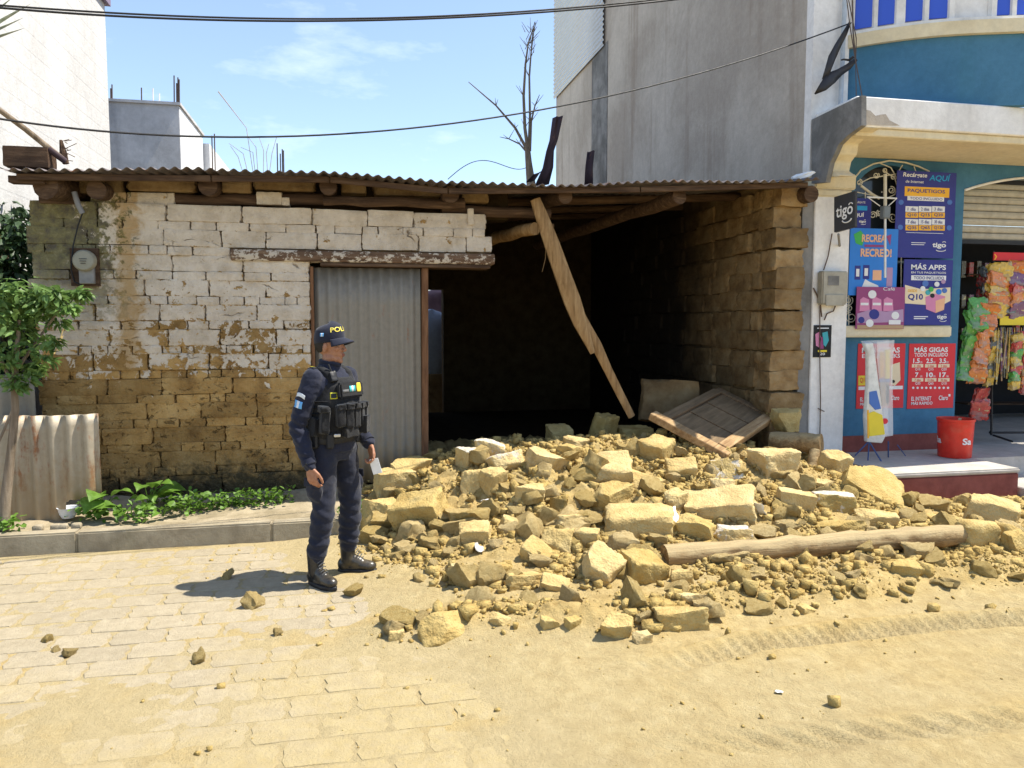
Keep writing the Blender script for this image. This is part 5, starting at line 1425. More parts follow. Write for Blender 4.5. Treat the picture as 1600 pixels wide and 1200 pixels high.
# shutter
zsh0 = at(1540, 375, SHOP_Y + .2).z; zsh1 = zo + .42; n_ = int((zsh1 - zsh0) / .082)
sh = empty("shutter", (XO, SHOP_Y + .2, zsh0), parent=shop); M['shutter'] = plain("shutter_beige", (.42, .38, .30), .5, dirt=(.22, .19, .14))
for k_ in range(n_ + 1):
    z = zsh0 + k_ * .082; m_ = MB()
    pf = [(0, 0), (-.014, .012), (-.020, .041), (-.014, .068), (0, .078)]
    for i in range(len(pf) - 1): m_.add([(XO + .0, SHOP_Y + .2 + pf[i][0], z + pf[i][1]), (XO + 2.7, SHOP_Y + .2 + pf[i][0], z + pf[i][1]), (XO + 2.7, SHOP_Y + .2 + pf[i + 1][0], z + pf[i + 1][1]), (XO, SHOP_Y + .2 + pf[i + 1][0], z + pf[i + 1][1])], [(0, 1, 2, 3)])
    m_.build("slat", M['shutter'], sh, fix=False)
b = MB(); b.boxmm((XO, SHOP_Y + .165, zsh0 - .05), (XO + 2.7, SHOP_Y + .225, zsh0 - .004)); b.build("bottom_bar", M['black'], sh)
# step and porch floor
xs0 = at(1393, 755, 6.2).x; xs1 = at(1592, 755, 6.2).x
stp = empty("shop_step", ((xs0 + xs1) / 2, 6.2, 0), "low maroon-fronted concrete step in front of the blue shop", "step")
b = MB(); b.boxmm((xs0, 6.2, -.04), (xs1, 6.78, SLAB_Z - .045)); b.build("riser", M['maroon'], stp, bevel=.012, seg=2, smooth=True)
b = MB(); b.boxmm((xs0 - .01, 6.19, SLAB_Z - .044), (xs1 + .01, 6.78, SLAB_Z)); b.build("tread", M['slab'], stp, bevel=.014, seg=2, smooth=True)
b = MB(); b.boxmm((X_PL0 - .1, 6.785, -.04), (12, SHOP_Y + .17, SLAB_Z - .004)); b.boxmm((W0, SHOP_Y + .171, 0), (12, 10.2, SLAB_Z - .01)); tag(b.build("porch_floor", M['slab']), kind="structure")
b = MB(); b.boxmm((xs1 + .03, 5.9, -.06), (12, 6.78, .10)); tag(b.build("pavement", M['slab'], bevel=.01), kind="structure")
# upper storey: bowed blue wall with cream sill band and blue-paned windows
zk = at(1324, 75, PIL_Y).z
def onz(u, v, z):
    d = ray(u, v); t = (z - CAM_Z) / d.z; return EYE + d * t
bow = [(1324, 75), (1345, 71), (1377, 66), (1420, 60), (1465, 55), (1520, 51.5), (1560, 50), (1600, 48.5), (1660, 47.5)]
bowp = [onz(u, v, zk) for u, v in bow]
bowp = [Vector((p.x, min(p.y, PIL_Y + .02), p.z)) for p in bowp] + [Vector((9.5, 6.55, zk)), Vector((12, 6.6, zk))]
BX = [p.x for p in bowp]; BY = [p.y for p in bowp]
def bowy(x): return float(np.interp(x, BX, BY))
def band(name, x0, x1, off0, z0, z1, mat, th=.08, n=40, parent=None):
    m_ = MB(); vs_, fs = [], []
    for i in range(n + 1):
        x = x0 + (x1 - x0) * i / n; y = bowy(x) + off0
        vs_ += [(x, y, z0), (x, y, z1), (x, y + th, z1), (x, y + th, z0)]
    for i in range(n):
        a = i * 4
        for k_ in range(4): fs.append((a + k_, a + (k_ + 1) % 4, a + 4 + (k_ + 1) % 4, a + 4 + k_))
    fs += [(0, 1, 2, 3), tuple(n * 4 + k_ for k_ in (3, 2, 1, 0))]
    m_.add(vs_, fs); return m_.build(name, mat, parent or shop, smooth=True)
XB0 = BX[0] + .005
band("bow_wall", XB0, 12, 0.06, zb1 + .001, zk - .001, M['blue'])
zk2 = zk + .125
band("sill_band", XB0 - .0, 12, 0.0, zk, zk2, M['cream'], .2)
band("sill_top", XB0, 12, .03, zk2 + .001, zk2 + .035, M['white'], .17)
band("upper_wall", XB0, 12, .13, zk2 + .036, 7.0, M['white'], .05)
bp_m = Nd("blue_pane"); bp_m.set("Base Color", (.035, .09, .55)); bp_m.set("Roughness", .12); bp_m.set("Specular IOR Level", .6)
def xcol(u):
    lo, hi = 4.5, 12
    for _ in range(40):
        md = (lo + hi) / 2; q = Vector((md, bowy(md) + .1, zk2 + .3)) - EYE; uu = 800 + FPX * q.dot(V_R) / q.dot(V_F)
        if uu < u: lo = md
        else: hi = md
    return lo
uw = empty("upper_window", (xcol(1400), bowy(xcol(1400)), zk2 + .04), parent=shop)
for u0, u1 in ((1334, 1364), (1370, 1399), (1413, 1443), (1450, 1482), (1556, 1580), (1587, 1612)):
    band("pane", xcol(u0), xcol(u1), .105, zk2 + .07, 6.6, bp_m.mat, .02, 6, uw)
for u0, u1 in ((1326, 1334), (1364, 1370), (1399, 1413), (1443, 1450), (1482, 1490), (1548, 1556), (1580, 1587)):
    band("mullion", xcol(u0), xcol(u1), .075, zk2 + .037, 6.6, M['white'], .05, 3, uw)
b = MB(); b.tube([at(1313, 168, PIL_Y - .05), at(1316, 100, PIL_Y - .05), at(1320, 0, PIL_Y - .05), at(1322, -80, PIL_Y - .05)], .022, 10); b.build("downpipe", plain("pipe_grey", (.42, .47, .52), .45), shop, smooth=True)
# second grille bars seen as a free pole with a grey box: street lamp arm
lp = empty("lamp_bracket", at(1383, 330, SHOP_Y - .25), "white pole with a grey connector box hanging before the shop window", "bracket")
m_ = MB(); m_.tube([at(1383, 342, SHOP_Y - .25), at(1383, 434, SHOP_Y - .25)], .012, 8); m_.build("pole", plain("pole_white", (.7, .7, .68), .45), lp, smooth=True)
m_ = MB(); m_.tube([at(1383, 272, SHOP_Y - .25), at(1383, 322, SHOP_Y - .25)], .017, 8); m_.build("upper_pole", M['grille'], lp, smooth=True)
m_ = MB(); m_.box(at(1383, 332, SHOP_Y - .25), (.085, .07, .13)); m_.build("connector_box", plain("box_grey", (.16, .18, .19), .5), lp, bevel=.01)
m_ = MB(); m_.tube([at(1355, 308, SHOP_Y - .25), at(1401, 310, SHOP_Y - .25)], .009, 8); m_.tube([at(1357, 309, SHOP_Y - .25), at(1375, 322, SHOP_Y - .25)], .005, 6); m_.tube([at(1400, 311, SHOP_Y - .25), at(1388, 322, SHOP_Y - .25)], .005, 6); m_.tube([at(1378, 300, SHOP_Y - .25), at(1378, 300, SHOP_Y - .03)], .006, 6); m_.build("cross_arm", plain("pole_white", (0, 0, 0)), lp, smooth=True)

# =================================================================== SIGNS
def text_mesh(s, mat, bold=0.0):
    cu = bpy.data.curves.new("lettering", 'FONT'); cu.body = s; cu.align_x = 'LEFT'; cu.offset = bold; cu.resolution_u = 3
    ob = bpy.data.objects.new("lettering_tmp", cu); COL.objects.link(ob)
    dg = bpy.context.evaluated_depsgraph_get(); me = bpy.data.meshes.new_from_object(ob.evaluated_get(dg))
    bpy.data.objects.remove(ob); bpy.data.curves.remove(cu)
    me.name = "lettering"; me.materials.clear(); me.materials.append(mat)
    co = np.array([v.co[:] for v in me.vertices]); return me, co
def put_text(s, u0, v0, u1, v1, Y, mat, parent, bold=.012, shear=0.0, name="lettering"):
    me, co = text_mesh(s, mat, bold)
    lo, hi = co.min(0), co.max(0); a, c = at(u0, v0, Y), at(u1, v1, Y)
    t = (co - lo) / np.maximum(hi - lo, 1e-6)
    x = a.x + (c.x - a.x) * t[:, 0] + shear * t[:, 1] * (a.z - c.z); z = c.z + (a.z - c.z) * t[:, 1]
    off = wloc(parent)
    me.vertices.foreach_set("co", np.stack([x - off.x, np.full(len(x), Y - off.y), z - off.z], 1).ravel().astype(np.float32)); me.update()
    o = link_mesh(name, me, None, parent); return o
def put_rect(u0, v0, u1, v1, Y, mat, parent, name="print", th=.0012, bev=0):
    a, c = at(u0, v0, Y), at(u1, v1, Y)
    m_ = MB(); m_.boxmm((a.x, Y, c.z), (c.x, Y + th, a.z)); return m_.build(name, mat, parent, bevel=bev)
def put_poly(pts, Y, mat, parent, name="print", th=.0012):
    m_ = MB(); m_.prism([(at(u, v, Y).x, at(u, v, Y).z) for u, v in pts], Y, Y + th); return m_.build(name, mat, parent)
def put_disc(u, v, rpx, Y, mat, parent, name="print", sq=1.0):
    return put_poly([(u + rpx * math.cos(t), v + rpx * sq * math.sin(t)) for t in [2 * math.pi * i / 16 for i in range(16)]], Y, mat, parent, name)
def poster(u0, v0, u1, v1, Y, mat, label, cat="poster", th=.006):
    a, c = at(u0, v0, Y), at(u1, v1, Y)
    e = empty("poster", ((a.x + c.x) / 2, Y, c.z), label, cat)
    m_ = MB(); m_.boxmm((a.x, Y, c.z), (c.x, Y + th, a.z)); m_.build("sheet", mat, e); return e
def ink(name, c): return plain("ink_" + name, c, .55, var=.04)
I = {k_: ink(k_, c) for k_, c in dict(navy=(.03, .035, .22), white=(.72, .72, .72), orange=(.80, .42, .03), cyan=(.02, .30, .60), skyb=(.03, .20, .62), red=(.62, .03, .04), cream=(.75, .62, .42), purple=(.28, .055, .17), pink=(.60, .22, .38), green=(.06, .40, .08), yellow=(.75, .58, .04), peach=(.75, .42, .25), black=(.012, .012, .014), charcoal=(.03, .03, .034), lilac=(.40, .25, .40), teal=(.05, .35, .4), tan=(.42, .28, .16), blue2=(.07, .16, .45)).items()}
YP = SHOP_Y - .10
# big recharge poster
p1 = poster(1402, 266, 1489, 404, YP, I['navy'], "large dark blue poster headed Recárgate AQUÍ with six price boxes")
q = YP - .002; q2 = YP - .004
put_text("Recárgate", 1411, 269, 1448, 279.5, q, I['white'], p1, .02, .15); put_text("de Internet", 1415, 281, 1443, 286.5, q, I['white'], p1, .01, .15); put_text("AQUÍ", 1452, 271, 1483, 285, q, I['cyan'], p1, .02, .2)
put_rect(1414, 291, 1483, 309, q, I['orange'], p1); put_text("PAQUETIGOS", 1418.5, 294.5, 1476.5, 303.5, q2, I['navy'], p1, .015)
put_rect(1418, 306, 1475, 315, q - .001, I['white'], p1); put_text("TODO INCLUIDO", 1422, 307.5, 1472.5, 313.5, q2, I['navy'], p1, .01)
for r_, (vals) in enumerate(((("1 día", "Q10"), ("2 días", "Q15"), ("3 días", "Q20")), (("7 días", "Q35"), ("15 días", "Q65"), ("30 días", "Q120")))):
    for c2, (d_, pr) in enumerate(vals):
        u0 = 1415 + c2 * 20.8; v0 = 322 + r_ * 20
        put_rect(u0, v0, u0 + 19.5, v0 + 9.5, q, I['white'], p1); put_rect(u0, v0 + 9.6, u0 + 19.5, v0 + 18.5, q, I['orange'], p1)
        put_text(d_, u0 + 3.5, v0 + 2, u0 + 16, v0 + 7.5, q2, I['navy'], p1, .01); put_text(pr, u0 + 3, v0 + 11, u0 + 17, v0 + 17, q2, I['navy'], p1, .015)
put_rect(1416, 363.6, 1474, 364.6, q, I['white'], p1); put_rect(1424, 378.5, 1446, 380, q, I['white'], p1); put_rect(1424, 381.5, 1444, 383, q, I['white'], p1)
def tigo(u, v, wd, par, Yq, ht=None, mat='white'):
    h = ht or wd * .5
    put_text("tigo", u, v, u + wd, v + h * 1.0, Yq, I[mat], par, .03)
    m_ = MB(); m_.tube([at(u + wd * (.62 + .38 * math.cos(a)) - wd * .0, v + h * 1.05 + h * .32 * math.sin(a), Yq) for a in [R(20 + 14 * i) for i in range(11)]], px_m(at(u, v, Yq)) * wd * .025 + .001, 5); m_.build("smile_mark", I[mat], par)
    m_ = MB(); m_.tube([at(u + wd * (.86 + .12 * math.cos(a)), v + h * .02 + h * .16 * math.sin(a), Yq) for a in [R(190 + 16 * i) for i in range(11)]], px_m(at(u, v, Yq)) * wd * .02 + .001, 5); m_.build("accent_mark", I[mat], par)
tigo(1457, 379, 21, p1, q, 10)
for u, v in ((1408, 316), (1407, 355), (1484, 316), (1483, 356)): put_disc(u, v, 4, q, I['blue2'], p1)
# apps poster
p2 = poster(1413, 405, 1485, 508, YP - .012, I['navy'], "dark blue and tan poster headed MÁS APPS with an open pink box")
q = YP - .014; q2 = YP - .016
put_text("MÁS APPS", 1424, 411, 1478, 422, q, I['white'], p2, .025); put_text("EN TUS PAQUETIGOS", 1424, 424, 1478, 428.5, q, I['white'], p2, .01)
put_rect(1424, 430, 1478, 438.5, q, I['white'], p2); put_text("TODO INCLUIDO", 1428, 431.5, 1475, 437, q2, I['navy'], p2, .01)
put_poly([(1414, 445), (1440, 452), (1485, 449), (1485, 470), (1470, 478), (1414, 474)], q, I['cream'], p2)
put_text("DESDE", 1419, 452, 1433, 456.5, q2, I['orange'], p2, .015); put_text("Q10", 1419, 459, 1442, 470, q2, I['navy'], p2, .03)
put_poly([(1446, 464), (1460, 459), (1477, 463), (1475, 484), (1462, 489), (1447, 483)], q2, I['pink'], p2); put_poly([(1462, 470), (1477, 465), (1475, 484), (1462, 489)], q2 - .0015, I['peach'], p2)
for u, v, r_, c2 in ((1446, 443, 5, 'blue2'), (1455, 452, 4, 'green'), (1464, 444, 4, 'white'), (1467, 456, 4.5, 'skyb'), (1450, 457, 4, 'teal'), (1474, 440, 3.5, 'lilac'), (1442, 451, 4, 'white'), (1476, 454, 4, 'blue2'), (1457, 462, 3.5, 'black')): put_disc(u, v, r_, q2 - .002, I[c2], p2)
put_rect(1428, 494, 1450, 495.5, q, I['white'], p2); put_rect(1428, 497, 1446, 498.5, q, I['white'], p2); tigo(1464, 492, 15, p2, q, 7.5)
# partly hidden recharge poster behind black sign
p3 = poster(1327, 309, 1360, 358, YP + .012, I['navy'], "dark blue recharge poster partly hidden behind the black hanging sign")
q = YP + .01
put_text("RECÁRGATE", 1331, 313, 1352, 318, q, I['white'], p3, .01); put_rect(1330, 321, 1355, 329, q, I['cyan'], p3); put_text("AQUÍ", 1328, 331, 1350, 340, q, I['white'], p3, .03); tigo(1342, 344, 11, p3, q, 5)
# recreo poster
p4 = poster(1329, 356, 1400, 462, YP - .006, I['skyb'], "bright blue snack poster headed RECREO in orange letters")
q = YP - .008; q2 = YP - .010
put_poly([(1334, 366), (1345, 360), (1352, 370), (1347, 384), (1337, 380)], q, I['green'], p4); put_poly([(1385, 369), (1393, 366), (1391, 384)], q, I['purple'], p4)
put_text("RECREA", 1347, 366, 1384, 379, q2, I['peach'], p4, .04); put_rect(1351, 382, 1381, 386.5, q, I['purple'], p4); put_text("RECREO!", 1345, 388, 1393, 402, q2, I['peach'], p4, .04)
for u, v, w_, h_, c2 in ((1336, 415, 8, 22, 'navy'), (1349, 414, 9, 22, 'navy'), (1364, 422, 13, 16, 'peach'), (1386, 418, 8, 30, 'lilac')): put_rect(u, v, u + w_, v + h_, q, I[c2], p4)
put_poly([(1347, 448), (1352, 436), (1358, 440), (1372, 446), (1376, 458), (1340, 458)], q, I['white'], p4)
put_rect(1338, 420, 1342.5, 432, q2, I['white'], p4); put_rect(1351, 419, 1356, 431, q2, I['white'], p4)
# coffee poster
p5 = poster(1339, 448, 1412, 514, YP - .03, I['purple'], "purple coffee poster with cups resting on the window sill")
q = YP - .032; q2 = YP - .034
put_text("Café", 1380, 448.5, 1398, 454, q, I['white'], p5, .0, .1)
put_disc(1363, 460, 6.5, q, I['white'], p5);
for u in (1349, 1368, 1386): put_poly([(u - 5, 468), (u, 464), (u + 9, 468), (u + 10, 486), (u - 6, 486)], q, I['pink'], p5); put_rect(u - 4, 473, u + 8, 477, q2, I['white'], p5)
put_poly([(1339.5, 490), (1360, 484), (1385, 487), (1411.5, 483), (1411.5, 503), (1339.5, 505)], q2 - .001, I['lilac'], p5); put_disc(1366, 491, 8, q2 - .002, I['navy'], p5); put_disc(1359, 505, 6, q2 - .003, I['white'], p5); put_disc(1399, 493, 6, q2 - .003, I['white'], p5)
put_rect(1339.5, 508, 1411.5, 513.5, q, I['tan'], p5); put_rect(1389, 500, 1407, 507, q2 - .003, I['white'], p5); put_disc(1346, 500, 5, q2 - .0035, I['navy'], p5)
# red posters
YR = SHOP_Y - .008
def red_poster(u0, u1, label, second):
    p = poster(u0, 537, u1, 637, YR, I['red'], label, th=.004); q = YR - .002; q2 = YR - .004
    w_ = u1 - u0
    return p, q, q2
p6, q, q2 = red_poster(1421, 1489, "red poster headed MÁS GIGAS on the blue wall left of the red bucket", 0)
put_text("MÁS GIGAS", 1429, 541, 1481, 550, q, I['white'], p6, .03); put_text("TODO INCLUIDO", 1429, 551.5, 1481, 557, q, I['white'], p6, .02)
for r_, row_ in enumerate(((("1.5", "1 día", "Q10"), ("2.5", "2 días", "Q15"), ("3.5", "3 días", "Q20")), (("7", "7 días", "Q35"), ("10", "15 días", "Q65"), ("17", "30 días", "Q120")))):
    for c2, (g_, d_, pr) in enumerate(row_):
        u0 = 1425 + c2 * 20.5; v0 = 560 + r_ * 22
        put_text(g_, u0 + (2 if len(g_) > 1 else 5), v0, u0 + (12 if len(g_) > 1 else 10), v0 + 7.5, q, I['white'], p6, .03); put_text("GB", u0 + 12.5, v0 + 4.5, u0 + 16, v0 + 7.5, q, I['white'], p6, 0)
        put_rect(u0, v0 + 9, u0 + 17.5, v0 + 14, q, I['cream'], p6); put_text(d_, u0 + 4, v0 + 10, u0 + 14, v0 + 13.4, q2, I['red'], p6, .01); put_text(pr, u0 + 5, v0 + 15, u0 + 13, v0 + 19.5, q, I['white'], p6, .01)
for k_ in range(9): put_disc(1427 + k_ * 6.8, 606, 1.8, q, I['white'], p6)
put_text("EL INTERNET", 1424, 620, 1455, 625.5, q, I['white'], p6, .02); put_text("MÁS RÁPIDO", 1424, 627, 1457, 632, q, I['white'], p6, .02); put_text("Claro", 1467, 618, 1481, 625, q, I['white'], p6, .02)
for a in (-25, 0, 25): put_text("-", 1482 - .0, 617 - a * .05, 1485, 618.2 - a * .05, q, I['white'], p6, .02)
p7, q, q2 = red_poster(1341, 1411, "red poster headed MÁS GIGAS half hidden behind the plastic-wrapped stand", 1)
put_text("MÁS GIGAS", 1347, 541, 1406, 551, q, I['white'], p7, .03); put_text("EN TUS PACKS", 1347, 553, 1406, 559, q, I['white'], p7, .02)
put_rect(1341.5, 587, 1356, 602, q, I['yellow'], p7); put_text("Q10", 1344, 590, 1354, 599, q2, I['red'], p7, .02); put_rect(1341.5, 604, 1410.5, 608, q, I['white'], p7)
put_poly([(1392, 570), (1406, 566), (1407, 594), (1398, 603), (1392, 600)], q, I['cream'], p7); put_disc(1396, 596, 2.5, q2, I['black'], p7)
put_text("EL INTERNET", 1344, 621, 1374, 626.5, q, I['white'], p7, .02); put_text("MÁS RÁPIDO", 1344, 628, 1376, 633, q, I['white'], p7, .02); put_text("Claro", 1392, 618, 1405, 625, q, I['white'], p7, .02)
# small poster on the pilaster
p8 = poster(1272, 508, 1298, 558, PIL_Y - .008, I['black'], "small black poster with pink and blue figures on the white pilaster")
q = PIL_Y - .010; q2 = PIL_Y - .012
put_rect(1277, 512, 1295, 513.6, q, I['white'], p8)
for pts, c2 in (([(1274, 522), (1281, 518), (1283, 530), (1280, 543), (1275, 540)], 'pink'), ([(1285, 520), (1293, 518), (1295, 532), (1290, 542), (1286, 538)], 'teal'), ([(1280, 528), (1286, 526), (1287, 545), (1281, 545)], 'purple')): put_poly(pts, q, I[c2], p8)
put_rect(1278, 547, 1292, 550, q2, I['yellow'], p8); put_text("20", 1281, 551, 1289, 555, q2, I['white'], p8, .02)
# black projecting sign: a square box on an arm
sgn = empty("hanging_sign", at(1318, 330, 6.95), "square black sign with white tigo lettering projecting from the white pilaster", "sign")
pa, pb = at(1303, 308, 6.95), at(1336, 298, 6.78); pc, pd = at(1336, 354, 6.78), at(1303, 363, 6.95)
vec = (pb - pa); nrm = Vector((vec.y, -vec.x, 0)).normalized(); th = nrm * -.06
m_ = MB(); fr = [pa, pb, pc, pd]; m_.add(fr + [p + th for p in fr], [(0, 1, 2, 3), (7, 6, 5, 4), (0, 4, 5, 1), (1, 5, 6, 2), (2, 6, 7, 3), (3, 7, 4, 0)]); m_.build("box", I['charcoal'], sgn, bevel=.004)
def on_sign(s_, t): return pa.lerp(pb, s_).lerp(pd.lerp(pc, s_), t) + nrm * .003
me, co_ = text_mesh("tigo", I['white'], .015); lo, hi = co_.min(0), co_.max(0)
tt = (co_ - lo) / np.maximum(hi - lo, 1e-6)
pts = [on_sign(.10 + .80 * a, .72 - .42 * bb) - wloc(sgn) for a, bb in tt[:, :2]]
me.vertices.foreach_set("co", np.array([p[:] for p in pts], np.float32).ravel()); me.update(); link_mesh("lettering", me, None, sgn)
m_ = MB(); m_.tube([on_sign(.62 + .22 * math.cos(a), .72 + .10 * math.sin(a)) for a in [R(10 + 16 * i) for i in range(11)]], .006, 6); m_.tube([on_sign(.80 + .09 * math.cos(a), .36 + .06 * math.sin(a)) for a in [R(190 + 16 * i) for i in range(11)]], .005, 6); m_.build("smile_mark", I['white'], sgn)
m_ = MB(); m_.tube([at(1310, 366, 6.92), at(1312, 384, PIL_Y)], .012, 8); m_.tube([at(1318, 310, 6.9), at(1318, 308, PIL_Y + .05)], .014, 8); m_.build("arm", M['cement_dark'], sgn)
# electricity box on the pilaster
eb = empty("meter_box", at(1304, 480, PIL_Y), "beige electricity meter box fixed to the white pilaster", "meter box")
M['beige'] = plain("meter_beige", (.36, .33, .26), .5, dirt=(.2, .16, .1))
a, c = at(1286, 423, PIL_Y - .1), at(1324, 476, PIL_Y - .1)
m_ = MB(); m_.boxmm((a.x, PIL_Y - .10, c.z), (c.x, PIL_Y - .002, a.z)); m_.build("case", M['beige'], eb, bevel=.012, seg=2)
m_ = MB(); a2, c2 = at(1294, 431, PIL_Y - .104), at(1311, 446, PIL_Y - .104); m_.boxmm((a2.x, PIL_Y - .104, c2.z), (c2.x, PIL_Y - .1005, a2.z)); m_.build("glass_face", M['cement_dark'], eb)
m_ = MB(); a2, c2 = at(1291, 460, PIL_Y - .112), at(1319, 478, PIL_Y - .112); m_.boxmm((a2.x, PIL_Y - .112, c2.z), (c2.x, PIL_Y - .1005, a2.z)); m_.build("terminal_cover", M['beige'], eb, bevel=.004)
def pp(u, v): return at(u, v, PIL_Y - .02)
m_ = MB(); m_.tube([pp(1300, 365), pp(1294, 400), pp(1287, 422)], .006, 6); m_.tube([pp(1271, 450), pp(1277, 462), pp(1282, 478), pp(1284, 495)], .007, 6); m_.tube([pp(1306, 476), pp(1302, 486), pp(1292, 490), pp(1288, 500)], .007, 6); m_.tube([pp(1281, 478), pp(1281, 560), pp(1282, 625), pp(1281, 690)], .006, 6); m_.tube([pp(1278, 638), pp(1288, 643)], .005, 5); m_.build("wires", plain("rusty_wire", (.11, .07, .05), .7), eb, smooth=True)

# =================================================================== SHOP WARES
SF = SLAB_Z
bk = gnd(1491, 713, SF); rb = 26 * px_m(bk)
M['bucket'] = plain("bucket_red", (.62, .035, .02), .38, dirt=(.4, .2, .12), dirt_amt=.2)
bu = empty("red_bucket", (bk.x, bk.y, SF), "red plastic bucket with white letters standing on the shop floor", "bucket"); hb_ = 60 * px_m(bk)
m_ = MB(); m_.lathe([(0, .004), (rb * .88, .0), (rb * .9, .01), (rb * .985, hb_ * .93), (rb * 1.04, hb_ * .94), (rb * 1.04, hb_), (rb * .96, hb_), (rb * .93, hb_ * .9), (rb * .84, .03), (0, .03)], (bk.x, bk.y, SF), 32); m_.build("pail", M['bucket'], bu, smooth=True)
ang0 = math.atan2(-bk.y, -bk.x)
for s_, a_, wd in (("Sa", R(42), .62), ("la", R(-62), .5)):
    me, co_ = text_mesh(s_, I['white'], .03); lo, hi = co_.min(0), co_.max(0); t = (co_ - lo) / np.maximum(hi - lo, 1e-6)
    an = ang0 + a_ + wd * (t[:, 0] - .5); z = hb_ * .36 + t[:, 1] * hb_ * .17; rr_ = rb * (.9 + .085 * z / hb_) + .003
    me.vertices.foreach_set("co", np.stack([rr_ * np.cos(an), rr_ * np.sin(an), z], 1).ravel().astype(np.float32)); me.update(); link_mesh("lettering", me, None, bu)
ot = empty("wooden_slats", (bk.x + .05, bk.y, SF + hb_ * .6), "pale wooden sticks poking out of the red bucket", "sticks")
for dx_, h_ in ((.04, .20), (.09, .17), (.0, .12)):
    m_ = MB(); m_.bar((bk.x + dx_ - .05, bk.y, SF + hb_ * .5), (bk.x + dx_ + .03, bk.y + .02, SF + hb_ * .5 + h_), .03, .008); m_.build("stick", plain("pale_wood", (.62, .48, .28), .7), ot)
# wrapped rocket stand
YK = 6.92
ks = empty("wrapped_stand", at(1372, 724, YK), "tall plastic-wrapped display on a blue wire tripod beside the red posters", "display stand")
def kp(u, v, dy=0): return at(u, v, YK + dy)
m_ = MB(); m_.tube([kp(1358, 690), kp(1385, 734, -.12)], .008, 6); m_.tube([kp(1358, 692), kp(1356, 722, -.02)], .007, 6); m_.tube([kp(1357, 690), kp(1336, 712, .05)], .007, 6); m_.tube([kp(1388, 690), kp(1388, 718, .12)], .007, 6); m_.tube([kp(1402, 695, .2), kp(1422, 722, .1), kp(1388, 720, .15)], .006, 6); m_.tube([kp(1358, 560), kp(1358, 690)], .007, 6)
m_.build("tripod", plain("stand_blue", (.05, .09, .22), .45), ks, smooth=True)
def slab_poly(name, pts, dy, th, mat, bev=.01):
    m_ = MB(); m_.prism([(kp(u, v).x, kp(u, v).z) for u, v in pts], YK + dy, YK + dy + th); return m_.build(name, mat, ks, bevel=bev, smooth=True)
slab_poly("white_wrap", [(1348, 536), (1362, 535), (1366, 560), (1374, 620), (1381, 682), (1376, 692), (1352, 690), (1350, 650), (1354, 600), (1354, 552)], -.03, .06, plain("wrap_white", (.70, .70, .66), .3))
slab_poly("blue_patch", [(1355, 612), (1366, 610), (1373, 638), (1364, 640), (1355, 630)], -.036, .004, I['blue2'], 0)
slab_poly("yellow_patch", [(1354, 645), (1362, 642), (1375, 648), (1379, 678), (1355, 681)], -.036, .004, I['yellow'], 0)
slab_poly("orange_edge", [(1351.5, 640), (1354, 640), (1354.5, 684), (1352, 684)], -.036, .004, I['orange'], 0)
for u0, v0, u1, v1, c2 in ((1376, 550, 1381, 590, 'orange'), (1384, 546, 1391, 592, 'yellow'), (1376, 597, 1390, 634, 'tan'), (1384, 600, 1390, 630, 'yellow'), (1375, 592, 1391, 597, 'blue2')):
    slab_poly("pack", [(u0, v0), (u1, v0), (u1, v1), (u0, v1)], .0, .02, I[c2], .003)
cf = Nd("clear_film"); cf.set("Base Color", (.9, .9, .9)); cf.set("Roughness", .2); cf.set("Alpha", .28)
slab_poly("clear_film", [(1350, 533), (1395, 531), (1392, 580), (1393, 680), (1382, 688), (1376, 640), (1368, 560)], .05, .004, cf.mat, 0)
slab_poly("clear_film", [(1368, 535), (1395, 531), (1392, 580), (1393, 680), (1380, 682), (1376, 640), (1368, 560)], -.025, .003, cf.mat, 0)
m_ = put_disc(1383, 658, 4.5, YK - .03, I['red'], ks, "badge")
# snack rack
YKr = 7.55
rk = empty("snack_rack", at(1570, 690, YKr), "black wire snack rack with a red header standing in the shop doorway", "rack")
def rp(u, v, dy=0): return at(u, v, YKr + dy)
m_ = MB()
m_.tube([rp(1552, 392), rp(1549, 680)], .012, 8); m_.tube([rp(1614, 392), rp(1612, 690)], .012, 8)
for v in (410, 495, 520, 675): m_.tube([rp(1550, v), rp(1614, v)], .008, 6)
m_.tube([rp(1552, 680), rp(1582, 690, -.25)], .012, 8); m_.tube([rp(1546, 676, .2), rp(1612, 676, .2)], .012, 8); m_.tube([rp(1549, 672), rp(1546, 676, .2)], .01, 8); m_.build("frame", M['black'], rk, smooth=True)
put_rect(1553, 394, 1620, 408, YKr - .03, I['red'], rk, "header", .012); put_rect(1563, 494, 1620, 508, YKr - .05, I['yellow'], rk, "price_strip", .01)
put_poly([(1553, 397), (1556, 401), (1553, 406), (1555, 406), (1558, 401), (1555, 397)], YKr - .033, I['orange'], rk, "arrow_mark")
def foil(name, c):
    k = Nd(name); p = k.obj()
    v = k.voro(k.vscale(p, (1, 1, 1.6)), 15, 'F1', 1); sp_ = k.xyz(v)
    col = k.mix(k.ss(sp_[0], .72, .76), c, tuple(min(1, x * .5 + .12) for x in c)); col = k.mix(k.ss(sp_[1], .90, .93), col, (.50, .42, .2))
    k.set("Base Color", k.hsv(col, k.lin(k.noise(p, 30, 4), .3, .7, .7, 1.2))); k.set("Roughness", .24); k.set("Specular IOR Level", .7)
    k.set("Normal", k.bump(k.noise(p, 55, 5, .6), .6, .01)); return k.mat
F = dict(orange=foil("foil_orange", (.60, .17, .02)), green=foil("foil_green", (.09, .33, .04)), gold=foil("foil_gold", (.62, .40, .05)), red=foil("foil_red", (.50, .05, .04)), purple=foil("foil_purple", (.16, .05, .14)), dim=foil("foil_dim", (.10, .09, .05)))
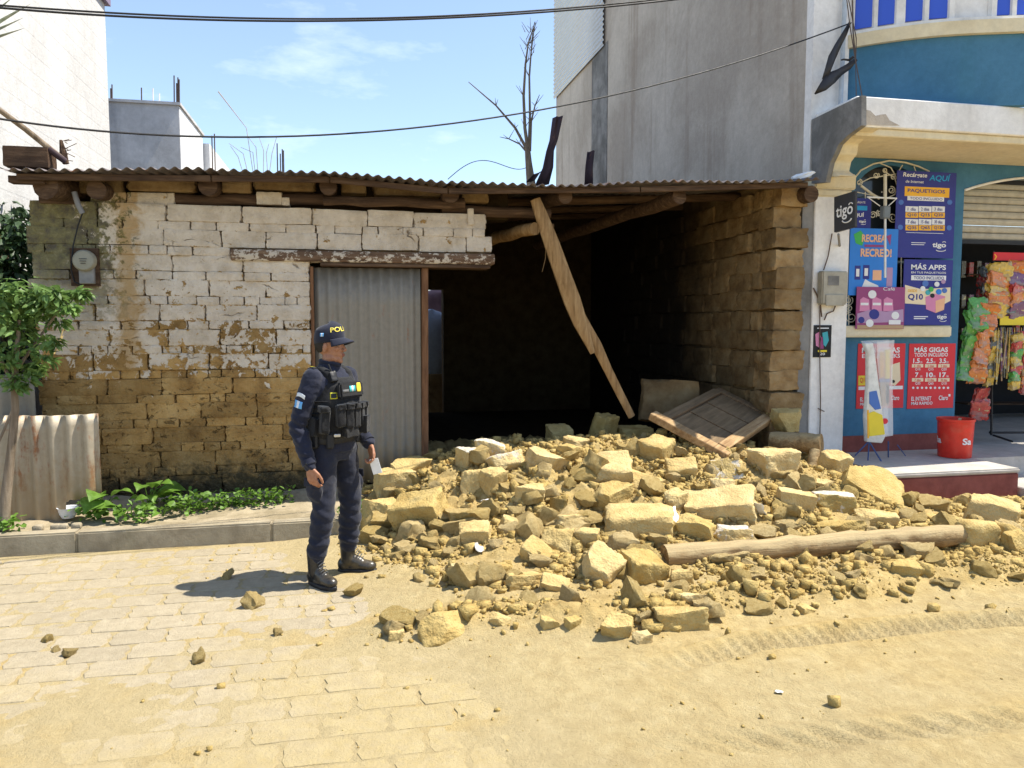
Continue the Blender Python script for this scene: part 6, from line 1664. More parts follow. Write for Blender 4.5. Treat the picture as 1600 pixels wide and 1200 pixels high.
def bag(parent, p, w_, h_, mat, seed, rot):
    me = lump("snack_bag", (w_ * 1.15, .06, h_ * 1.1), 10, .30, .16, seed, 2.6, mat=mat, skew=.25, grain=.06)
    return link_mesh("snack_bag", me, None, parent, p - wloc(parent), rot)
def strip(u0, v0, u1, v1, n_, wpx, mats, Y, label, seed):
    e = empty("snack_strip", at(u1, v1, Y), label, "snacks")
    for i in range(n_):
        t = (i + .5) / n_; p = at(u0 + (u1 - u0) * t, v0 + (v1 - v0) * t, Y - .01 * (i % 2)); h_ = abs(v1 - v0) / n_ * px_m(p) * 1.35
        bag(e, p, wpx * px_m(p), h_, F[mats[i % len(mats)]], seed + i, (random.uniform(-.3, .3), random.uniform(-.2, .2), random.uniform(-.3, .3)))
strip(1530, 470, 1508, 590, 6, 24, ['green'], 7.45, "hanging strip of green snack bags at the doorway's left side", 1000)
strip(1546, 478, 1524, 596, 8, 24, ['orange'], 7.42, "hanging strip of orange snack bags next to the green strip", 1020)
strip(1563, 415, 1556, 490, 5, 32, ['gold', 'orange'], 7.5, "hanging strip of golden chip bags under the red header", 1040)
strip(1590, 412, 1588, 492, 5, 26, ['orange', 'purple', 'red'], 7.5, "hanging strip of orange and purple chip bags at the right edge", 1060)
strip(1532, 610, 1530, 650, 2, 24, ['red'], 7.6, "two small dark red snack bags hanging low in the doorway", 1080)
strip(1578, 414, 1574, 488, 6, 20, ['red', 'gold', 'dim'], 7.52, "hanging strip of small red and golden packets between the two chip strips", 1100)
strip(1604, 412, 1602, 490, 5, 22, ['purple', 'gold'], 7.53, "hanging strip of purple packets cut by the right picture edge", 1120)
strip(1556, 520, 1544, 600, 7, 14, ['gold', 'dim', 'gold'], 7.47, "hanging strip of small golden packets right of the orange strip", 1140)
strip(1590, 525, 1584, 606, 7, 15, ['gold', 'red', 'green'], 7.40, "hanging strip of small mixed packets in front of the candy sticks", 1160)
strip(1604, 520, 1603, 612, 7, 16, ['red', 'gold', 'orange'], 7.42, "hanging strip of small red packets below the yellow price strip, rightmost", 1180)
strip(1538, 420, 1536, 468, 4, 16, ['dim', 'red'], 7.9, "dim strip of dark packets deeper in the doorway above the green bags", 1200)
fan = empty("candy_bundle", at(1570, 600, 7.46), "fanned bundle of shiny wrapped candy sticks below the yellow strip", "candy")
for i in range(26):
    u0 = 1560 + (i % 13) * 3.6; v0 = 512 + 6 * (i // 13); du = random.uniform(-14, 6)
    a = at(u0, v0, 7.44 + .03 * (i // 13)); c = at(u0 + du, v0 + random.uniform(55, 90), 7.38 + .03 * (i // 13)); m_ = MB(); m_.tube([a, a.lerp(c, .4), c], [.003, .010, .007], 7); m_.build("candy_stick", [F['gold'], F['purple'], F['gold'], F['dim'], I['tan']][i % 5], fan, smooth=True)
# shelf of goods deep in the shop
sf = empty("goods_shelf", at(1560, 700, 9.6), "dim shelf of packaged goods at the back of the shop", "shelf")
for v in (430, 480, 530, 580, 630):
    m_ = MB(); m_.bar(at(1500, v, 9.6), at(1680, v, 9.6), .3, .02); m_.build("board", M['wood_old'], sf)
for i in range(46):
    u = 1503 + (i % 12) * 12; v = (430, 480, 530, 580)[i // 12] - 15; p = at(u, v + 6, 9.55); m_ = MB(); m_.box(p, (.07, .07, random.uniform(.14, .24))); m_.build("package", [F['dim'], F['red'], F['dim'], F['purple'], F['dim']][i % 5], sf)

# =================================================================== OVERHEAD
def hang(name, pts, Y0, Y1, rad, label, cat="cable"):
    e = empty(name, at(*pts[0], Y0), label, cat); n_ = len(pts)
    us = [p[0] for p in pts]; vs_ = [p[1] for p in pts]; m_ = MB(); P = []
    uu = np.linspace(us[0], us[-1], 40)
    cs = np.polyfit(us, vs_, min(4, n_ - 1)); vv = np.polyval(cs, uu)
    for i, u in enumerate(uu): P.append(at(u, vv[i], Y0 + (Y1 - Y0) * i / 39))
    m_.tube(P, rad, 6); m_.build("strand", M['cable'], e, smooth=True, fix=False); return e
hang("power_cable", [(-40, 5), (0, 9), (150, 18), (300, 26), (450, 30), (600, 28), (740, 22), (870, 14), (1060, -4), (1150, -16)], 5.6, 6.2, .0065, "upper of the two black cables crossing the top of the sky")
hang("power_cable", [(-40, 8), (0, 13), (150, 23), (300, 30), (450, 33.5), (600, 31), (740, 26), (870, 17), (1060, -1), (1150, -13)], 5.7, 6.3, .0075, "lower of the two black cables crossing the top of the sky")
hang("service_cable", [(-20, 182), (0, 186), (150, 205), (300, 213), (430, 213), (600, 204), (740, 188), (870, 169), (1000, 138), (1150, 97), (1330, 36)], 5.4, 7.0, .007, "thin sagging cable running from left to the shop's upper corner")
hang("thin_wire", [(700, 280), (722, 262), (737, 254), (780, 256), (822, 262)], 12, 13.4, .006, "hair-thin wire looping to the bare tree", "wire")
# torn black tarp by the upper pilaster
tp_ = empty("black_tarp", at(1300, 110, 6.95), "torn black plastic strips hanging from wires at the shop's upper corner", "tarp")
def ribbon(name, pts, wpx, mat, Y=6.95):
    m_ = MB(); vs_, fs = [], []
    for i, (u, v) in enumerate(pts):
        a = Vector(pts[min(i + 1, len(pts) - 1)]) - Vector(pts[max(i - 1, 0)]); a.normalize(); nx_, ny_ = -a.y, a.x
        for s_ in (-1, 0, 1): vs_.append(at(u + nx_ * wpx[i] * s_, v + ny_ * wpx[i] * s_, Y + .03 * s_ * math.cos(i * 1.7) + .04 * math.sin(i * 1.3)))
    for i in range(len(pts) - 1):
        for j in range(2): a = i * 3 + j; fs.append((a, a + 1, a + 4, a + 3))
    m_.add(vs_, fs); o = m_.build(name, mat, tp_, fix=False, smooth='all'); o.modifiers.new("thickness", 'SOLIDIFY').thickness = .002
M['tarp'] = plain("black_tarp", (.035, .033, .035), .45)
ribbon("strip", [(1328, 35), (1320, 52), (1310, 70), (1300, 90), (1294, 108), (1288, 125)], [2, 4, 5, 6, 5, 4], M['tarp'])
ribbon("strip", [(1338, 92), (1326, 104), (1312, 113), (1298, 122), (1286, 136), (1273, 147)], [3, 5, 6, 10, 7, 1], M['tarp'])
ribbon("strip", [(1334, 88), (1327, 94), (1318, 93), (1314, 94)], [2, 2, 1.5, 1], M['tarp'])
m_ = MB(); m_.tube([at(1322, -10, 6.9), at(1328, 40, 6.9), at(1336, 90, 6.85), at(1347, 150, 6.6)], .005, 5); m_.tube([at(1332, 0, 6.9), at(1333, 50, 6.9), at(1337, 95, 6.85)], .007, 5); m_.tube([at(1326, 0, 6.9), at(1338, 60, 6.9), at(1337, 92, 6.85)], .005, 5); m_.tube([at(1337, 95, 6.85), at(1338, 150, 6.7)], .004, 5); m_.build("wires", M['iron'], tp_, smooth=True)
# tarnished flashing rag on the roof near the grey wall
rg_ = empty("white_rag", at(1255, 275, 6.9), "crumpled whitish rag on the roof edge by the grey wall", "rag")
me = lump("cloth", (.22, .08, .05), 8, .6, .25, 77, 3, mat=M['paper']); link_mesh("cloth", me, None, rg_, at(1253, 275, 6.9) - wloc(rg_), (0, -.3, 0))

# =================================================================== BUILDINGS BEHIND
XW = -3.3
wb = empty("white_block_building", (XW - 2, 9, 0), "tall white-painted block building at the upper left", "building")
yw1 = atx(171, 200, XW).y; zw1 = atx(163, 6, XW).z
b = MB(); b.boxmm((XW - 5, 7.9, 0), (XW, yw1, zw1)); b.build("wall", M['whiteblock'], wb)
b = MB(); b.boxmm((XW - 5.1, 7.8, zw1 + .002), (XW + .06, yw1 + .08, zw1 + .14)); b.build("eave_trim", plain("eave_purple", (.22, .17, .24), .6), wb)
YB2 = 15.0
gb = empty("grey_block_house", (at(226, 255, YB2).x, YB2, 0), "small flat-roofed grey rendered house with a white side wall behind the roof", "building")
gx0, gx1 = at(120, 200, YB2).x, at(281, 200, YB2).x; gz = at(226, 162, YB2).z
gy1 = atx(316, 200, gx1).y
b = MB(); b.boxmm((gx0, YB2, 0), (gx1 - .01, gy1, gz)); b.build("front_wall", M['greyblock'], gb)
b = MB(); b.boxmm((gx1 - .008, YB2 + .01, 0), (gx1, gy1, gz - .01)); b.build("side_wall", M['whitewash2'], gb)
b = MB(); b.boxmm((gx0 - .03, YB2 - .04, gz + .002), (gx1 + .03, gy1 + .05, gz + .05)); b.build("roof_slab", M['greyblock'], gb)
b = MB(); b.boxmm((gx1 - 1.5, gy1 + .06, 0), (gx1 + .12, gy1 + 4.5, atx(316, 222, gx1).z)); b.build("rear_annex", M['whitewash2'], gb)
for (u, v0, v1) in ((175, 160, 132), (173, 160, 138), (221, 160, 137), (239, 160, 138), (249, 160, 146), (272, 162, 118), (278, 162, 121), (280, 162, 124), (276, 162, 130)):
    p = at(u, v0, YB2 + .5); m_ = MB(); m_.tube([(p.x, p.y, gz), at(u, v1, YB2 + .5)], .012, 5); m_.build("rebar", M['iron'] if u not in (239, 249) else M['white'], gb)
for (u, v0, v1) in ((331, 245, 212), (335, 245, 209), (433, 262, 224), (441, 262, 233), (443, 262, 235), (438, 262, 240)):
    p = at(u, v0, 17); m_ = MB(); m_.tube([(p.x, p.y, 3.0), at(u, v1, 17)], .013, 5); m_.build("rebar", M['iron'], gb)
b = MB(); b.boxmm((at(325, 250, 16.9).x, 16.8, 0), (at(455, 250, 16.9).x, 17.3, 4.2)); b.build("rear_annex", M['greyblock'], gb)

# =================================================================== THE OFFICER
from mathutils.bvhtree import BVHTree
f1, f2 = gnd(497, 914), gnd(549, 895)
base = (f1 + f2) / 2
FACE = V_R * math.cos(R(29)) - V_D * math.sin(R(29))
off = empty("person", (base.x, base.y, 0.0), "uniformed officer in navy fatigues, black vest and cap, holding a white paper", "person")
off.rotation_euler = (0, 0, math.atan2(FACE.y, FACE.x))
off.scale = (.94, .94, 1.0)
def ell(mb, c, r, rot=None, n=14, m_=9):
    Mx = Euler(rot).to_matrix() if rot else Matrix.Identity(3); c = Vector(c); vs_, fs = [], []
    for i in range(1, m_):
        ph = math.pi * i / m_
        for k in range(n):
            th = 2 * math.pi * k / n; vs_.append(c + Mx @ Vector((r[0] * math.sin(ph) * math.cos(th), r[1] * math.sin(ph) * math.sin(th), r[2] * math.cos(ph))))
    top, bot = len(vs_), len(vs_) + 1; vs_ += [c + Mx @ Vector((0, 0, r[2])), c + Mx @ Vector((0, 0, -r[2]))]
    for i in range(m_ - 2):
        for k in range(n):
            k2 = (k + 1) % n; fs.append((i * n + k, (i + 1) * n + k, (i + 1) * n + k2, i * n + k2))
    for k in range(n): fs.append((top, k, (k + 1) % n)); fs.append((bot, (m_ - 2) * n + (k + 1) % n, (m_ - 2) * n + k))
    return mb.add(vs_, fs)
def limb(mb, pts, rad, n=14, flat=1.0):
    mb.tube(pts, rad, n, flat=flat)
    for p, r_ in zip(pts, rad): ell(mb, p, (r_, r_, r_), n=12, m_=8)
    return mb
def rings(mb, rows, n=24):
    """horizontal elliptic rings (z, rx, ry, cx, cy)"""
    vs_, fs = [], []
    for z, rx, ry, cx_, cy_ in rows:
        for k in range(n):
            th = 2 * math.pi * k / n; c, s_ = math.cos(th), math.sin(th); e = 0.82
            vs_.append((cx_ + rx * math.copysign(abs(c) ** e, c), cy_ + ry * math.copysign(abs(s_) ** e, s_), z))
    for i in range(len(rows) - 1):
        for k in range(n):
            k2 = (k + 1) % n; fs.append((i * n + k, i * n + k2, (i + 1) * n + k2, (i + 1) * n + k))
    fs += [tuple(range(n))[::-1], tuple((len(rows) - 1) * n + k for k in range(n))]
    return mb.add(vs_, fs)
def remesh(mb, voxel, smooth=2, disp=None, fac=.5):
    me = bpy.data.meshes.new("tmp"); me.from_pydata([tuple(v) for v in mb.v], [], mb.f)
    bm = bmesh.new(); bm.from_mesh(me); bmesh.ops.recalc_face_normals(bm, faces=bm.faces); bm.to_mesh(me); bm.free()
    ob = bpy.data.objects.new("tmp", me); COL.objects.link(ob)
    md = ob.modifiers.new("r", 'REMESH'); md.mode = 'VOXEL'; md.voxel_size = voxel
    sm = ob.modifiers.new("s", 'SMOOTH'); sm.iterations = smooth; sm.factor = fac
    dg = bpy.context.evaluated_depsgraph_get(); out = bpy.data.meshes.new_from_object(ob.evaluated_get(dg))
    bpy.data.objects.remove(ob); bpy.data.meshes.remove(me)
    if disp:
        nv = len(out.vertices); co = np.zeros(nv * 3, np.float32); out.vertices.foreach_get("co", co); co = co.reshape(-1, 3)
        nr = np.zeros(nv * 3, np.float32); out.vertex_normals.foreach_get("vector", nr); nr = nr.reshape(-1, 3)
        d = np.array([disp(Vector(c)) for c in co], np.float32); co = co + nr * d[:, None]
        out.vertices.foreach_set("co", co.ravel()); out.update()
    out.polygons.foreach_set("use_smooth", [True] * len(out.polygons))
    return out
def child(name, me, mat, parent=off):
    me.name = name; me.materials.clear(); me.materials.append(mat); return link_mesh(name, me, None, parent)
SH = {-1: Vector((-.005, -.185, 1.335)), 1: Vector((-.005, .185, 1.335))}
EL = {-1: Vector((-.075, -.255, 1.035)), 1: Vector((-.05, .25, 1.06))}
WR = {-1: Vector((.035, -.265, .805)), 1: Vector((.15, .205, .90))}
HIP = {s_: Vector((0, .095 * s_, .90)) for s_ in (-1, 1)}
KN = {-1: Vector((.025, -.135, .49)), 1: Vector((.03, .14, .49))}
AN = {-1: Vector((-.02, -.165, .10)), 1: Vector((-.015, .165, .10))}
FY = {-1: R(-8), 1: R(26)}        # foot yaw
HEADYAW = R(20)
HR = Matrix.Translation((-.01, 0, 0)) @ Matrix.Rotation(HEADYAW, 4, 'Z')
body = MB()
# head, built looking along +x, then turned
hd = MB()
ell(hd, (-.005, 0, 1.572), (.098, .077, .098), n=20, m_=14); ell(hd, (.028, 0, 1.52), (.066, .060, .085), n=18, m_=12)
ell(hd, (.042, 0, 1.462), (.046, .048, .034)); ell(hd, (.074, 0, 1.446), (.018, .024, .016))
limb(hd, [(.086, 0, 1.562), (.101, 0, 1.537), (.110, 0, 1.520)], [.009, .010, .012], 10); ell(hd, (.103, .013, 1.515), (.011, .009, .009)); ell(hd, (.103, -.013, 1.515), (.011, .009, .009))
ell(hd, (.082, 0, 1.575), (.016, .05, .010)); ell(hd, (.085, 0, 1.488), (.012, .027, .020))
for s_ in (-1, 1):
    ell(hd, (.058, .040 * s_, 1.527), (.026, .020, .022)); ell(hd, (-.004, .078 * s_, 1.535), (.019, .010, .033), (0, .25, .35 * s_)); ell(hd, (.02, .048 * s_, 1.468), (.03, .014, .025))
ell(hd, (.090, 0, 1.492), (.014, .023, .006)); ell(hd, (.088, 0, 1.480), (.014, .020, .007))
body.v += [tuple((HR @ Vector(v))) for v in hd.v]; body.f += hd.f; body.mi += hd.mi
limb(body, [(-.025, 0, 1.33), (-.012, 0, 1.42), (-.005, 0, 1.47)], [.062, .056, .056], 16)
rings(body, [(.84, .09, .13, 0, 0), (.95, .095, .135, 0, 0), (1.1, .09, .125, 0, 0), (1.25, .10, .145, 0, 0), (1.35, .075, .14, 0, 0), (1.39, .05, .07, -.01, 0)])
for s_ in (-1, 1):
    limb(body, [SH[s_], SH[s_].lerp(EL[s_], .5), EL[s_], EL[s_].lerp(WR[s_], .35), WR[s_]], [.052, .046, .038, .037, .027])
    limb(body, [HIP[s_], HIP[s_].lerp(KN[s_], .5), KN[s_], KN[s_].lerp(AN[s_], .35), AN[s_]], [.075, .068, .052, .05, .036])
    fd = Vector((math.cos(FY[s_]), math.sin(FY[s_]), 0)); limb(body, [AN[s_] + Vector((0, 0, -.04)), AN[s_] + fd * .13 + Vector((0, 0, -.062))], [.035, .028])
def hand(mb, w_, d, nrm, side, curl):
    """palm, four unequal bent fingers, thumb leaving the side of the palm"""
    d = Vector(d).normalized(); nrm = Vector(nrm); nrm = (nrm - d * nrm.dot(d)).normalized(); s_ = d.cross(nrm).normalized()
    if s_.dot(Vector(side)) < 0: s_ = -s_
    Mx = Matrix((s_, nrm, d)).transposed()
    def E(c, r_): ell(mb, c, r_, Mx.to_euler(), 12, 8)
    E(w_ + d * .05, (.041, .016, .052)); E(w_ + d * .02, (.031, .017, .035)); E(w_ + d * .045 + s_ * .024 + nrm * .008, (.018, .014, .03))
    for i, (o_, L) in enumerate(((.029, .074), (.0095, .083), (-.010, .077), (-.0285, .060))):
        p = w_ + d * (.088 - .004 * abs(i - 1)) + s_ * o_; pts = [p - d * .02]; a = 0.0; rad = [.0102]
        for k, sg_ in enumerate((.45, .31, .24)):
            a += R(curl[k] + 4 * i); p = p + (d * math.cos(a) + nrm * math.sin(a)) * (L * sg_); pts.append(p); rad.append((.0096, .0088, .0076)[k])
        pts.insert(1, w_ + d * (.088 - .004 * abs(i - 1)) + s_ * o_); rad.insert(1, .0102); limb(mb, pts, rad, 10)
    t0 = w_ + d * .028 + s_ * .026; t1 = t0 + d * .034 + s_ * .024 + nrm * .012; t2 = t1 + d * .030 + s_ * .006 + nrm * .012; t3 = t2 + d * .022 - s_ * .002 + nrm * .008
    limb(mb, [t0, t1, t2, t3], [.014, .0115, .0105, .0085], 10)
dR = Vector((.22, .02, -1)); dL = Vector((.42, -.08, -.9))
hand(body, WR[-1] + dR.normalized() * .01, dR, (-.10, 1, .05), (1, 0, 0), (22, 30, 26))
hand(body, WR[1] + dL.normalized() * .01, dL, (-.35, -1, -.1), (1, 0, .4), (26, 34, 24))
sk = Nd("skin"); p_ = sk.obj(); n_ = sk.noise(p_, 40, 5)
sk.set("Base Color", sk.mix(sk.ss(n_, .3, .7), (.29, .128, .070), (.37, .175, .10))); sk.set("Roughness", .5); sk.set("Subsurface Weight", .08); sk.set("Subsurface Radius", (.012, .005, .003)); sk.set("Specular IOR Level", .4)
sk.set("Normal", sk.bump(sk.noise(p_, 160, 4), .25, .002))
child("body", remesh(body, .0042, 3), sk.mat)
HM = lambda p: HR @ Vector(p)
# face details
m_eyew = plain("eye_white", (.55, .52, .48), .3, var=.02); m_dark = plain("hair_black", (.012, .01, .009), .6); m_lip = plain("lip", (.24, .085, .065), .5, var=.05)
for s_ in (-1, 1):
    m_ = MB(); ell(m_, (0, 0, 0), (.006, .0125, .0055), (0, 0, .35 * s_)); o = m_.build("eye", m_eyew, off, smooth='all', local=True); o.location = HM((.083, .030 * s_, 1.556)); o.rotation_euler = (0, 0, HEADYAW)
    m_ = MB(); ell(m_, (.0035, 0, 0), (.0045, .0055, .0052)); i_ = m_.build("iris", m_dark, o, smooth='all', local=True)
    m_ = MB(); m_.tube([HM((.083, .044 * s_, 1.563)), HM((.091, .031 * s_, 1.5635)), HM((.088, .017 * s_, 1.557))], [.002, .003, .002], 6); m_.build("eyelid", m_dark, off, smooth='all', local=True)
    m_ = MB(); m_.tube([HM((.076, .053 * s_, 1.575)), HM((.093, .034 * s_, 1.581)), HM((.098, .014 * s_, 1.576))], [.002, .0045, .003], 6); m_.build("eyebrow", m_dark, off, smooth='all', local=True)
m_ = MB(); ell(m_, (0, 0, .0045), (.008, .022, .0042)); ell(m_, (-.001, 0, -.005), (.008, .019, .005)); o = m_.build("lips", m_lip, off, smooth='all', local=True); o.location = HM((.0975, 0, 1.486)); o.rotation_euler = (0, 0, HEADYAW)
hr = MB(); ell(hr, (-.012, 0, 1.565), (.098, .0795, .092), n=24, m_=16)
me = remesh(hr, .006, 1); bm = bmesh.new(); bm.from_mesh(me)
bmesh.ops.delete(bm, geom=[v for v in bm.verts if v.co.x > -.02 + .4 * (v.co.z - 1.53) or v.co.z < 1.50 + .35 * max(0, v.co.x + .05)], context='VERTS'); bm.to_mesh(me); bm.free(); me.transform(HR); child("hair", me, m_dark)
# shirt with sleeves
def folds(p):
    a = mnoise.fractal(Vector((p.x * 7, p.y * 7, p.z * 15)), 1, 2, 4) * .009
    el = min((p - EL[-1]).length, (p - EL[1]).length); wr = min((p - WR[-1]).length, (p - WR[1]).length)
    k = math.exp(-(el / .09) ** 2) * .008 + math.exp(-(wr / .1) ** 2) * .006
    return a + k * math.sin(p.z * 115 + p.x * 60 + 3 * mnoise.noise(p * 9))
shirt = MB()
rings(shirt, [(.86, .125, .170, 0, 0), (.95, .128, .170, 0, 0), (1.1, .122, .165, 0, 0), (1.25, .128, .185, 0, 0), (1.33, .112, .19, -.005, 0), (1.375, .085, .15, -.012, 0), (1.405, .07, .085, -.014, 0), (1.45, .068, .068, -.01, 0)])
for s_ in (-1, 1):
    e, w_ = EL[s_], WR[s_]
    limb(shirt, [SH[s_] + Vector((0, -.01 * s_, .0)), SH[s_].lerp(e, .35), SH[s_].lerp(e, .72), e, e.lerp(w_, .4), e.lerp(w_, .75), e.lerp(w_, .985)], [.073, .070, .063, .058, .055, .049, .043], 18)
shirt_me = remesh(shirt, .0075, 4, folds); M['navy'] = m_cloth("navy_uniform", (.011, .0135, .029)); child("shirt", shirt_me, M['navy'])
for s_ in (-1, 1):
    e, w_ = EL[s_], WR[s_]; m_ = MB(); m_.tube([e.lerp(w_, .86), e.lerp(w_, .99)], [.0485, .0475], 20); m_.build("cuff", M['navy'], off, smooth=True, local=True)
    m_ = MB(); ell(m_, e.lerp(w_, .93) + Vector((.02, -.047, 0)) if s_ < 0 else e.lerp(w_, .93) + Vector((.03, -.045, 0)), (.006, .004, .006)); m_.build("button", M['black'], off, local=True)
m_ = MB(); m_.tube([HM((.0 + .068 * math.cos(a), .066 * math.sin(a), 1.438 - .012 * math.cos(a))) for a in [2 * math.pi * i / 20 for i in range(21)]], .012, 8); m_.build("collar", M['navy'], off, smooth=True, local=True)
# trousers
def tfolds(p):
    a = mnoise.fractal(Vector((p.x * 6, p.y * 6, p.z * 10 + 40)), 1, 2, 4) * .013
    kn = min((p - KN[-1]).length, (p - KN[1]).length); k = math.exp(-(kn / .14) ** 2) * .006
    lo = math.exp(-((p.z - .25) / .09) ** 2) * .006
    return a + k * math.sin(p.z * 75 + p.x * 55) + lo * math.sin(p.z * 92 + p.x * 30 + 4 * mnoise.noise(p * 7))
tr_ = MB()
rings(tr_, [(.80, .10, .155, 0, 0), (.85, .118, .172, 0, 0), (.90, .122, .172, 0, 0), (.955, .12, .165, 0, 0)])
for s_ in (-1, 1):
    h, k, a = HIP[s_], KN[s_], AN[s_]
    limb(tr_, [h + Vector((0, 0, -.02)), h.lerp(k, .3), h.lerp(k, .7), k, k.lerp(a, .3), k.lerp(a, .62), k.lerp(a, .78)], [.102, .099, .084, .077, .074, .070, .060], 20)
    q = h.lerp(k, .66) + Vector((-.005, .082 * s_, 0)); ell(tr_, q, (.075, .03, .085))
child("trousers", remesh(tr_, .0085, 3, tfolds), m_cloth("navy_trousers", (.0125, .0145, .027)))
for s_ in (-1, 1):
    q = HIP[s_].lerp(KN[s_], .60) + Vector((-.005, .108 * s_, .03)); m_ = MB(); m_.box(q, (.13, .012, .055), (.1 * s_, 0, 0)); m_.build("pocket_flap", m_cloth("navy_flap", (.012, .014, .026)), off, local=True, bevel=.005)
# belt
m_ = MB(); rings(m_, [(.925, .138, .184, 0, 0), (.935, .141, .187, 0, 0), (.968, .141, .187, 0, 0), (.978, .138, .184, 0, 0)], 40); m_.build("belt", M['black'], off, smooth=True, local=True)
for y_, x_ in ((-.185, .02), (-.15, .115), (.17, .08)):
    m_ = MB(); m_.box((x_, y_, .95), (.055, .05, .10), (0, 0, math.atan2(y_, x_))); m_.build("belt_pouch", M['black'], off, local=True, bevel=.01)
# boots
M['boot'] = plain("boot_leather", (.012, .012, .013), .32, var=.3, spec=.5, dirt=(.28, .22, .13), dirt_amt=.25, scale=9)
for s_ in (-1, 1):
    a = AN[s_]; Mz = Matrix.Rotation(FY[s_], 3, 'Z'); bt = MB()
    def L_(x, y, z): return Vector((a.x, a.y, 0)) + Mz @ Vector((x, y, z))
    limb(bt, [L_(-.01, 0, .235), L_(-.008, 0, .16), L_(-.005, 0, .09)], [.058, .054, .052], 16)
    ell(bt, L_(-.03, 0, .055), (.055, .042, .052), (0, 0, FY[s_])); ell(bt, L_(.055, 0, .07), (.085, .043, .048), (0, .35, FY[s_])); ell(bt, L_(.115, 0, .05), (.08, .047, .038), (0, .05, FY[s_])); ell(bt, L_(.145, 0, .046), (.058, .046, .036), (0, 0, FY[s_])); ell(bt, L_(.05, 0, .035), (.13, .038, .03), (0, 0, FY[s_]))
    bo = child("boot", remesh(bt, .006, 3), M['boot'])
    so_ = MB(); n_ = 24; outl = []
    for i in range(n_):
        th = 2 * math.pi * i / n_; cx_ = math.cos(th); wd = .047 if cx_ > 0 else .040; outl.append((.062 + .145 * cx_, wd * math.sin(th) * (1.05 - .12 * math.cos(2 * th))))
    vs_ = [L_(x, y, 0) for x, y in outl] + [L_(x, y, .028) for x, y in outl]
    so_.add(vs_, [tuple(range(n_))[::-1], tuple(range(n_, 2 * n_))] + [(i, (i + 1) % n_, (i + 1) % n_ + n_, i + n_) for i in range(n_)]); so_.build("sole", M['black'], bo, local=True, bevel=.004, smooth=True)
    lc = MB()
    for i in range(6):
        t = i / 5; x = .095 - .06 * t; z = .098 + .085 * t; w_ = .026
        lc.tube([L_(x, -w_, z - .008), L_(x + .012, 0, z + .010), L_(x, w_, z - .002)], .0035, 5)
    lc.build("laces", plain("lace_grey", (.10, .10, .10), .8), bo, local=True, smooth=True)
# vest
M['vest'] = m_cloth("black_vest", (.0065, .0065, .0078), 260, .75, .2, .5)
def vdisp(p): return mnoise.fractal(p * 14, 1, 2, 3) * .004
vt = MB()
rings(vt, [(.955, .150, .188, 0.01, 0), (1.0, .158, .194, .012, 0), (1.1, .160, .196, .014, 0), (1.2, .162, .192, .014, 0), (1.29, .150, .165, .012, 0), (1.345, .13, .125, .0, 0)], 30)
for s_ in (-1, 1): limb(vt, [(.095, .092 * s_, 1.29), (.06, .100 * s_, 1.365), (0, .105 * s_, 1.393), (-.06, .105 * s_, 1.375), (-.11, .10 * s_, 1.31)], [.032, .031, .030, .031, .034], 12)
vest_me = remesh(vt, .008, 3, vdisp); vest = child("vest", vest_me, M['vest'])
bv = BVHTree.FromPolygons([v.co.copy() for v in vest_me.vertices], [tuple(p.vertices) for p in vest_me.polygons])
bs = BVHTree.FromPolygons([v.co.copy() for v in shirt_me.vertices], [tuple(p.vertices) for p in shirt_me.polygons])
def pouch(c, d, rz, ry=0.0, name="pouch", bev=.012, mat=None):
    if name == 'chest_panel': m_ = MB(); m_.box(c, d, (0, ry, rz)); return m_.build(name, mat or M['vest'], vest, local=True, bevel=bev, seg=2, smooth=True)
    me_ = lump(name, (d[0] * 1.05, d[1] * 1.04, d[2] * 1.02), 8, .22, .07, int(abs(c[1]) * 9000 + c[2] * 700), 1.8, skew=.14, mat=mat or M['vest']); return link_mesh(name, me_, None, vest, c, (random.uniform(-.08, .08), ry, rz + random.uniform(-.1, .1)))
pouch((.165, 0, 1.265), (.045, .235, .10), 0, -.12, "chest_panel")
for y_, h_ in ((-.115, .13), (-.055, .15), (.005, .15), (.065, .15), (.12, .13)):
    rz = math.atan2(y_, .16) * .75; x_ = .172 - 1.6 * y_ * y_; pouch((x_ + .025, y_, 1.105), (.062, .053, h_), rz)
    pouch((x_ + .034, y_, 1.165), (.062, .055, .035), rz, 0, "pouch_flap", .008)
pouch((.10, -.185, 1.08), (.09, .055, .16), R(-38)); pouch((.10, -.193, 1.155), (.094, .06, .04), R(-38), 0, "pouch_flap", .008); pouch((.02, -.205, 1.04), (.075, .04, .11), R(-4))
pouch((.215, .09, 1.04), (.055, .075, .11), R(20)); pouch((.19, -.03, 1.0), (.05, .12, .06), 0)
pouch((.10, -.10, 1.345), (.05, .05, .07), -.4, -.5, "radio", .008, M['black']); m_ = MB(); m_.tube([(.10, -.10, 1.37), (.07, -.105, 1.43)], .006, 8); m_.build("antenna", M['black'], vest, local=True, smooth=True)
for z in (1.0, 1.04, 1.08, 1.12, 1.16, 1.20):
    m_ = MB(); P = []
    for i in range(26):
        a = R(-165 + i * 5.2); P.append(Vector((.01 + .166 * math.cos(a) * 1.0, .200 * math.sin(a), z)))
    m_.tube(P, .007, 6, flat=.5); m_.build("webbing", M['black'], vest, local=True, smooth=True)
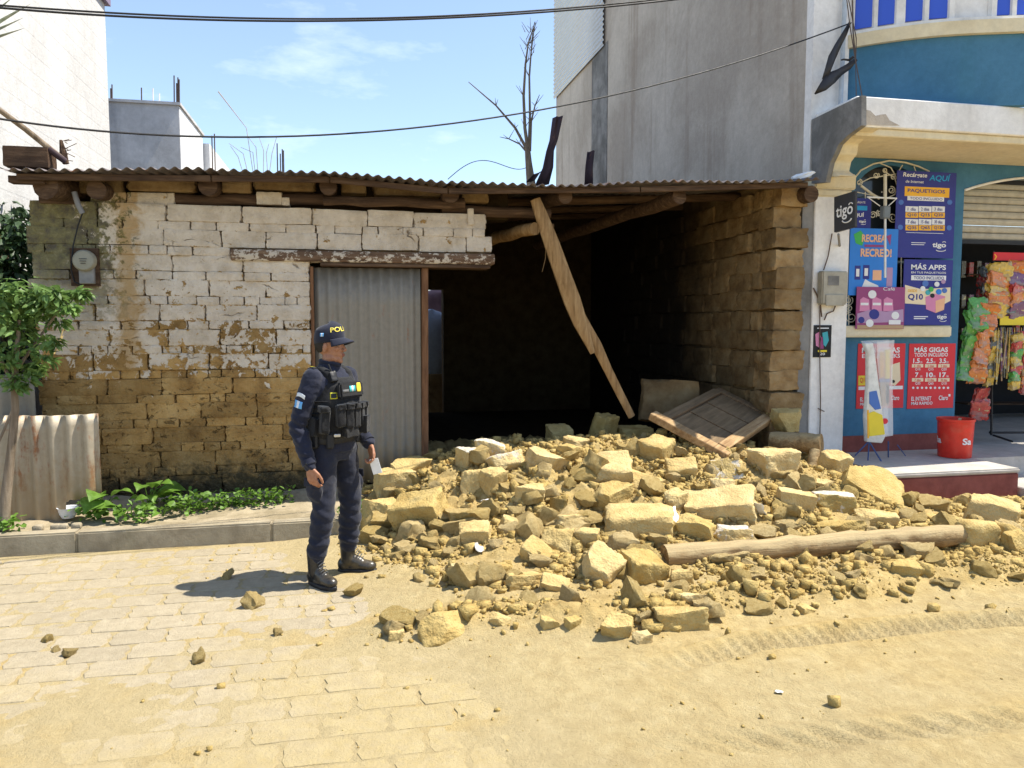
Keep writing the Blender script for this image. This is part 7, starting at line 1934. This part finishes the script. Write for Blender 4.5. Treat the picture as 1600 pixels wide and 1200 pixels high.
def decal(tree, c, outw, up, w_, h_, mat, name, parent, push=.0025, n=6, shape=None):
    c = Vector(c); outw = Vector(outw).normalized(); up = Vector(up); up = (up - outw * up.dot(outw)).normalized(); rt = up.cross(outw)
    vs_, fs = [], []
    for j in range(n + 1):
        for i in range(n + 1):
            s_, t = i / n - .5, j / n - .5
            if shape: s_, t = shape(s_, t)
            q = c + rt * (s_ * w_) + up * (t * h_); hit = tree.ray_cast(q + outw * .2, -outw)
            p = hit[0] if hit[0] is not None else q
            vs_.append(p + outw * push)
    for j in range(n):
        for i in range(n): a = j * (n + 1) + i; fs.append((a, a + 1, a + n + 2, a + n + 1))
    m_ = MB(); m_.add(vs_, fs); o = m_.build(name, mat, parent, local=True, smooth='all', fix=False); o.modifiers.new("thickness", 'SOLIDIFY').thickness = .0015; return o
# sleeve flag and shoulder arc
M['flagblue'] = plain("flag_blue", (.12, .35, .66), .7, var=.05); M['patchwhite'] = plain("patch_white", (.62, .66, .70), .7, var=.08)
ow = Vector((.02, -1, .10)); ax = (SH[-1] - EL[-1]).normalized(); ctr = SH[-1].lerp(EL[-1], .50) + Vector((0, -.06, 0)); rt_ = ax.cross(ow).normalized()
for k_, mt in ((-1, 'flagblue'), (0, 'patchwhite'), (1, 'flagblue')): decal(bs, ctr + rt_ * .022 * k_, ow, ax, .0222, .046, M[mt], "flag_stripe", off)
c2 = SH[-1].lerp(EL[-1], .30) + Vector((0, -.06, 0)); decal(bs, c2, ow, ax, .078, .024, M['patchwhite'], "shoulder_patch", off, shape=lambda s_, t: (s_, t - 1.6 * s_ * s_))
# chest flag, badge and name tape
bp2 = BVHTree.FromPolygons([Vector(v) for v in MB().box((.165, 0, 1.265), (.045, .235, .10), (0, -.12, 0)).v], MB().box((0, 0, 0), (1, 1, 1)).f)
for k_, mt in ((-1, 'flagblue'), (0, 'patchwhite'), (1, 'flagblue')): decal(bp2, (.2, -.002 + .019 * k_, 1.273), (1, 0, -.12), (0, 0, 1), .0192, .036, plain("chest_teal", (.06, .42, .45), .7) if mt == 'flagblue' else M[mt], "chest_flag", vest, n=2)
decal(bp2, (.2, .062, 1.278), (1, 0, -.12), (0, 0, 1), .045, .058, plain("badge_yellow", (.62, .48, .05), .6), "badge", vest, n=8, shape=lambda s_, t: (s_ * math.sqrt(max(0, 1 - 2 * t * t)), t))
decal(bp2, (.2, -.07, 1.262), (1, 0, -.12), (0, 0, 1), .06, .018, plain("tape_grey", (.13, .13, .13), .7), "name_tape", vest, n=2)
decal(bv, (.12, -.115, 1.235), (.7, -.7, 0), (0, 0, 1), .048, .040, plain("name_yellow", (.55, .50, .03), .6), "name_patch", vest); decal(bv, (.12, -.115, 1.235), (.7, -.7, 0), (0, 0, 1), .036, .028, M['black'], "name_patch_field", vest, push=.005)
decal(bs, (-.02, -.16, 1.39), (0, -.5, 1), (1, 0, 0), .05, .09, M['vest'], "epaulette", off, push=.006); decal(bs, (-.005, -.165, 1.39), (0, -.5, 1), (1, 0, 0), .03, .012, plain("name_yellow", (0, 0, 0)), "rank_bar", off, push=.010, n=2)
m_ = MB(); m_.box((.165, -.135, .985), (.008, .045, .02), (0, .1, -.65)); m_.build("metal_clip", plain("clip_grey", (.5, .5, .5), .35, metal=.6), vest, local=True, bevel=.004)
# cap
cp = MB(); vs_, fs = [], []; n_ = 32; prof = [(1.0, -.012), (1.015, .014), (1.0, .040), (.93, .068), (.78, .089), (.52, .103), (.22, .110), (.02, .111)]
for r_, h in prof:
    for k in range(n_):
        th = 2 * math.pi * k / n_; c, s_ = math.cos(th), math.sin(th)
        vs_.append(HM((-.004 + r_ * (.107 if c > 0 else .104) * c, r_ * .088 * s_, 1.578 + h + (.010 * max(0, c) * (h / .1 if h < .1 else 1)) + .008 * c)))
for i in range(len(prof) - 1):
    for k in range(n_): k2 = (k + 1) % n_; fs.append((i * n_ + k, i * n_ + k2, (i + 1) * n_ + k2, (i + 1) * n_ + k))
fs.append(tuple((len(prof) - 1) * n_ + k for k in range(n_))); cp.add(vs_, fs)
M['cap'] = m_cloth("navy_cap", (.011, .0135, .029), 300)
cap_o = cp.build("cap", M['cap'], off, smooth='all', local=True)
sm_ = cap_o.modifiers.new("thickness", 'SOLIDIFY'); sm_.thickness = .004
bmn = MB(); vs_, fs = [], []
for j in range(7):
    t = j / 6
    for i in range(19):
        a = R(-68 + i * 136 / 18); rx_, ry_ = .104 + .075 * t * math.cos(a) ** .8, .087 + .012 * t
        vs_.append(HM((-.004 + rx_ * math.cos(a), ry_ * math.sin(a), 1.590 - .024 * t - .034 * (math.sin(a) ** 2) * (.25 + .75 * t) + .006 * math.cos(a))))
for j in range(6):
    for i in range(18): a = j * 19 + i; fs.append((a, a + 1, a + 20, a + 19))
bmn.add(vs_, fs); o = bmn.build("brim", M['cap'], cap_o, smooth='all', local=True, fix=False); o.modifiers.new("thickness", 'SOLIDIFY').thickness = .005
m_ = MB(); ell(m_, HM((-.002, 0, 1.695)), (.008, .008, .005)); m_.build("cap_button", M['cap'], cap_o, local=True, smooth='all')
bc = BVHTree.FromPolygons([v.co.copy() for v in cap_o.data.vertices], [tuple(p.vertices) for p in cap_o.data.polygons])
me, co_ = text_mesh("POLICIA", plain("cap_yellow", (.72, .58, .10), .6), .02); lo, hi = co_.min(0), co_.max(0); tt = (co_ - lo) / np.maximum(hi - lo, 1e-6)
P = []
for s_, t in tt[:, :2]:
    a = HEADYAW + R(-62) + R(124) * s_; dr = Vector((math.cos(a), math.sin(a), .25)).normalized(); q = HM((-.004, 0, 1.612 + .034 * t + .012 * (s_ - .3))); h = bc.ray_cast(q + dr * .3, -dr); P.append((h[0] if h[0] is not None else q + dr * .1) + dr * .003)
me.vertices.foreach_set("co", np.array([p[:] for p in P], np.float32).ravel()); me.update(); link_mesh("lettering", me, None, cap_o)
dr = Matrix.Rotation(HEADYAW, 3, 'Z') @ Vector((-.15, -1, .15))
for k_, mt in ((-1, 'flagblue'), (0, 'patchwhite'), (1, 'flagblue')): decal(bc, HM((-.02 + .009 * k_, -.088, 1.617)), dr, (0, 0, 1), .0092, .022, M[mt], "cap_flag", cap_o, n=3)
# paper in the left hand: a thing of its own
hw = WR[1] + dL.normalized() * .12
Mo = Matrix.Translation(off.location) @ Matrix.Rotation(off.rotation_euler.z, 4, 'Z')
pp_ = Mo @ (hw + Vector((.015, -.025, -.045)))
m_ = MB(); m_.box((0, 0, 0), (.062, .003, .105)); pc_ = m_.build("folded_paper", M['paper'], None, local=True, bevel=.0008); pc_.location = pp_; pc_.rotation_euler = (R(8), R(-14), off.rotation_euler.z + R(25)); tag(pc_, "small folded white paper held in the officer's left hand", "paper")

# =================================================================== tidy
for m__ in bpy.data.meshes:
    if m__.users == 0: bpy.data.meshes.remove(m__)
